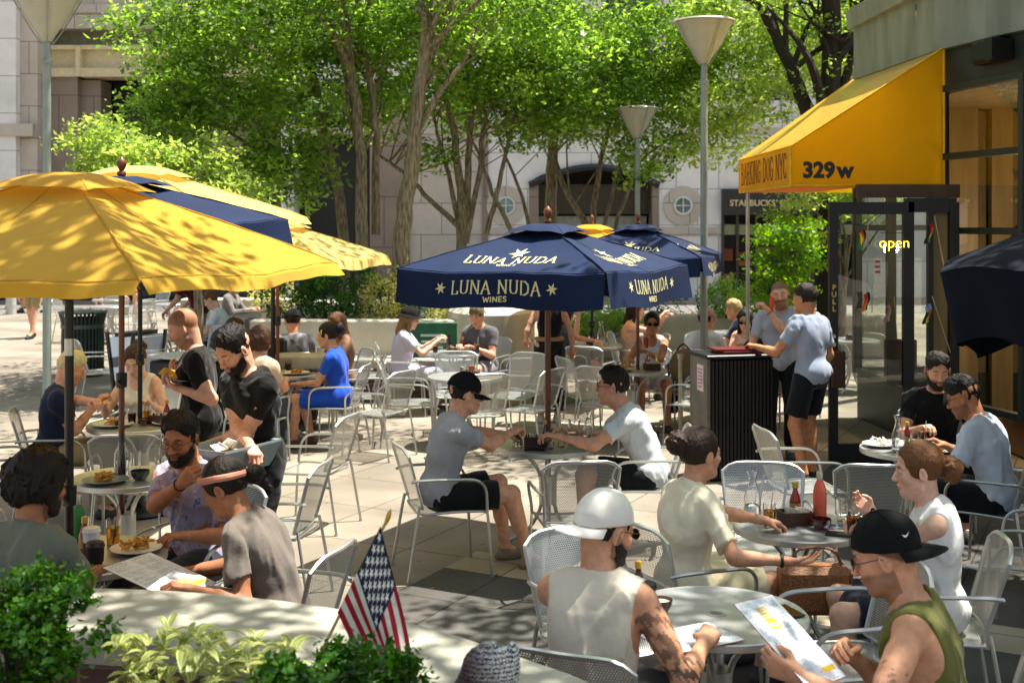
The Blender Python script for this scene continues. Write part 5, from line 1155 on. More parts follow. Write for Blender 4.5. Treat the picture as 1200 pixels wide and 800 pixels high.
shrub('hedge', 'far variegated hedge behind the older man on the left', [(P(x, 350, 24), (.5, .5, .45), 20) for x in (300, 325)]+[(P(280, 318, 26), (1.6, .5, .2), 24)], LV, seed=48, cat='hedge')
# front planter plants
def front_c(px, py, d): return tuple(P(px, py, d))
shrub('boxwood_bush', 'glossy dark green bush with small round leaves at the bottom left corner', [(front_c(15, 715, 3.55), (.22, .18, .13), 34), (front_c(60, 745, 3.45), (.16, .16, .12), 26), (front_c(-20, 780, 3.4), (.25, .2, .18), 30), (front_c(90, 690, 3.7), (.07, .08, .035), 6), (front_c(45, 690, 3.7), (.06, .08, .06), 7)], leafmat('box_leaf', '14300a', '4c7d22', .3, .25), size=.024, per=60, spread=.060, seed=51, aspect=.7, tilt=.9)
shrub('evergreen_bush', 'dark feathery green bush around the small flag', [(front_c(400, 790, 3.35), (.22, .14, .06), 34), (front_c(340, 800, 3.2), (.10, .1, .06), 12), (front_c(455, 788, 3.3), (.12, .1, .05), 14), (front_c(405, 768, 3.5), (.07, .08, .05), 9)], leafmat('box_leaf', '14300a', '4c7d22', .3, .25), size=.028, per=46, spread=.05, seed=52, aspect=.5, tilt=1.2)
rg = np.random.default_rng(8); vr = empty('variegated_plant', (front_c(240, 790, 3.5)[0], front_c(240, 790, 3.5)[1], .70)); tag(vr, 'clump of long cream edged leaves in the middle of the front planter', 'plant')
V_ = []; F_ = []; T_ = []
for i in range(230):
    px_ = rg.uniform(135, 345); py_ = rg.uniform(752, 812)-(18 if 180 < px_ < 300 else 0)*rg.uniform(0, 1.2); c = P(px_, py_, rg.uniform(3.25, 3.75)); c -= Vector(vr.location)
    a = rg.uniform(0, 6.28); el_ = rg.uniform(.1, 1.0); L_ = rg.uniform(.07, .13); wd = L_*.16; d = Vector((math.cos(a)*math.cos(el_), math.sin(a)*math.cos(el_), math.sin(el_))); s_ = d.cross(Vector((0, 0, 1))).normalized(); up = s_.cross(d)
    ns = 6; n0 = len(V_)
    for k in range(ns+1):
        t = k/ns; p = c+d*L_*t-Vector((0, 0, L_*.5*t*t)); ww = wd*math.sin(math.pi*(t*.92+.08))**.8*(1-.3*t)
        for j, sx in enumerate((-1, -.45, 0, .45, 1)): V_.append(p+s_*ww*sx+up*abs(sx)*ww*.35); T_.append(1 if abs(sx) > .7 else .72 if sx == 0 else .25)
    for k in range(ns):
        for j in range(4): q_ = n0+k*5+j; F_.append((q_, q_+1, q_+6, q_+5))
me = rawmesh('leaf_clump', np.array([tuple(v) for v in V_]), np.array(F_)); setcol(me, np.array(T_)); link('leaf_clump', me, leafmat('cream_edged_leaf', '33521a', 'ccd07c', .3, .4), vr, smooth=True)
rg2 = np.random.default_rng(9); dl = leaves(np.array([tuple(P(rg2.uniform(100, 330), rg2.uniform(755, 800), 3.72)) for _ in range(24)])*np.array((1, 1, 0))+np.array((0, 0, .715)), .06, .10, 9, tilt=.35, rng=rg2, flat=.12)
dl2 = leaves(np.stack([rg2.uniform(-5, 5, 130), rg2.uniform(4.6, 18, 130), np.full(130, .012)], 1), .05, .5, 2, tilt=.25, rng=rg2, flat=.005)
o = leafobj('fallen_leaves', leafmat('dead_leaf', '5a3318', 'a8703c', .15), None, [dl, dl2]); st(o, 'stuff')
# ============================================================ CAFE BUILDING on the right
cb = empty('cafe_building', (4.5, 12, 0)); tag(cb, 'dark green cafe building with a weathered curved fascia and large windows', 'building'); OFF = Vector((4.5, 12, 0))
WP = [(9.5, 14.9), (4.19, 14.5), (4.35, 12.07), (4.66, 10.85), (5.35, 9.2), (6.3, 7.6), (9.5, 5.2)]
M_fas = mat('weathered_copper', '767d72', .7, var=.10, vs=2, bump=.1, stretch=(2, 2, .5), c2='8b9186'); M_grn = mat('dark_green_frame', '20281f', .5, var=.15)
def wallstrip(name, pts, z0, z1, th, m, out=0, par=cb, out1=None):
    """a wall run along the plan path; out = how far its face stands outside the path (towards the plaza)"""
    out1 = out if out1 is None else out1; n = len(pts); nr = []
    for i in range(n):
        a = Vector(pts[max(i-1, 0)]); b_ = Vector(pts[min(i+1, n-1)]); t = (b_-a).normalized(); nr.append(Vector((t.y, -t.x)) if Vector((t.y, -t.x)).x < 0 else Vector((-t.y, t.x)))
    vs = []
    for p, k in zip(pts, nr):
        p = Vector(p); a = p+k*out; a1 = p+k*out1; c = p-k*th; vs += [(a.x-OFF.x, a.y-OFF.y, z0), (a1.x-OFF.x, a1.y-OFF.y, z1), (c.x-OFF.x, c.y-OFF.y, z1), (c.x-OFF.x, c.y-OFF.y, z0)]
    fs = [(i*4+k, (i+1)*4+k, (i+1)*4+(k+1) % 4, i*4+(k+1) % 4) for i in range(n-1) for k in range(4)]+[(0, 1, 2, 3), tuple((n-1)*4+k for k in (3, 2, 1, 0))]
    return MB().add(vs, fs).build(name, m, par, smooth=0)
wallstrip('fascia', WP, 4.10, 4.72, .3, M_fas, .06)
wallstrip('fascia_cap', WP, 4.72, 4.95, .3, M_fas, .16, out1=.20)
wallstrip('upper_wall', WP, 3.72, 4.10, .3, M_grn, -.02)
MB().prism([(x-OFF.x, y-OFF.y) for x, y in WP]+[(14-OFF.x, 5.2-OFF.y), (14-OFF.x, 14.9-OFF.y)], 4.5, 4.7).build('roof', mat('roofing', '5c5a55', .9), cb, smooth=0)
MB().prism([(x-OFF.x+.32, y-OFF.y) for x, y in WP]+[(14-OFF.x, 5.2-OFF.y), (14-OFF.x, 14.9-OFF.y)], 3.72, 3.76).build('ceiling', mat('interior_ceiling', '8a7a5c', .8), cb, smooth=0)
wallstrip('sill_wall', WP[3:], 0, .55, .25, M_grn, 0); wallstrip('sill_wall', WP[:3], 0, .55, .25, M_grn, 0)
# windows between posts along the path
M_pane = pane('cafe_glass', (.80, .82, .76), .5)
def frame_run(a, b_, z0, z1, rows, cols, par=cb):
    a = Vector(a); b_ = Vector(b_); t = (b_-a).normalized(); ln = (b_-a).length; rz = math.atan2(t.y, t.x); nrm = Vector((t.y, -t.x)); nrm = nrm if nrm.x < 0 else -nrm
    f = MB()
    for i in range(cols+1):
        p = a+t*ln*i/cols; f.box((p.x-OFF.x, p.y-OFF.y, (z0+z1)/2), (.07, .10, z1-z0), rz)
    for z in rows: 
        p = (a+b_)/2; f.box((p.x-OFF.x, p.y-OFF.y, z), (ln, .085, .065), rz)
    w_ = f.build('window', M_grn, par, smooth=0); p0 = a-nrm*.01-OFF.xy; p1 = b_-nrm*.01-OFF.xy
    MB().poly([(p0.x, p0.y, z0), (p1.x, p1.y, z0), (p1.x, p1.y, z1), (p0.x, p0.y, z1)]).build('pane', M_pane, w_, smooth=0); return w_
frame_run(WP[2], WP[3], .55, 3.72, (.58, 1.45, 2.28, 3.02, 3.70), 1); frame_run(WP[3], WP[4], .55, 3.72, (.58, 1.45, 2.25, 3.02, 3.70), 2)
frame_run(WP[4], WP[5], .55, 3.72, (.58, 1.45, 2.25, 3.02, 3.70), 2); frame_run(WP[1], (4.25, 13.4), .55, 3.72, (.58, 2.3, 3.70), 1)
frame_run((5.1, 14.56), WP[1], .55, 3.72, (.58, 2.3, 3.70), 1)
# inside: warm timber panels, back wall, shelves, lamps
M_timber = mat('honey_timber', '8c7348', .5, var=.2, vs=3, stretch=(3, 3, .3)); M_inw = mat('olive_plaster', '6b5c3a', .8)
MB().box((12.6-OFF.x, 10-OFF.y, 1.9), (.1, 9.4, 3.7)).box((8.9-OFF.x, 14.5-OFF.y, 1.86), (7.4, .1, 3.7)).build('inner_wall', M_inw, cb, smooth=0)
b = MB()
for x, y, w_ in ((5.35, 14.2, .34), (5.85, 14.3, .25), (6.7, 14.2, .6)): b.box((x-OFF.x, y-OFF.y, 1.87), (w_, .1, 3.7))
b.build('timber_panel', M_timber, cb, smooth=0)
MB().box((8.7-OFF.x, 11.5-OFF.y, .01), (7.2, 5.6, .03)).build('inner_floor', mat('dark_boards', '3a2717', .4), cb, smooth=0)
for x, y in ((5.25, 12.4), (6.4, 11.2), (7.4, 12.6)):
    L_ = empty('pendant_lamp', (x, y, 2.1)); tag(L_, 'small pendant lamp hanging inside the cafe window' if x < 6 else 'pendant lamp further inside the cafe' if x < 7 else 'pendant lamp deepest inside the cafe', 'lamp')
    MB().lathe([(.004, 1.6), (.004, .24), (.03, .22), (.05, .16), (.11, .04), (.12, 0), (.115, 0), (.04, .15), (0, .18)], n=18).build('shade', mat('lamp_brown', '4a2c18', .4), L_)
    MB().lathe([(0, .02), (.03, .04), (.035, .07), (.02, .11), (0, .12)], n=12).build('bulb', emis('warm_bulb', 'ffc070', 9), L_)
il = bpy.data.lights.new('pendant_light', 'POINT'); il.energy = 38; il.color = (1, .74, .45); il.shadow_soft_size = .1; ilo = bpy.data.objects.new('pendant_light', il); col.objects.link(ilo); ilo.location = (5.6, 12.4, 2.0)
# wall lamp box on the upper wall
MB().box((4.58-OFF.x, 11.3-OFF.y, 3.98), (.30, .42, .24), rz=R(12), bev=.04).box((4.50-OFF.x, 11.05-OFF.y, 3.96), (.22, .12, .2), rz=R(12)).build('wall_speaker', M_black, cb)
# string light bulbs along the fascia
for i, (px_, py_, d_) in enumerate(((1034, 35, 13.8), (1075, 12, 12.6))):
    o = empty('string_bulb', P(px_, py_, d_)); tag(o, ('left', 'right')[i]+' bulb of the string lights on the roof edge', 'light bulb')
    MB().lathe([(0, .06), (.018, .06), (.02, .0), (0, 0)], n=10).tube([(0, 0, .06), (.02, 0, .14)], .004, 5).build('socket', M_black, o); MB().lathe([(0, 0), (.018, -.01), (.03, -.04), (.02, -.07), (0, -.08)], n=12).build('glass', mat('bulb_glass', 'd9c9a0', .1, trans=.6), o)
# ---- glass door standing open towards the plaza
dr = empty('glass_door', (3.1, 11.7, 0)); tag(dr, 'open glass door in a black frame under the yellow awning', 'door')
W1 = .75; b = MB()
for x in (.045, W1+.0): b.box((x, 0, 1.28), (.085 if x < .1 else .05, .06, 2.56))
b.box((W1/2+.02, 0, 2.50), (W1, .055, .12)).box((W1/2+.02, 0, .10), (W1, .055, .20)); b.build('frame', M_black, dr, smooth=0)
MB().box((W1/2+.02, .0, 1.32), (W1-.09, .008, 2.24)).build('pane', pane('door_glass', (.93, .95, .93), .30), dr, smooth=0)
MB().box((.075, -.075, .93), (.13, .06, .36), bev=.01).build('handle', M_dkwood, dr)
me = text_mesh('P\nU\nL\nL', .07, .003, .001); to = link('pull_letters', me, mat('gold_letters', 'c9a75a', .4), dr, smooth=False); to.rotation_euler = (R(90), 0, 0); to.location = (.045, -.034, 1.62)
MB().lathe([(0, .002), (.02, .002), (.02, 0), (0, 0)], n=14).build('lock', mat('steel_cap', 'b8b0a0', .3, .9), dr).matrix_local = Matrix.Translation((.045, -.032, 1.25))@Matrix.Rotation(R(90), 4, 'X')
MB().lathe([(0, .002), (.02, .002), (.02, 0), (0, 0)], n=14).build('lock', mat('steel_cap', 'b8b0a0', .3, .9), dr).matrix_local = Matrix.Translation((.045, -.032, 1.17))@Matrix.Rotation(R(90), 4, 'X')
sl = empty('door_surround', (3.9, 11.72, 0)); tag(sl, 'black framed side window beside the open glass door', 'window')
b = MB().box((0, 0, 1.28), (.07, .07, 2.56)).box((.20, 0, 1.28), (.05, .06, 2.56)).box((.43, 0, 1.28), (.09, .08, 2.56)).box((.2, 0, 2.53), (.5, .07, .14)); b.build('frame', M_black, sl, smooth=0); MB().box((-.0, .06, 2.67), (1.0, .1, .13)).build('beam', mat('brown_beam', '4a3320', .6), sl, smooth=0)
MB().box((.1, .0, 1.28), (.16, .008, 2.4)).build('pane', pane('door_glass', (.93, .95, .93), .30), sl, smooth=0)
MB().box((.30, .05, 1.28), (.18, .03, 2.5)).build('timber_post', M_timber, sl, smooth=0)
MB().box((-.05, .12, .98), (.30, .10, .45), bev=.01).build('menu_box', M_dkwood, sl)
# glowing open sign
os_ = empty('open_sign', (3.72, 11.62, 2.16)); tag(os_, 'yellow lit open sign hanging behind the door glass', 'sign')
me = text_mesh('open', .15, -.0035, .004); to = link('letters', me, emis('neon_yellow', 'ffd83a', 2.2), os_, smooth=False); to.rotation_euler = (R(90), 0, 0)
MB().tube([(-.14, .01, .10), (.14, .01, .10)], .004, 5).tube([(-.1, .01, .10), (-.1, .01, .32)], .0015, 4).tube([(.1, .01, .10), (.1, .01, .32)], .0015, 4).build('hanger', M_black, os_)
nt = MB().box((0, 0, 0), (.07, .004, .16)).build('notice', mat('notice_white', 'd9cfc9', .6), None, smooth=0); nt.location = (3.56, 11.64, 1.93); tag(nt, 'small white and red notice on the door glass', 'sign')
for z_ in (.05, 0, -.05): MB().box((0, -.004, z_), (.05, .003, .022)).build('print', mat('notice_red', 'b23a2c', .6), nt, smooth=0)
# ---- yellow awning
aw = empty('yellow_awning', (2.8, 12, 0)); tag(aw, 'yellow awning with the street number 329w over the cafe door', 'awning')
NX, FXX = 2.80, 2.80; NY, FYY = 12.0, 14.7; zb, zf, zt_ = 2.73, 3.13, 4.12; xw = 4.34; xw2 = 4.2
L3 = lambda x, y, z: (x-2.8, y-12, z)
def slab(pts, name, par=aw, m=M_yel, sub=1, sag=0):
    a, b_, c, d = [Vector(p) for p in pts]; nrm = (b_-a).cross(d-a).normalized()
    def f(u, v): p = a.lerp(b_, u).lerp(d.lerp(c, u), v); return p-nrm*0*sag+Vector((0, 0, -sag*math.sin(math.pi*u)*math.sin(math.pi*v)))
    o = MB().add(*gridmesh(f, 14, 10)).build(name, m, par, smooth=60); return o
MY = cloth('fcc614', .8, var=.04, trans=.6); MYS = mat('sunlit_awning_vinyl', 'f7d05a', .32, var=.04, trans=.3, spec=.8, coat=.6)  # slope coloured paler than the sides, sun glare put into its colour
front = slab([L3(NX, NY, zb), L3(NX, FYY, zb), L3(NX, FYY, zf), L3(NX, NY, zf)], 'front_valance', m=MY)
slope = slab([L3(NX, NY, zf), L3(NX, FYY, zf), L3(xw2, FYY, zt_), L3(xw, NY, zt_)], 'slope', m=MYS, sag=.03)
MB().poly([L3(NX, NY, zb), L3(xw, NY, zb), L3(xw, NY, zt_), L3(NX, NY, zf)]).build('side', MY, aw, smooth=0)
MB().poly([L3(NX, FYY, zb), L3(xw2, FYY, zb), L3(xw2, FYY, zt_), L3(NX, FYY, zf)]).build('side', MY, aw, smooth=0)
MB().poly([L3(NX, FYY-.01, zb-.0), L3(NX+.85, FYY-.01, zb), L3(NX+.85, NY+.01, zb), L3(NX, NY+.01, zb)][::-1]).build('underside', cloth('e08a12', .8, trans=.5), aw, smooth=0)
b = MB()
for p, q_ in (((NX, NY, zb), (NX, FYY, zb)), ((NX, NY, zf), (NX, FYY, zf)), ((NX, NY, zb), (xw, NY, zb)), ((NX, NY, zf), (xw, NY, zt_)), ((NX, NY, zb), (NX, NY, zf)), ((NX, FYY, zb), (NX, FYY, zf)), ((NX, FYY, zf), (xw2, FYY, zt_)), ((xw, NY, zb), (xw, NY, zt_))):
    b.tube([L3(*p), L3(*q_)], .011, 6)
b.build('piping', mat('yellow_piping', 'e8b10c', .6), aw)
MB().tube([L3(NX+.04, FYY-.3, 0), L3(NX+.04, FYY-.3, zb)], .022, 8).build('support_post', M_tube, aw)
MB().tube([L3(NX+.03, NY+.05, zb+.02), L3(NX+.03, FYY-.05, zb+.02)], .014, 6).tube([L3(NX+.03, NY+.05, zb+.02), L3(xw, NY+.05, zb+.02)], .014, 6).build('frame_rail', M_tube, aw)
me = text_mesh('329', .215, .010, .002); to = link('street_number', me, M_black, aw, smooth=False); to.rotation_euler = (R(90), 0, 0); to.location = L3(3.08, NY-.006, zb+.15)
me = text_mesh('w', .215, .010, .002); to = link('street_number', me, M_black, aw, smooth=False); to.rotation_euler = (R(90), 0, 0); to.location = L3(3.345, NY-.006, zb+.15)
b = MB()
gl, _ = glyphs('BARKING DOG NYC', .25, .10, cond=.82, sp=.10)
for q_ in gl: b.poly([L3(NX-.006, (NY+FYY)/2-gx, (zb+zf)/2+.01+gy) for gx, gy in q_])
b.build('lettering', mat('brown_print', '4a3512', .7), aw, smooth=0)
# ---- small flags on poles on the cafe wall
def stick_flag(label, x, y, z, paint, w=.13, h=.09, pole_dir=(-.12, -.05, -.34), rz=0):
    t = empty('small_flag', (x, y, z)); tag(t, label, 'flag'); pd = Vector(pole_dir)
    MB().tube([pd*-.1, pd*1.15], .005, 6).build('stick', mat('pale_stick', 'b89a68', .6), t)
    vs, fs = gridmesh(lambda u, v: (-.03-.06*u+.015*math.sin(5*v), -.01+.02*math.sin(6*u+2*v), -.03-v*.17-.03*u), 20, 24)
    me = rawmesh('cloth', np.array(vs), np.array(fs)); setcol(me, np.array([paint(i/20, j/24) for i in range(21) for j in range(25)])); link('cloth', me, attrmat('printed_flag', .8, 0, 0), t); return t
rb = [lin(c) for c in ('c4201c', 'e0701a', 'e8c81e', '2c7a34', '24449a', '5a2a7a')]
dk = lin('1a1a1e')
us = lambda u, v: (lin('20305e') if u < .45 and v < .5 else (lin('b0242c') if int(v*9) % 2 else lin('e6e2dc')))
stick_flag('rainbow and dark cloth flag on the upper of the two wall sticks', *P(1096, 258, 11.3), lambda u, v: dk if u > .55 else rb[min(5, int(v*4))], rz=0, pole_dir=(.06, -.05, -.42))
stick_flag('small flag with a blue and white top on the lower wall stick', *P(1094, 352, 11.3), lambda u, v: lin('8fa6d0') if v < .3 else (dk if u > .6 else rb[min(5, int(v*3))]), pole_dir=(.12, -.05, -.42))
stick_flag('rainbow flag reflection built as a pennant high on the glass door', *P(1017, 266, 11.6), lambda u, v: rb[min(5, int((u*.5+v*.6)*4))] if u > .2 else dk, pole_dir=(0, 0, -.2))  # this and the next two: reflections in the door glass, built as cloth
stick_flag('rainbow flag reflection built as a pennant in the middle of the glass door', *P(1022, 338, 11.6), lambda u, v: rb[min(5, int((1-u)*2.5+v))] if u > .4 else lin('3a2a5c'), pole_dir=(0, 0, -.2))
stick_flag('red and white striped flag reflection built behind the glass door', *P(1048, 352, 12.2), lambda u, v: (lin('a8202c') if int((u+v*.4)*9) % 2 else lin('d8cfc8')), pole_dir=(.03, 0, -.4))
# ============================================================ STREET THINGS
for px_, py_, d_, zt2, lb in ((55, 520, 13, 4.83, 'cone headed street lamp at the top left in front of the granite pier'), (825, 0, 14, 4.72, 'tall cone headed street lamp between the umbrellas and the awning'), (747, 0, 20.3, 4.31, 'farther cone headed street lamp in front of the arched doorway')):
    lamp((px_-600)*d_/F, d_, zt2, lb, .36)
def trash(x, y):
    t = empty('trash_can', (x, y, 0)); tag(t, 'grey green slatted litter bin with a flared rim', 'litter bin'); m = mat('bin_paint', '4d5a58', .4, .3); b = MB(); n = 34
    for k in range(n):
        a = 2*math.pi*k/n; c, s = math.cos(a), math.sin(a); b.tube([(c*.30, s*.30, .06), (c*.305, s*.305, .55), (c*.30, s*.30, .80), (c*.345, s*.345, .98)], .013, 4)
    b.build('slats', m, t); MB().lathe([(.345, .97), (.365, .975), (.365, .995), (.34, .995)], n=34).build('rim', m, t); MB().lathe([(.31, .74), (.325, .74), (.325, .80), (.31, .80)], n=34).lathe([(.31, .05), (.325, .05), (.325, .11), (.31, .11)], n=34).build('band', m, t)
    MB().lathe([(.27, .03), (.28, .90), (.27, .90), (.26, .05), (0, .05)], n=24).build('liner', mat('bin_liner', '20282a', .6), t); MB().lathe([(0, 0), (.25, 0), (.25, .05), (0, .05)], n=20).build('foot', m, t)
trash(*G(97, 440))
def sandwich(x, y, rz):
    t = empty('pavement_sign', (x, y, 0), R(rz)); tag(t, 'black framed pavement sign with a glossy pale poster', 'sign')
    for s, nm in ((-1, 'front_panel'), (1, 'rear_panel')):
        Mx = Matrix.Rotation(R(-s*9), 3, 'X'); p = MB()
        for xx in (-.28, .28): p.box((xx, s*.13, .52), (.04, .03, 1.04), rot=Mx)
        for zz in (.06, .97): p.box((0, s*(.22-.17*zz), zz+.03), (.6, .032, .05), rot=Mx)
        o = p.build(nm, M_black, t); MB().box((0, s*.128, .55), (.52, .012, .84), rot=Mx).build('poster', mat('poster_pale', 'b9c0c8', .12, var=.5, vs=3, c2='7c8aa0'), o, smooth=0)
sandwich(G(160, 485)[0], G(160, 485)[1], 65)
# posts of the plaza railing / bollards
for i, (px_, py_, d_, h_) in enumerate(((13, 366, 31, 1.0),)):
    o = MB().lathe([(0, 0), (.13, 0), (.13, h_-.03), (.10, h_), (0, h_)], n=18).build('bollard', mat('pale_metal', 'b9bab5', .5, .3)); o.location = ((px_-600)*d_/F, d_, 0); tag(o, 'pale round bollard by the street at the far left', 'bollard')
sp = empty('barrier_post', (*G(797, 520), 0)); tag(sp, 'pale metal barrier post left of the ribbed podium', 'barrier post'); MB().lathe([(0, 0), (.16, 0), (.16, .02), (.05, .03), (.022, .04), (.022, .92), (0, .93)], n=18).build('post', mat('pale_brass', 'b3a98f', .4, .4), sp)
MB().lathe([(.022, .90), (.034, .905), (.034, .96), (0, .97)], n=16).build('cap', mat('pale_brass', 'b3a98f', .4, .4), sp)
# ---- host podium
hp = empty('host_podium', (2.06, 11.15, 0), R(13)); tag(hp, 'dark ribbed host podium with menus on top and a paper taped to its side', 'podium')
b = MB()
for i in range(17): b.box((-.29+.036*i, -.215, .56), (.024, .025, 1.08))
b.build('ribbed_front', mat('charcoal_ribs', '201d1b', .5, .2), hp, smooth=0)
MB().box((0, 0, .56), (.62, .40, 1.10), bev=.01).build('body', mat('charcoal_board', '1a1817', .5), hp)
MB().box((-.325, 0, .56), (.03, .42, 1.12)).build('side_panel', mat('grey_aluminium', '77746c', .4, .5), hp, smooth=0)
MB().box((0, -.01, 1.135), (.72, .48, .035), bev=.008).build('top', M_black, hp)
mn_ = MB()
mn_.box((.05, -.05, 1.165), (.44, .30, .022), rz=.05).box((.0, -.02, 1.185), (.42, .28, .018), rz=-.08); mo = mn_.build('menu_stack', mat('dark_red_cover', '5c1018', .4), None); mo.location = hp.location; mo.rotation_euler = hp.rotation_euler; tag(mo, 'dark red menus stacked on the podium', 'menus'); mo.name = 'menu'
pp_ = MB().box((-.343, -.05, .93), (.004, .15, .24)).build('paper_notice', mat('pink_paper', 'dccbd0', .7), hp, smooth=0)
for i in range(6): MB().box((-.3465, -.05, 1.01-.032*i), (.003, .11-.02*(i % 3), .010)).build('print', mat('notice_pink', 'a8607a', .7), pp_, smooth=0)
# ---- black service stand behind the yellow umbrellas
sv = empty('service_stand', (*G(222, 520), 0), R(-35)); tag(sv, 'black draped service stand with chrome rails behind the bald waiter', 'service stand')
b = MB()
for x in (-.45, .45):
    for y in (-.22, .22): b.tube([(x, y, 0), (x, y, .98)], .014, 6)
b.tube([(-.45, -.22, .98), (.45, -.22, .98), (.45, .22, .98), (-.45, .22, .98)], .014, 6, closed=True); b.build('rail_frame', M_tube, sv); MB().box((0, 0, .52), (.84, .40, .72), bev=.02).build('cover', mat('black_cover', '0e1420', .6), sv)
MB().box((0, 0, .93), (.86, .42, .03)).build('tray', mat('tray_grey', 'b4bcc0', .4), sv)
# ============================================================ UMBRELLAS
u1 = umbrella(-2.12, 5.72, 1.38, 2.13, 2.60, 31, M_yel, 'big yellow umbrella at the left edge on a black pole', valance=.05, fin=False, polem=M_black, pole=.021); crank(u1, 1.05); umb_base(u1)
MB().lathe([(.0225, 1.72), (.0225, 1.80)], n=14).build('pole_joint', M_tubed, u1)
X2, Y2 = -2.50, 7.65
u2 = umbrella(X2, Y2, 1.08, 2.37, 2.65, 24, M_navy, 'navy umbrella on a slim wooden pole behind the big yellow one', valance=.17); crank(u2, 1.35); umb_base(u2)
u3 = umbrella(-3.02, 9.7, 1.52, 2.40, 2.82, 38, M_yel_lit, 'yellow umbrella coloured paler for full sun, behind the navy one on the left', valance=.05, fin=False, polem=M_black); crank(u3, 1.25); umb_base(u3)
u4 = umbrella(-2.53, 12.9, 1.3, 1.98, 2.38, 30, M_yel_lit, 'farthest yellow umbrella of the left group, tip in front of the tree trunks', valance=.09, polem=M_wood); crank(u4, 1.3); umb_base(u4)
MB().lathe([(.024, 0), (.024, 1.9)], (-.055, .02, 0), 12).build('second_pole', M_black, u4)
u5 = umbrella(.263, 8.77, 1.13, 2.03, 2.35, 17.7, M_navy, 'navy umbrella with cream LUNA NUDA WINES lettering over the middle table', valance=.235, logo=((3, 0), (0, 0)), pole=.022); crank(u5, .80, M_wood)
u6 = umbrella(1.07, 16.0, 1.1, 1.98, 2.34, 20, M_yel, 'yellow umbrella whose top shows between the two navy ones', valance=.09, polem=M_black); crank(u6, 1.0); umb_base(u6)
u7 = umbrella(1.40, 13.3, 1.16, 2.00, 2.34, 28, M_navy, 'navy umbrella behind the lettered one, nearer the street lamp', valance=.20, logo=((3, 0), (0, 0))); umb_base(u7)
# half closed umbrella at the right edge
u8 = empty('closed_umbrella', (3.78, 7.0, 0)); tag(u8, 'half folded navy umbrella hanging at the right edge', 'umbrella')
def drape(u, v):
    a = 2*math.pi*u; c8 = abs(((a/(math.pi/3)) % 1)-.5)*2; rm = 1.27*(1-.10*(1-c8**1.5)); t = max(0, (v-.6)/.4); q_ = min(1, v/.6)
    r_ = rm*q_*(1-.09*t)+.02*math.sin(a*14+2*v)*t; z = 2.57-.40*rm*q_-(.50+.10*math.sin(a*3+1))*t-.02*math.sin(a*9)*q_
    return (r_*math.cos(a), r_*math.sin(a), z)
MB().add(*gridmesh(drape, 120, 20)).build('canopy', mat('shaded_navy_canvas', '070f20', .85, var=.2, vs=4, bump=.3, bs=14, spec=.2), u8, smooth=50); MB().lathe([(.022, 0), (.022, 2.5)], n=14).build('pole', M_wood, u8); umb_base(u8)  # navy canvas made nearly black, shade of this side put into its colour
MB().lathe([(.02, 0), (.03, .03), (.014, .05), (.03, .09), (.012, .12), (0, .13)], (0, 0, 2.48), 14).build('finial', M_wood, u8)
# ============================================================ TABLES, CHAIRS AND WHAT IS ON THEM
TA = (.85, 4.97); TBp = (1.54, 6.42); TC = (.263, 8.77); TE = (2.90, 8.62); T0 = (-2.08, 5.85); T1 = (-2.47, 7.65); T2 = (-3.02, 9.7); T3 = (-2.45, 12.95); TD = (-.50, 12.7); TF = (-.76, 15.0); TG = (1.05, 16.0); TH = (1.35, 13.3)
table(*TA, 'perforated round table in front of the two men in backwards caps', 20); table(*TBp, 'perforated round table crowded with carafe, bottles and glasses between two women', 50, .92)
table(*TC, 'round table under the lettered navy umbrella', 40); table(*TE, 'round table by the cafe window with plates and a carafe', 10)
table(*T0, 'round table hidden behind the white coping with the takeaway cup', 30); table(*T1, 'round table with a clear bottle and dark bowl behind the man in the floral shirt', 10, .92); table(*T2, 'food covered table of the two guests in yellow light', 25, 1.1)
table(*T3, 'round table with a heap of food beside the woman in blue', 0); table(*TD, 'sunlit empty white table with an orange drink', 15, 1.05); table(*TF, 'round table in front of the bench wall', 40); table(*TG, 'far round table behind the standing woman', 10, 1.15); table(*TH, 'round table of the woman drinking through an orange cup', 30)
def seated(label, px, d, face, cl, lean=8, off=None, chairoff=0, **kw):
    """head seen at pixel column px and depth d; the chair goes under the person"""
    off = off if off is not None else .02+.40*math.sin(R(lean)); f = (-math.sin(R(face)), math.cos(R(face)))
    loc = ((px-600)*d/F-f[0]*off, d-f[1]*off); b = person(label, loc, face, True, lean=lean, **kw)
    if cl: chair(loc[0]-f[0]*.01, loc[1]-f[1]*.01, face+chairoff, cl)
    return b, loc
W = lambda px, py, d: ('w',)+tuple(P(px, py, d))
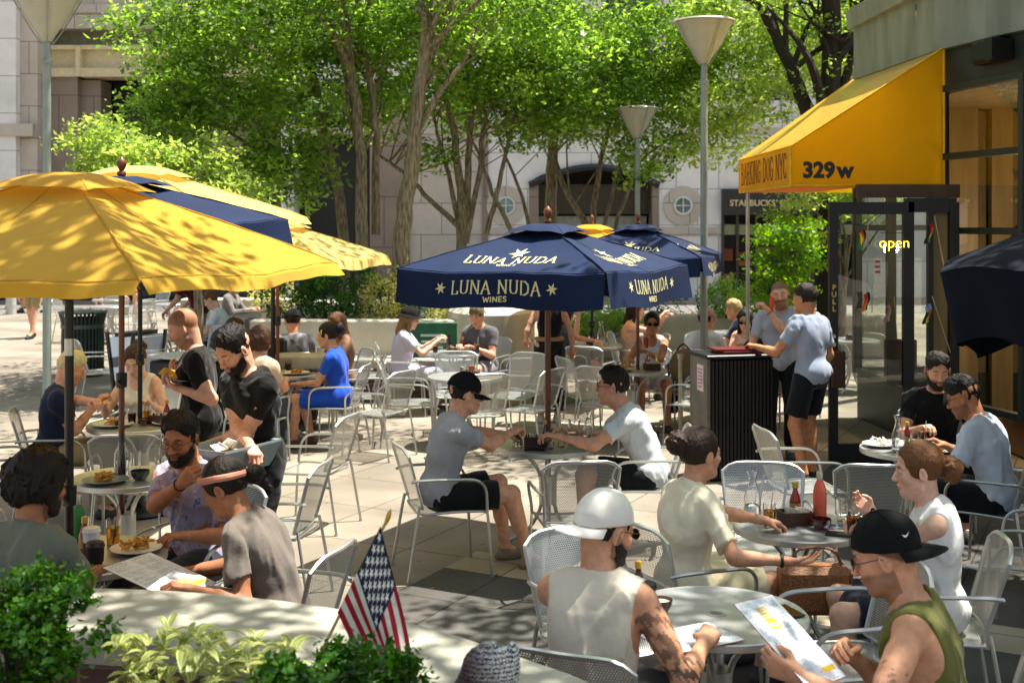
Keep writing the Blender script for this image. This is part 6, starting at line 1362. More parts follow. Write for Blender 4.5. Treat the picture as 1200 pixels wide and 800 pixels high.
# ---- right foreground
white_cap, _ = seated('man in a white backwards cap and cream sleeveless shirt with a tattooed arm', 706, 4.50, -22, 'chair under the man in the white cap, its rim along the bottom edge', lean=12, head=(-38, 14, 0), skin='warm', hair=('short', '1d130d'), beard='22170f', shirt=('ddd2bd', 'muscle'),
    pants=('2a2a2e', 'shorts'), cap=('e4e0d6', -1), hands=(W(765, 735, 5.0), W(826, 752, 4.50)), poles=((-.6, -.4, -.8), (.5, -.6, -1)), curl=(.3, .75), palms=((.3, 0, -1), (-.3, 0, -1)), tattoo=(1, .10, 1.35, '322a24', -.15), shades=True, glasses='151515', watch=None)
seated('man in a black backwards cap and olive tank top with sunglasses, holding up a menu', 1046, 4.18, 66, 'chair under the man in the olive tank top at the bottom right corner', lean=14, head=(4, 20, 0), skin='warm', hair=('buzz', '2a1c12'), stub='2a1c12', shirt=('6a6a32', 'tank'), pants=('3a3a3a', 'shorts'),
    cap=('101112', -1, 'ball', (-.75, .22, .16)), shades=True, glasses='8a6a2a', hands=(W(935, 792, 3.84), W(998, 768, 4.10)), poles=((-.5, -.6, -.8), (.6, -.3, -.8)), curl=(.75, .6), palms=((1, 0, .2), (-1, 0, .2)), tattoo=(0, .45, .80, '2b2622', .7))
seated('woman in a cream blouse with dark hair in a bun and one palm turned up', 822, 6.08, -62, 'chair under the woman in the cream blouse', lean=8, head=(-2, 2, 0), sex='f', skin='warm', hair=('bun', '2e1d13'), shirt=('ece2c6', 'camp'), pants=('d9cda8', 'skirt'),
    hands=(W(905, 612, 6.3), W(922, 657, 5.72)), poles=((-.5, -.2, -1), (.7, -.5, -1)), curl=(.4, .25), palms=((0, 0, -1), (0, 0, 1)), watch=1)
seated('woman in a white sleeveless top with brown hair in a messy bun, holding a glass', 1074, 5.66, 78, 'chair under the woman in the white sleeveless top', lean=6, head=(6, 6, 0), sex='f', skin='fair', hair=('bun', '6b4526', (0, -.135, -.005)), shirt=('ebe9e2', 'sleeveless'), pants=('1c2030', 'skirt'),
    hands=(W(1004, 622, 5.92), W(1022, 600, 6.05)), poles=((-.5, -.2, -1), (.5, -.4, -1)), curl=(.6, .45), palms=((1, 0, 0), (-.8, 0, .4)))
seated('bearded man in a black t-shirt facing the camera by the cafe window', 1098, 9.30, 168, 'chair under the bearded man in black', lean=8, head=(6, 14, 0), hair=('thick', '1c130e'), beard='24180f', shirt=('0c0c0d', 'tee'), pants=('15151a', 'long'), hands=((-.2, .34, .80), (.15, .36, .80)))
seated('man in a pale blue polo shirt and sunglasses bent over his plate', 1136, 8.10, 48, 'chair under the man in the pale blue polo', lean=20, head=(10, 22, 0), skin='tan', hair=('thick', '15100d'), stub='1c130e', shirt=('cdd8e6', 'polo'), pants=('14161c', 'shorts'), shades=True, glasses='8a6a2a', hands=((-.22, .36, .82), (.14, .38, .80)))
chair(1.44, 5.22, 96, 'empty perforated chair between the two near tables'); chair(.42, 5.52, -150, 'empty chair across the table from the white cap, low back showing left of it')
chair(1.50, 7.05, 172, 'empty chair on the far side of the crowded table'); chair(2.27, 7.62, -8, 'empty chair with its back to the woman in the white top'); chair(2.12, 8.68, -82, 'empty chair leaning towards the podium, seen side on')
chair(2.98, 6.75, 60, 'empty chair cut by the right edge'); chair(3.60, 7.55, 78, 'second empty chair at the right edge behind the polo shirt')
# ---- middle table
seated('man in a grey blue t-shirt and black cap resting his hand on the table', 543, 8.15, -72, 'chair under the man in the black cap', lean=16, head=(0, 8, 0), skin='light', hair=('short', '1a120d'), cap=('141416', 1), shirt=('9c9fa6', 'tee'), pants=('121316', 'shorts'), shoes='8a7a62',
    hands=(W(610, 512, 8.75), W(600, 506, 8.35)), curl=(.4, .5), feet=((-.12, .46, .09), (.14, .55, .09)), watch=None)
seated('man with glasses in a white printed t-shirt leaning on the middle table', 722, 8.74, 84, 'chair under the man in the white printed t-shirt', lean=26, head=(0, -2, 0), skin='light', hair=('thick', '201610'), glasses='2a1a12', shirt=(cloth('d4dade', print_=(('9aa6b0', 3.0, .60), ('20262c', 22.0, .70))), 'tee'), pants=('14161a', 'shorts'),
    hands=(W(655, 512, 8.5), W(668, 505, 8.95)), curl=(.5, .6), poles=((-.6, 0, -1), (.6, 0, -1)))
chair(.40, 7.72, 6, 'empty chair pulled up to the near side of the middle table'); 
# ---- standing at the podium
person('man in a grey blue t-shirt and dark shorts leaning on the podium, seen from behind', (2.70, 10.85), 38, False, lean=4, head=(8, 2, 0), skin='tan', hair=('short', '241710'), shirt=('9aa3b8', 'tee'), pants=('10131c', 'shorts'), shoes='17171a', hands=(W(886, 406, 11.0), (.24, .12, .92)), curl=(.45, .4), palms=((0, 0, -1), (-1, 0, 0)))
b_, J = person('bearded man talking on an orange phone, facing the camera behind the podium', (2.68, 11.95), 172, False, k=1.02, lean=0, head=(-6, 2, 6), skin='light', hair=('buzz', '3a2416'), beard='2a1a10', shirt=('a9adbb', 'tee'), pants=('0f1116', 'long'), hands=(W(900, 364, 11.80), (.2, .2, 1.05)), poles=((-.8, .1, -1), (.5, -.4, -1)), curl=(.75, .5), palms=((1, -.3, 0), (0, 0, -1)), watch=0)
ph = MB().box((0, 0, 0), (.012, .075, .15), bev=.004).build('phone', mat('orange_phone', 'd8481a', .35), None); ph.location = P(904, 356, 11.83); ph.rotation_euler = (R(12), 0, R(20)); tag(ph, 'orange phone held to the bearded man\'s ear', 'phone')
sg = MB()
# ---- left group
seated('man with thick dark curls in a grey green shirt at the left edge', 46, 5.20, -24, 'chair under the curly haired man at the left edge', lean=6, head=(-14, 6, 0), skin='brown', hair=('curly', '150d0a'), beard='1a110c', shirt=('6c7263', 'camp'), pants=('24262c', 'long'), hands=(W(75, 668, 5.6), W(115, 668, 5.55)))
b_, J = seated('man in glasses and a floral lilac shirt with his fist at his mouth', 214, 6.42, 152, 'chair under the man in the floral shirt', lean=10, head=(14, 14, 0), skin='brown', hair=('thick', '120d0b'), beard='17100c', glasses='15120f', shirt=(cloth('9d96ac', print_=(('b06a4a', 9.0, .60), ('5a5f86', 12.0, .62), ('c9b6b0', 16.0, .60))), 'camp'), pants=('2a2c34', 'long'),
    hands=((-.25, .34, .76), W(213, 566, 6.16)), poles=((-.6, -.2, -1), (.9, .3, -1)), curl=(.5, .85), palms=((0, 0, -1), (0, -1, .1)), watch=1)
seated('woman with a patterned headband and dark ponytail in a grey brown t-shirt reading a menu', 274, 5.58, 74, 'chair under the woman with the headband, behind the coping', lean=27, head=(8, 26, 0), sex='f', skin='brown', hair=('pony', '17100d'), band='c98a72', shirt=('6f665e', 'tee'), pants=('17171b', 'long'),
    hands=(W(222, 690, 5.25), W(205, 672, 5.7)), poles=((-.4, -.3, -1), (.5, -.4, -1)), curl=(.6, .5))
b_, J = person('waiter in a black t-shirt with dark hair bending over a grey tub', (-1.50, 6.98), 138, False, k=1.03, lean=12, head=(4, 34, 0), skin='light', hair=('thick', '0f0c0a'), beard='1a120d', shirt=('0c0c0d', 'tee'), pants=('0e0f12', 'long'), hands=(W(246, 520, 6.95), W(294, 524, 6.68)), poles=((-.8, -.3, -.6), (.9, -.2, -.6)), curl=(.8, .8), palms=((0, 0, -1), (0, 0, -1)))
tb = empty('bus_tub', (-1.585, 6.74, .97), R(62)); tb.scale = (.8, .8, .85); tag(tb, 'grey blue dish tub held by the waiter', 'dish tub'); b = MB()
outer = [(-.28, -.19), (.28, -.19), (.28, .19), (-.28, .19)]; vs = [(x*.86, y*.84, 0) for x, y in outer]+[(x, y, .17) for x, y in outer]+[(x*1.07, y*1.09, .17) for x, y in outer]+[(x*1.07, y*1.09, .155) for x, y in outer]+[(x*.965, y*.955, .165) for x, y in outer]+[(x*.84, y*.82, .01) for x, y in outer]
b.add(vs, [(3, 2, 1, 0)]+[(a*4+i, a*4+(i+1) % 4, c*4+(i+1) % 4, c*4+i) for a, c in ((0, 3), (3, 2), (2, 4), (4, 5)) for i in range(4)]+[(20, 21, 22, 23)]); b.build('tub', mat('tub_plastic', '7e8a8d', .45), tb, smooth=0)
for i, (x, y, c_) in enumerate(((-.1, 0, 'e0ddd4'), (.06, .04, 'c9a54a'), (.13, -.05, 'e6e4de'))): MB().lathe([(0, .0), (.06, .005), (.10, .02), (.095, .022), (0, .01)], (x*.8, y*.6, .06+.025*i), 20).build('dirty_dish', mat('dish_'+c_, c_, .3), tb)
b = MB()
for i in range(5): b.box((-.15+.07*i, .02*(i % 3)-.02, .165), (.11, .07, .004), rot=Euler((.5, .3*i, .7*i)).to_matrix())
b.build('napkins', mat('napkin', 'e8e6e0', .8), tb, smooth=0)
b_, J = person('bald waiter in a black t-shirt holding a phone and a yellow pad', (-2.20, 8.35), 98, False, k=1.02, lean=6, head=(0, 30, 0), skin='light', hair=('buzz', '8a5a34'), beard=None, stub='5a3a24', shirt=('15110e', 'tee'), pants=('101114', 'long'), hands=(W(210, 455, 8.15), W(214, 442, 8.45)), poles=((-.4, -.5, -1), (.4, -.5, -1)), curl=(.55, .55), palms=((0, 0, 1), (0, 0, 1)))
pd_ = MB().box((0, 0, 0), (.16, .10, .012), bev=.003).build('order_pad', mat('yellow_pad', 'e0a818', .6), None); pd_.location = P(202, 438, 8.25); pd_.rotation_euler = (R(-30), R(20), R(30)); tag(pd_, 'yellow order pad in the bald waiter\'s hands', 'notepad')
phone(*P(212, 446, 8.10).xy, 'dark phone held against the yellow pad', z=P(212, 446, 8.10).z, rz=50)
seated('older man with short white hair in a navy shirt looking at his hands', 80, 9.55, -72, 'chair under the white haired man in navy', lean=10, head=(-6, 24, 0), skin='light', hair=('short', 'd9c8a0'), shirt=('1d2440', 'polo'), pants=('9a8a68', 'long'), hands=(W(108, 470, 9.3), W(112, 474, 9.6)), curl=(.6, .6), poles=((-.3, -.6, -1), (.3, -.6, -1)))
seated('woman in a white tank top looking down at her plate', 160, 10.40, 176, 'chair under the woman in the white tank top', lean=14, head=(0, 30, 0), sex='f', skin='fair', hair=('bun', '3a2416'), shirt=('e6e2d8', 'tank'), pants=('3a4258', 'long'), hands=((-.2, .34, .82), (.2, .34, .82)))
chair(-1.48, 7.45, 82, 'empty chair behind the waiter, sunlit, facing the bottle table'); chair(-3.72, 8.75, -60, 'empty chair at the left edge in front of the white haired man'); chair(-3.3, 7.4, -80, 'empty chair cut by the left edge')
chair(-2.75, 8.65, 8, 'empty chair at the near side of the food covered table'); chair(-1.55, 9.3, 75, 'chair with a white back behind the two waiters')
# ---- table of the woman in blue
seated('woman in a bright blue dress with yellow sunglasses on her head', 384, 12.55, 84, 'chair under the woman in the blue dress', lean=10, head=(4, 8, 0), sex='f', skin='warm', hair=('bun', '120d0c'), shirt=('1d4fc4', 'tee'), pants=('1d4fc4', 'skirt'), shoes='5a3a2a', hands=((-.10, .38, .68), (.12, .34, .66)), feet=((-.10, .42, .09), (.12, .30, .09)))
ys = MB()
ysc = P(383, 389, 12.5)
for s_ in (-1, 1): ys.tube([ysc+Vector((-.05, s_*.035, .0))+Vector((.0, .028*math.cos(t), .022*math.sin(t))) for t in np.linspace(0, 6.28, 14, endpoint=False)], .006, 5, closed=True)
yo = ys.build('sunglasses', mat('yellow_plastic', 'e8c818', .3), None); tag(yo, 'yellow sunglasses pushed up on the hair of the woman in blue', 'sunglasses')
seated('person with brown hair behind the woman in blue', 394, 13.9, 118, 'chair under the person behind the woman in blue', sex='f', hair=('long', '5a3a22'), shirt=('8a6a58', 'tee'), pants=('2a2a34', 'long'), skin='warm')
seated('man in a dark cap and grey t-shirt with a black shoulder bag, seen from behind', 343, 14.0, 14, 'chair under the man with the shoulder bag', hair=('short', '1a120d'), cap=('1c1a1c', 1), shirt=('7d8290', 'tee'), pants=('20222a', 'long'), skin='warm')
seated('person with a rounded mop of brown hair seen from behind the waiters', 303, 11.7, -8, 'chair under the brown haired person behind the waiters', sex='f', hair=('curly', '3a2010'), shirt=('c8b49a', 'tee'), pants=('30343c', 'long'), skin='warm')
seated('woman with long brown hair in profile beside the umbrella pole', 276, 13.1, -84, 'chair under the woman with long brown hair', sex='f', hair=('long', '2e1a10'), shirt=('2a1d16', 'tank'), pants=('2a2a30', 'long'), skin='warm', hands=((-.15, .4, .8), (.1, .38, .95)))
sbg = MB().tube([P(335, 392, 13.92), P(350, 405, 13.75), P(362, 425, 13.75)], .018, 6, flat=.4).box(P(325, 410, 13.74), (.22, .10, .28), bev=.03).build('shoulder_bag', mat('black_nylon', '141416', .7), None); tag(sbg, 'black bag slung across the back of the man in the dark cap', 'bag')
chair(-1.72, 13.2, 100, 'empty chair behind the blue dress, arm loop showing'); chair(-2.2, 13.9, 170, 'empty chair at the far side of the food table'); chair(-2.55, 12.05, 4, 'empty chair between the food table and the waiters'); chair(-1.35, 12.1, 60, 'sunlit empty chair beside the woman in blue')
# ---- far middle tables
seated('woman in a black bucket hat and pale lilac t-shirt using her phone', 480, 14.75, -82, 'chair under the woman in the black hat', lean=8, head=(0, 12, 0), sex='f', skin='fair', hair=('long', '8a6a42'), cap=('17171a', 1, 'bucket'), shirt=('c9c6de', 'tee'), pants=('c9c6d6', 'long'), hands=((-.05, .42, .92), (.12, .40, .90)))
seated('man in a camouflage backwards cap and dark grey t-shirt looking down', 560, 15.15, 148, 'chair under the man in the camouflage cap', lean=14, head=(14, 22, 0), hair=('short', '4a3520'), cap=(cloth('6a5c3c', print_=(('3c3a24', 14.0, .52), ('9a8a60', 18.0, .6))), -1), shirt=('5c5a5e', 'tee'), pants=('8a8690', 'shorts'), hands=((-.12, .36, .80), (.10, .38, .80)))
person('woman with long auburn hair in wide black trousers standing with her back to us', (.44, 14.1), 4, False, k=.97, lean=0, head=(0, 6, 0), sex='f', skin='light', hair=('long', '7a3a18'), shirt=('161416', 'crop'), pants=('15161a', 'wide'), shoes='c9c2b4', hands=((-.26, .12, .98), (.28, .06, .86)))
bt = MB().lathe([(.172, -.02), (.176, 0), (.172, .02)], (.44, 14.08, .995), 28, 1, .76).build('belt', mat('tan_leather', 'a87a48', .5), None); tag(bt, 'tan belt of the standing woman in black', 'belt')
seated('person in a dark grey t-shirt with one forearm raised, half hidden by the standing woman', 664, 15.5, -60, 'chair under the person with the raised forearm', hair=('long', '1c120d'), sex='f', shirt=('45454a', 'tee'), pants=('24242a', 'shorts'), hands=(W(700, 400, 15.4), W(678, 368, 15.0)), poles=((-.4, -.2, -1), (.6, -.2, -1)))
seated('woman with long dark hair raising both hands as she talks', 746, 16.1, -104, 'chair under the woman raising her hands', lean=4, sex='f', hair=('long', '241510'), shirt=('d0b8a6', 'tank'), pants=('5a5a66', 'long'), hands=((-.12, .42, 1.08), (.10, .40, 1.12)), skin='fair')
b_, J = seated('woman in sunglasses and a white halter top drinking from an orange cup', 764, 13.9, 176, 'chair under the woman drinking', lean=6, head=(2, 2, 0), sex='f', skin='tan', hair=('bun', '120d0b'), shades=True, glasses='1a1512', shirt=('e4e2e6', 'tank'), pants=('e0dce2', 'shorts'), hands=(W(757, 412, 13.6), (.26, .3, .78)), poles=((-.7, 0, -1), (.5, -.3, -1)), curl=(.7, .4))
tumbler(*P(757, 404, 13.58).xy, 'orange drink at the lips of the woman in the halter top', 'd85a1c', z=P(757, 408, 13.58).z, h=.13, r=.035, lvl=.95)
seated('man in a dusty pink cap and white t-shirt, seen from behind near the podium', 828, 14.3, -34, 'chair under the man in the pink cap', head=(-14, 2, 0), hair=('short', '2a1c14'), cap=('b08a8e', 1), shirt=('d9dde2', 'tee'), pants=('3a3e48', 'long'), skin='warm')
seated('person with blond grey hair in a navy t-shirt beyond the pink cap', 860, 16.2, 66, 'chair under the person in navy', hair=('thick', 'b09468'), shirt=('141c38', 'tee'), pants=('3a3a44', 'long'), skin='light', sex='f')
seated('woman with dark hair and sunglasses in a cream top looking at her phone', 874, 14.7, 158, 'chair under the woman in the cream top', head=(0, 18, 0), lean=14, sex='f', hair=('long', '100c0b'), shades=True, glasses='1a1512', shirt=('d8cfc0', 'cami'), pants=('2a2a30', 'long'), skin='fair', hands=((-.06, .36, .86), (.06, .36, .86)))
seated('person in a black cap and black shirt hidden behind the podium', 895, 13.5, 8, 'chair under the person in the black cap', hair=('thick', '0d0b0a'), cap=('0e0e10', 1), shirt=('101012', 'tee'), pants=('16161a', 'long'))
cg = (('empty chair at the left of the sunlit white table', -1.10, 12.75, -84), ('empty chair behind the sunlit white table', -.62, 13.45, -176), ('empty chair left of the woman in the black hat', -1.75, 14.9, -78), ('second empty chair against the bench wall', -2.05, 15.2, -120),
      ('empty chair right of the sunlit white table', .05, 13.35, 150), ('empty chair at the near right of the sunlit white table', .16, 12.3, 58), ('empty chair in front of the sunlit white table', -.35, 12.0, 20), ('empty chair behind the man in the camouflage cap', .1, 15.2, 85), ('empty chair beside the standing woman', .95, 14.6, -20), ('empty round backed chair before the far middle table', .85, 13.3, -70),
      ('empty chair right of the far middle table', 1.75, 15.9, 95), ('empty chair at the near side of the drinking woman\'s table', 1.0, 12.6, -25), ('empty chair by the barrier post', 2.1, 13.6, 100), ('empty chair beyond the barrier post', 1.95, 12.7, 60), ('empty chair behind the man at the podium', 3.35, 14.4, 60), ('empty chair beyond the open door', 3.9, 16.6, -70))
for lb, x, y, fc in cg: chair(x, y, fc, lb)
table(4.75, 16.7, 'white table seen through the door glass', 0); table(2.75, 15.2, 'table of the diners near the podium', 0); table(3.3, 17.8, 'far table between the podium and the young tree', 0)
# ---- far left
person('man in a maroon shirt and grey shorts leaning forward beyond the umbrellas', (-5.05, 19.2), 72, False, lean=28, head=(0, 20, 0), hair=('short', '1c140f'), shirt=('54141c', 'tee'), pants=('8d969a', 'shorts'), hands=((-.2, .45, .95), (.2, .45, .95)))
seated('young man in a white t-shirt looking down, far left behind the bald waiter', 250, 18.2, 92, 'chair under the young man in white', lean=14, head=(0, 28, 0), hair=('short', '6a4424'), shirt=('dfe6f0', 'tee'), pants=('3a4252', 'long'), skin='fair')
seated('grey haired man in a checked grey shirt sitting by the far ledge', 275, 22.0, -100, 'chair under the grey haired man', hair=('short', '9a958c'), shirt=('77726f', 'long'), pants=('4a4a50', 'long'))
person('man in a black t-shirt and khaki shorts walking across the sunny plaza', (-9.85, 24.6), 168, False, head=(0, 4, 0), shirt=('121214', 'tee'), pants=('a08c60', 'shorts'), shoes='1a1a1c', hair=('short', '2a1c12'), hands=((-.2, .28, 1.15), (.26, .1, .85)), feet=((-.10, .22, .09), (.12, -.18, .09)))
person('person in tan shorts at the far left edge of the street', (-13.6, 33), 60, False, shirt=('b98a5a', 'tee'), pants=('b89a72', 'shorts'), hair=('short', '3a2a1c'), feet=((-.10, .25, .09), (.12, -.2, .09)))
person('person in lilac shorts on the far pavement', (-11.4, 33.0), 150, False, sex='f', shirt=('c9c4dc', 'tee'), pants=('b3a8dc', 'shorts'), hair=('long', '4a3422'))
person('person in an orange outfit on the far pavement', (-9.9, 31), -160, False, sex='f', shirt=('d98a32', 'tee'), pants=('cf8630', 'skirt'), hair=('long', '2a1c14'))
person('person in grey striding past the far bollard', (-12.6, 31.5), 70, False, shirt=('9a9ca0', 'tee'), pants=('6a5a52', 'shorts'), hair=('short', '2a1c14'), feet=((-.10, .32, .09), (.12, -.3, .14)))
for lb, x, y in (('bright far table nearest the litter bin', -7.9, 23.5), ('bright far table in the middle of the sunny plaza', -8.6, 25.6), ('bright far table behind the pavement sign', -6.9, 24.2)): table(x, y, lb, 0)
for i, (lb, x, y, fc) in enumerate((('far sunlit chair left of the bin table', -8.7, 23.6, -90), ('far sunlit chair right of the bin table', -7.2, 22.8, 60), ('far sunlit chair facing the street', -8.1, 24.6, 10), ('far sunlit chair beside the middle table', -7.9, 26.2, 140), ('far chair behind the pavement sign', -6.3, 23.4, 70), ('far chair near the maroon shirt', -6.1, 21.0, -70),
    ('chair with its back to the bald waiter, first of the cluster', -4.95, 16.2, 20), ('chair in the cluster nearest the pavement sign', -5.3, 15.4, -60), ('chair in the cluster beside the young man in white', -4.3, 16.9, 150), ('chair behind the cluster of chairs', -5.6, 17.6, 110), ('chair in front of the grey haired man', -4.6, 20.3, 30))): chair(x, y, fc, lb)
table(-4.9, 17.3, 'table of the young man in white', 0)
# ============================================================ THINGS ON THE TABLES
# near right table
bowl(.62, 4.98, 'dark red bowl of orange dip on the near table'); papercup(.55, 4.88, 'white takeaway cup with a black lid on the near table', sleeve=None, lid='1a1a1c', body='e4e2da'); ketchup(.54, 5.10, 'brown sauce bottle with a gold cap behind the takeaway cup', body='3a120c'); tumbler(.42, 4.98, 'glass of yellow drink beside the white cap', 'd8b820', h=.09)
v = [P(*a) for a in ((868, 705, 4.02), (912, 694, 4.20), (985, 795, 3.92))]
def matfrom(tl, tr, br):
    xx = (tr-tl).normalized(); yy = (tr-br); yy = (yy-xx*yy.dot(xx)).normalized(); c = (tl+br)/2; M = Matrix((xx, yy, xx.cross(yy))).transposed().to_4x4(); M.translation = c; return M, (tr-tl).length, abs((tr-br).dot(yy))
M_, w_, h_ = matfrom(*v); menu(w_, h_, M_, 'tall menu card with a dark red edge held up by the man in olive', 3)
menu(.24, .34, Matrix.Translation((.70, 4.66, .738))@Matrix.Rotation(R(-62), 4, 'Z'), 'menu card lying flat under the tattooed man\'s hand', 5, (.1, .1, .5, .35))
o = phone(1.15, 4.98, 'black phone at the far edge of the near table', rz=20)
# second right table
X_, Y_ = TBp
carafe(X_-.22, Y_+.14, 'tall clear water carafe on the crowded table', .45); ketchup(X_+.02, Y_+.16, 'red ketchup bottle with a gold cap in the wooden box', h=1.1); wbottle(X_+.14, Y_+.10, 'coral coloured water bottle on the crowded table'); caddy(X_-.01, Y_+.03, 'wooden condiment box on the crowded table', rz=10)
tumbler(X_-.16, Y_-.02, 'glass of amber drink with a straw left of the wooden box', 'c8902a', straw='e8e0d0'); bowl(X_+.10, Y_-.08, 'dark red bowl in front of the coral bottle', r=.055, fill=None); tumbler(X_+.26, Y_+.08, 'empty glass behind the folded sunglasses')
tumbler(*P(1000, 620, 5.96).xy, 'iced tea held by the woman in the white top', 'd8741a', z=P(1000, 626, 5.96).z, lvl=.75); phone(X_+.17, Y_-.20, 'black phone lying on the crowded table', rz=70)
g2 = MB()
for s_ in (-1, 1): g2.tube([(s_*.033+.026*math.cos(t), .020*math.sin(t), .012) for t in np.linspace(0, 6.28, 14, endpoint=False)], .004, 5, closed=True).tube([(s_*.06, 0, .012), (s_*.055, .05, .006)], .003, 5)
go_ = g2.build('sunglasses', mat('blue_lens', '2a4a86', .2), None); go_.location = (X_+.19, Y_-.06, TZ); tag(go_, 'blue folded sunglasses on the crowded table', 'sunglasses')
for s_ in (-1, 1): MB().poly([(s_*.033+.024*math.cos(t), .018*math.sin(t), .013) for t in np.linspace(0, 6.28, 14, endpoint=False)]).build('lens', mat('blue_lens2', '1c3c7a', .08), go_)
hb = empty('handbag', (1.52, 6.0, .40)); tag(hb, 'woven brown handbag resting on a lap below the crowded table', 'handbag')
MB().box((0, 0, .12), (.36, .16, .24), bev=.03).build('bag_body', mat('woven_leather', '8a5a34', .5, var=.3, vs=90, bump=.8, bs=90), hb); MB().tube(bez([(-.14, 0, .22), (-.08, -.02, .32), (.08, -.02, .32), (.14, 0, .22)], 5), .008, 6).build('strap', mat('woven_leather', '8a4a20'), hb)
# middle table
X_, Y_ = TC
caddy(X_-.09, Y_-.05, 'orange brown condiment box on the middle table', rz=0); ketchup(X_-.02, Y_-.02, 'dark sauce bottle on the middle table', body='4a120c'); tumbler(X_+.10, Y_-.10, 'water glass by the pole of the lettered umbrella'); tumbler(X_+.01, Y_-.16, 'water glass nearest us on the middle table')
def pitcher(x, y, label):
    t = thing('pitcher', label, 'pitcher', x, y); MB().lathe([(0, 0), (.045, 0), (.052, .02), (.048, .10), (.042, .15), (.048, .185), (.045, .185), (.039, .15), (.045, .10), (.048, .02), (0, .006)], n=22).build('glass', G_clear, t)
    MB().tube(bez([(.045, 0, .165), (.085, 0, .155), (.09, 0, .08), (.05, 0, .05)], 5), .006, 6).build('handle', G_clear, t); MB().lathe([(0, .008), (.046, .02), (.044, .09), (0, .09)], n=18).build('water', glass('water', (.97, 1, 1), 0, 1.33), t)
pitcher(X_+.19, Y_-.03, 'glass pitcher with a handle on the middle table'); carafe(X_+.29, Y_-.10, 'clear carafe in front of the man in white', .5, s=.95); phone(X_-.10, Y_-.22, 'black phone at the near edge of the middle table', rz=85); tumbler(X_-.23, Y_-.08, 'pale tumbler near the hand of the man in grey')
# window table
X_, Y_ = TE
carafe(X_-.16, Y_-.14, 'carafe of pale pink drink on the window table', .6); plate(X_+.14, Y_-.14, 'white plate of half eaten food on the window table'); tumbler(X_+.10, Y_+.08, 'red iced drink with a white straw', '7a2410', straw='f0f0f0', lvl=.85); ketchup(X_-.03, Y_+.06, 'tilted red ketchup bottle beside the bearded man'); tumbler(X_-.04, Y_-.12, 'dark drink in a short glass by the carafe', '2a1c14', h=.09); tumbler(X_+.0, Y_-.02, 'empty glass in the middle of the window table'); plate(X_-.22, Y_+.08, 'folded napkin plate at the left of the window table', 'e2ddd2')
# left tables
X_, Y_ = T0
papercup(X_+.07, Y_-.14, 'takeaway cup with a brown sleeve and white lid behind the coping', h=.145); papercup(X_+.12, Y_-.23, 'dark takeaway cup at the very edge of the table', sleeve='17100c', lid='2a1a14', body='2a1a14', h=.10); ketchup(X_-.02, Y_+.02, 'red sauce bottle with a gold cap beside the curly haired man'); wbottle(X_-.08, Y_+.10, 'small green bottle on the left table', '2f7a34'); tumbler(X_+.08, Y_+.14, 'tall glass of orange drink near the floral shirt', 'd8902a', straw='c83a2a', h=.14); tumbler(X_-.09, Y_+.18, 'clear beer mug on the left table', h=.14); plate(X_+.22, Y_+.06, 'plate of toast in front of the floral shirt')
v = [P(*a) for a in ((143, 657, 5.45), (180, 645, 5.62), (232, 690, 5.30))]; M_, w_, h_ = matfrom(*v); menu(w_*1.5, h_, M_, 'open menu in the hands of the woman with the headband', 7, (.5, .05, .95, .3))
X_, Y_ = T1
t = thing('clear_bottle', 'tall clear glass bottle of water behind the floral shirt', 'bottle', X_-.03, Y_+.0); MB().lathe([(0, 0), (.043, 0), (.046, .01), (.046, .15), (.030, .20), (.019, .225), (.019, .29), (.017, .29), (.017, .225), (.044, .15), (.043, .01), (0, .008)], n=22).build('glass', G_clear, t); MB().lathe([(0, .01), (.042, .012), (.043, .11), (0, .11)], n=18).build('water', glass('water', (.97, 1, 1), 0, 1.33), t)
bowl(X_+.12, Y_-.10, 'slate grey bowl on the bottle table', c='2a3036', fill=None, r=.06, h=.06); plate(X_-.08, Y_-.16, 'plate of leftovers on the bottle table', pc=mat('grey_plate', '8c8a80', .4), r=.14); tumbler(X_+.20, Y_+.06, 'clear glass beside the grey bowl'); tumbler(X_+.0, Y_+.2, 'second clear glass behind the tall bottle')
X_, Y_ = T2
plate(X_-.18, Y_-.12, 'big plate of food in front of the white haired man', r=.16); plate(X_+.24, Y_-.05, 'plate of fries on the yellow lit table'); bowl(X_+.06, Y_-.10, 'small dark bowl on the yellow lit table', r=.045); ketchup(X_+.20, Y_+.06, 'red ketchup bottle on the yellow lit table'); tumbler(X_-.06, Y_-.02, 'glass of cola on the yellow lit table', '24140c'); tumbler(X_+.02, Y_+.12, 'glass of amber beer on the yellow lit table', 'c8902a'); bowl(X_-.1, Y_-.22, 'black dip bowl at the near edge of the yellow lit table', c='17120f', fill=None, r=.04); caddy(X_+.16, Y_+.0, 'wooden box at the pole of the yellow lit table', rz=0)
X_, Y_ = T3
plate(X_+.12, Y_-.08, 'heaped plate beside the woman in blue', r=.15); plate(X_-.05, Y_-.18, 'white plate at the near edge of the food table', 'd8cf9a'); ketchup(X_-.1, Y_+.05, 'red sauce bottle by the pole of the food table', body='a8380c'); tumbler(X_+.0, Y_+.12, 'amber glass on the food table', 'c8702a')
gt = MB().box((0, 0, 0), (.52, .36, .16), bev=.02).build('grey_tub', mat('tub_light', 'a9a79f', .5), None); gt.location = (X_+.12, Y_+.32, TZ+.09); tag(gt, 'pale grey tub beyond the food table', 'dish tub')
X_, Y_ = TD
tumbler(X_+.07, Y_+.05, 'orange drink with a white straw on the sunlit table', 'e05a18', straw='ffffff', h=.14); tumbler(X_+.13, Y_-.06, 'small red drink on the sunlit table', '9a2a20', h=.08); tumbler(X_-.02, Y_+.1, 'pale drink on the sunlit table', 'd9cfa8')
X_, Y_ = TF
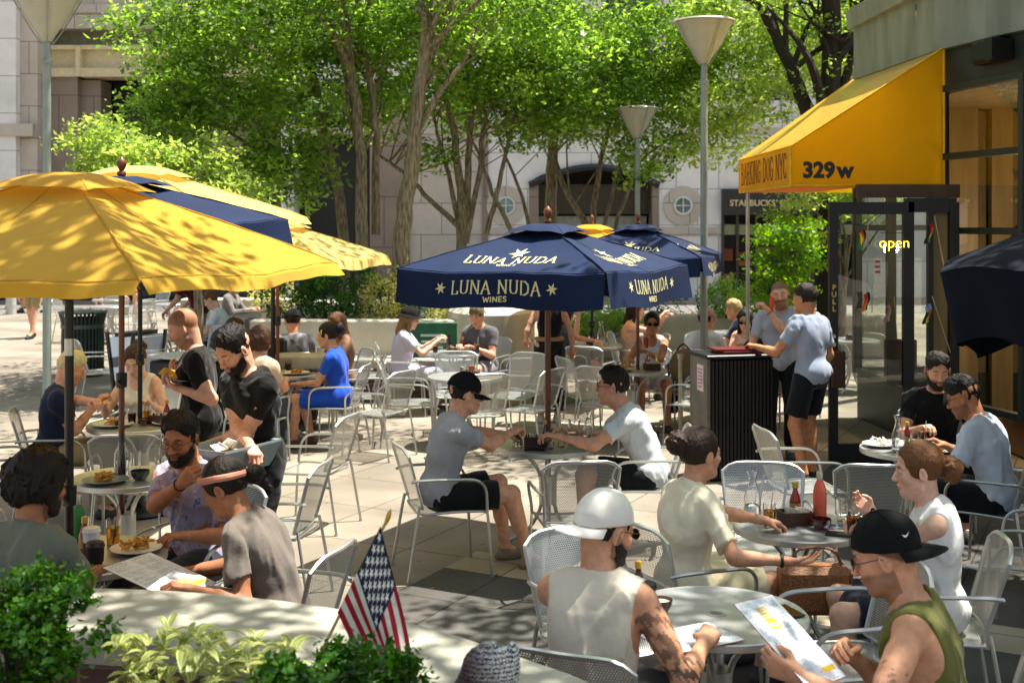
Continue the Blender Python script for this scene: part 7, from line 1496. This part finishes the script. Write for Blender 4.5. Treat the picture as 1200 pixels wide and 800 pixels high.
caddy(X_+.05, Y_-.10, 'wooden box with bottles at the bench table', rz=5); ketchup(X_-.03, Y_+.0, 'black bottle in the bench table box', body='141010', capc='141010', h=1.3); ketchup(X_+.14, Y_+.02, 'red bottle at the bench table', h=1.1); tumbler(X_-.20, Y_-.05, 'dark red iced drink at the bench table', '5a1410'); tumbler(X_+.32, Y_-.12, 'lemonade with a straw at the bench table', 'e0d8a0', straw='f4f4f4', h=.15); tumbler(X_-.12, Y_-.12, 'clear glass at the bench table')
X_, Y_ = TG
tumbler(X_+.0, Y_-.12, 'dark red drink on the far middle table', '6a1a10'); carafe(X_+.14, Y_-.1, 'carafe on the far middle table', .5, s=1.2); bowl(X_-.02, Y_+.02, 'bowl of yellow food on the far middle table', fill='e0b818')
X_, Y_ = TH
caddy(X_+.2, Y_-.05, 'wooden box on the table of the drinking woman', rz=8); ketchup(X_+.16, Y_+.03, 'red bottle on the table of the drinking woman'); ketchup(X_+.26, Y_+.03, 'yellow mustard bottle on the table of the drinking woman', body='d8b818', capc='d8b818', h=.9); plate(X_-.12, Y_-.12, 'turquoise plate on the table of the drinking woman', pc=mat('turquoise_plate', '6fa8a4', .3))
caddy(4.75, 16.65, 'dark box on the table behind the door glass')
bp_ = Sdf().ell((0, 0, .2), (.17, .12, .22), k=.03).ell((0, -.09, .14), (.12, .06, .11), k=.03).folds(.012, 14, 3); bp0 = empty('backpack', (1.98, 13.75, .50)); tag(bp0, 'tan backpack hanging by the barrier post', 'backpack'); sdfobj('bag_body', bp_, .012, cloth('8a7452'), bp0); MB().tube(bez([(-.08, .05, .38), (0, .06, .46), (.08, .05, .38)], 4), .012, 6).build('strap', cloth('6a5638'), bp0)
jk = Sdf().cap((0, 0, 0), (.03, .02, .42), .10, .14, k=.04).folds(.02, 9, 3); jk0 = empty('hanging_jacket', (1.92, 14.1, .22)); tag(jk0, 'black jacket hanging from the chair of the drinking woman', 'jacket'); sdfobj('cloth', jk, .014, cloth('101014'), jk0)
# ============================================================ FLAG AND CLOTH IN THE FRONT PLANTER
Lf = .50; apex = P(446, 616, 3.72); hv_ = Vector((-.135, .0, -.27)); fv_ = Vector((.098, 0, -.44))
def star(u, v):                                    # canton u 0..1 across the fly, v 0..1 down the hoist
    W_ = lin('e9e6dc'); r_, c_ = v*8, u*10; best = 9
    for row in range(1, 8):
        if abs(r_-row) > .95: continue
        for cc in range(1 if row % 2 else 2, 10, 2):
            dx, dy = (c_-cc)*.95*.9, (r_-row)*.9*1.0
            if abs(dx) < .9:
                a = math.atan2(dx, -dy); rr = math.hypot(dx, dy); k_ = (a % (2*math.pi/5)); k_ = min(k_, 2*math.pi/5-k_); lim = .66/(1+1.5*(k_/(math.pi/5))) ; best = min(best, rr-lim)
    return W_ if best < 0 else lin('16233f')
def flagp(a, b_):                                  # a down the hoist, b along the fly
    p = apex+hv_*a+fv_*b_*(1-.0*a); fold = math.sin(a*9+b_*2.2)*.016*(.3+b_)+math.sin(a*17+1)*.006*b_; gather = (1-.35*b_*a); 
    return (p.x+.012*math.sin(a*8+b_*3)*b_+(.10*a*b_), p.y+fold+.05*a*b_, p.z+.03*b_*a*math.sin(4*a)-.02*b_*math.sin(a*3.1))
na, nb_ = 220, 260; vs, fs = gridmesh(lambda u, v: flagp(u, v), na, nb_)
me = rawmesh('stars_and_stripes_cloth', np.array(vs), np.array(fs)); Cc = []
for i in range(na+1):
    for j in range(nb_+1):
        a, b_ = i/na, j/nb_*1.0
        Cc.append(star(b_/.42, a/.54) if (a < .54 and b_ < .42) else (lin('a81828') if int(a*13) % 2 == 0 else lin('e6e0d2')))
setcol(me, np.array(Cc)); fl = empty('stick_flag', (0, 0, 0)); tag(fl, 'small stars and stripes flag drooping from a gold tipped stick in the front planter', 'flag'); link('cloth', me, attrmat('flag_cloth', .75, 0, .25, 400), fl)
tip = P(456, 603, 3.72); d_ = (hv_).normalized()
MB().tube([tip+Vector((-.008, .012, -.02)), tip+Vector((-.008, .012, -.02))+d_*.85], .005, 8).build('stick', mat('pale_stick', 'b89a68', .6), fl)
MB().tube([tip+Vector((-.012, .012, -.03)), tip+Vector((-.004, .012, -.01)), tip+Vector((0, .012, .004)), tip+Vector((.004, .012, .016))], [.006, .0085, .007, .001], 10).build('spear_tip', mat('gold_tip', 'c9a032', .35, .3), fl)
cbm, t_, bs_, L_ = newmat('scalloped_print'); co_ = coords(t_, L_, (1, 1, 1)); wv = nd(t_, 'ShaderNodeTexWave', wave_type='BANDS', bands_direction='Z', Scale=26.0, Distortion=6.0, Detail=1.0); wv.inputs['Detail Scale'].default_value = 8; L_(co_, wv.inputs['Vector'])
mr_ = nd(t_, 'ShaderNodeMapRange'); mr_.inputs[1].default_value = .45; mr_.inputs[2].default_value = .6; L_(wv.outputs[0], mr_.inputs[0]); sx_ = nd(t_, 'ShaderNodeSeparateXYZ'); L_(co_, sx_.inputs[0])
mg_ = nd(t_, 'ShaderNodeMapRange'); mg_.inputs[1].default_value = -.07; mg_.inputs[2].default_value = .03; L_(sx_.outputs[0], mg_.inputs[0]); m1 = nd(t_, 'ShaderNodeMixRGB'); L_(mg_.outputs[0], m1.inputs[0]); m1.inputs[1].default_value = (*lin('6a4a50'), 1); m1.inputs[2].default_value = (*lin('cfd2ce'), 1)
m2_ = nd(t_, 'ShaderNodeMixRGB'); L_(mr_.outputs[0], m2_.inputs[0]); m2_.inputs[1].default_value = (.02, .02, .022, 1); L_(m1.outputs[0], m2_.inputs[2]); L_(m2_.outputs[0], bs_.inputs['Base Color']); bs_.inputs['Roughness'].default_value = .7
sc_ = Sdf().ell((-.01, 0, .02), (.082, .06, .085), k=.02).ell((.055, .01, .045), (.022, .045, .062), k=.012).ell((-.055, 0, -.03), (.06, .055, .06), k=.02).folds(.004, 30, 8).plane((0, 0, -.06), (0, 0, -1)); scp = P(578, 795, 3.40)
so_ = sdfobj('cloth_bag', sc_, .004, cbm, None); so_.location = scp; tag(so_, 'dark cloth bag with a pale scalloped pattern at the bottom edge', 'bag')
bpy.data.objects.remove(sp, do_unlink=True) if False else None
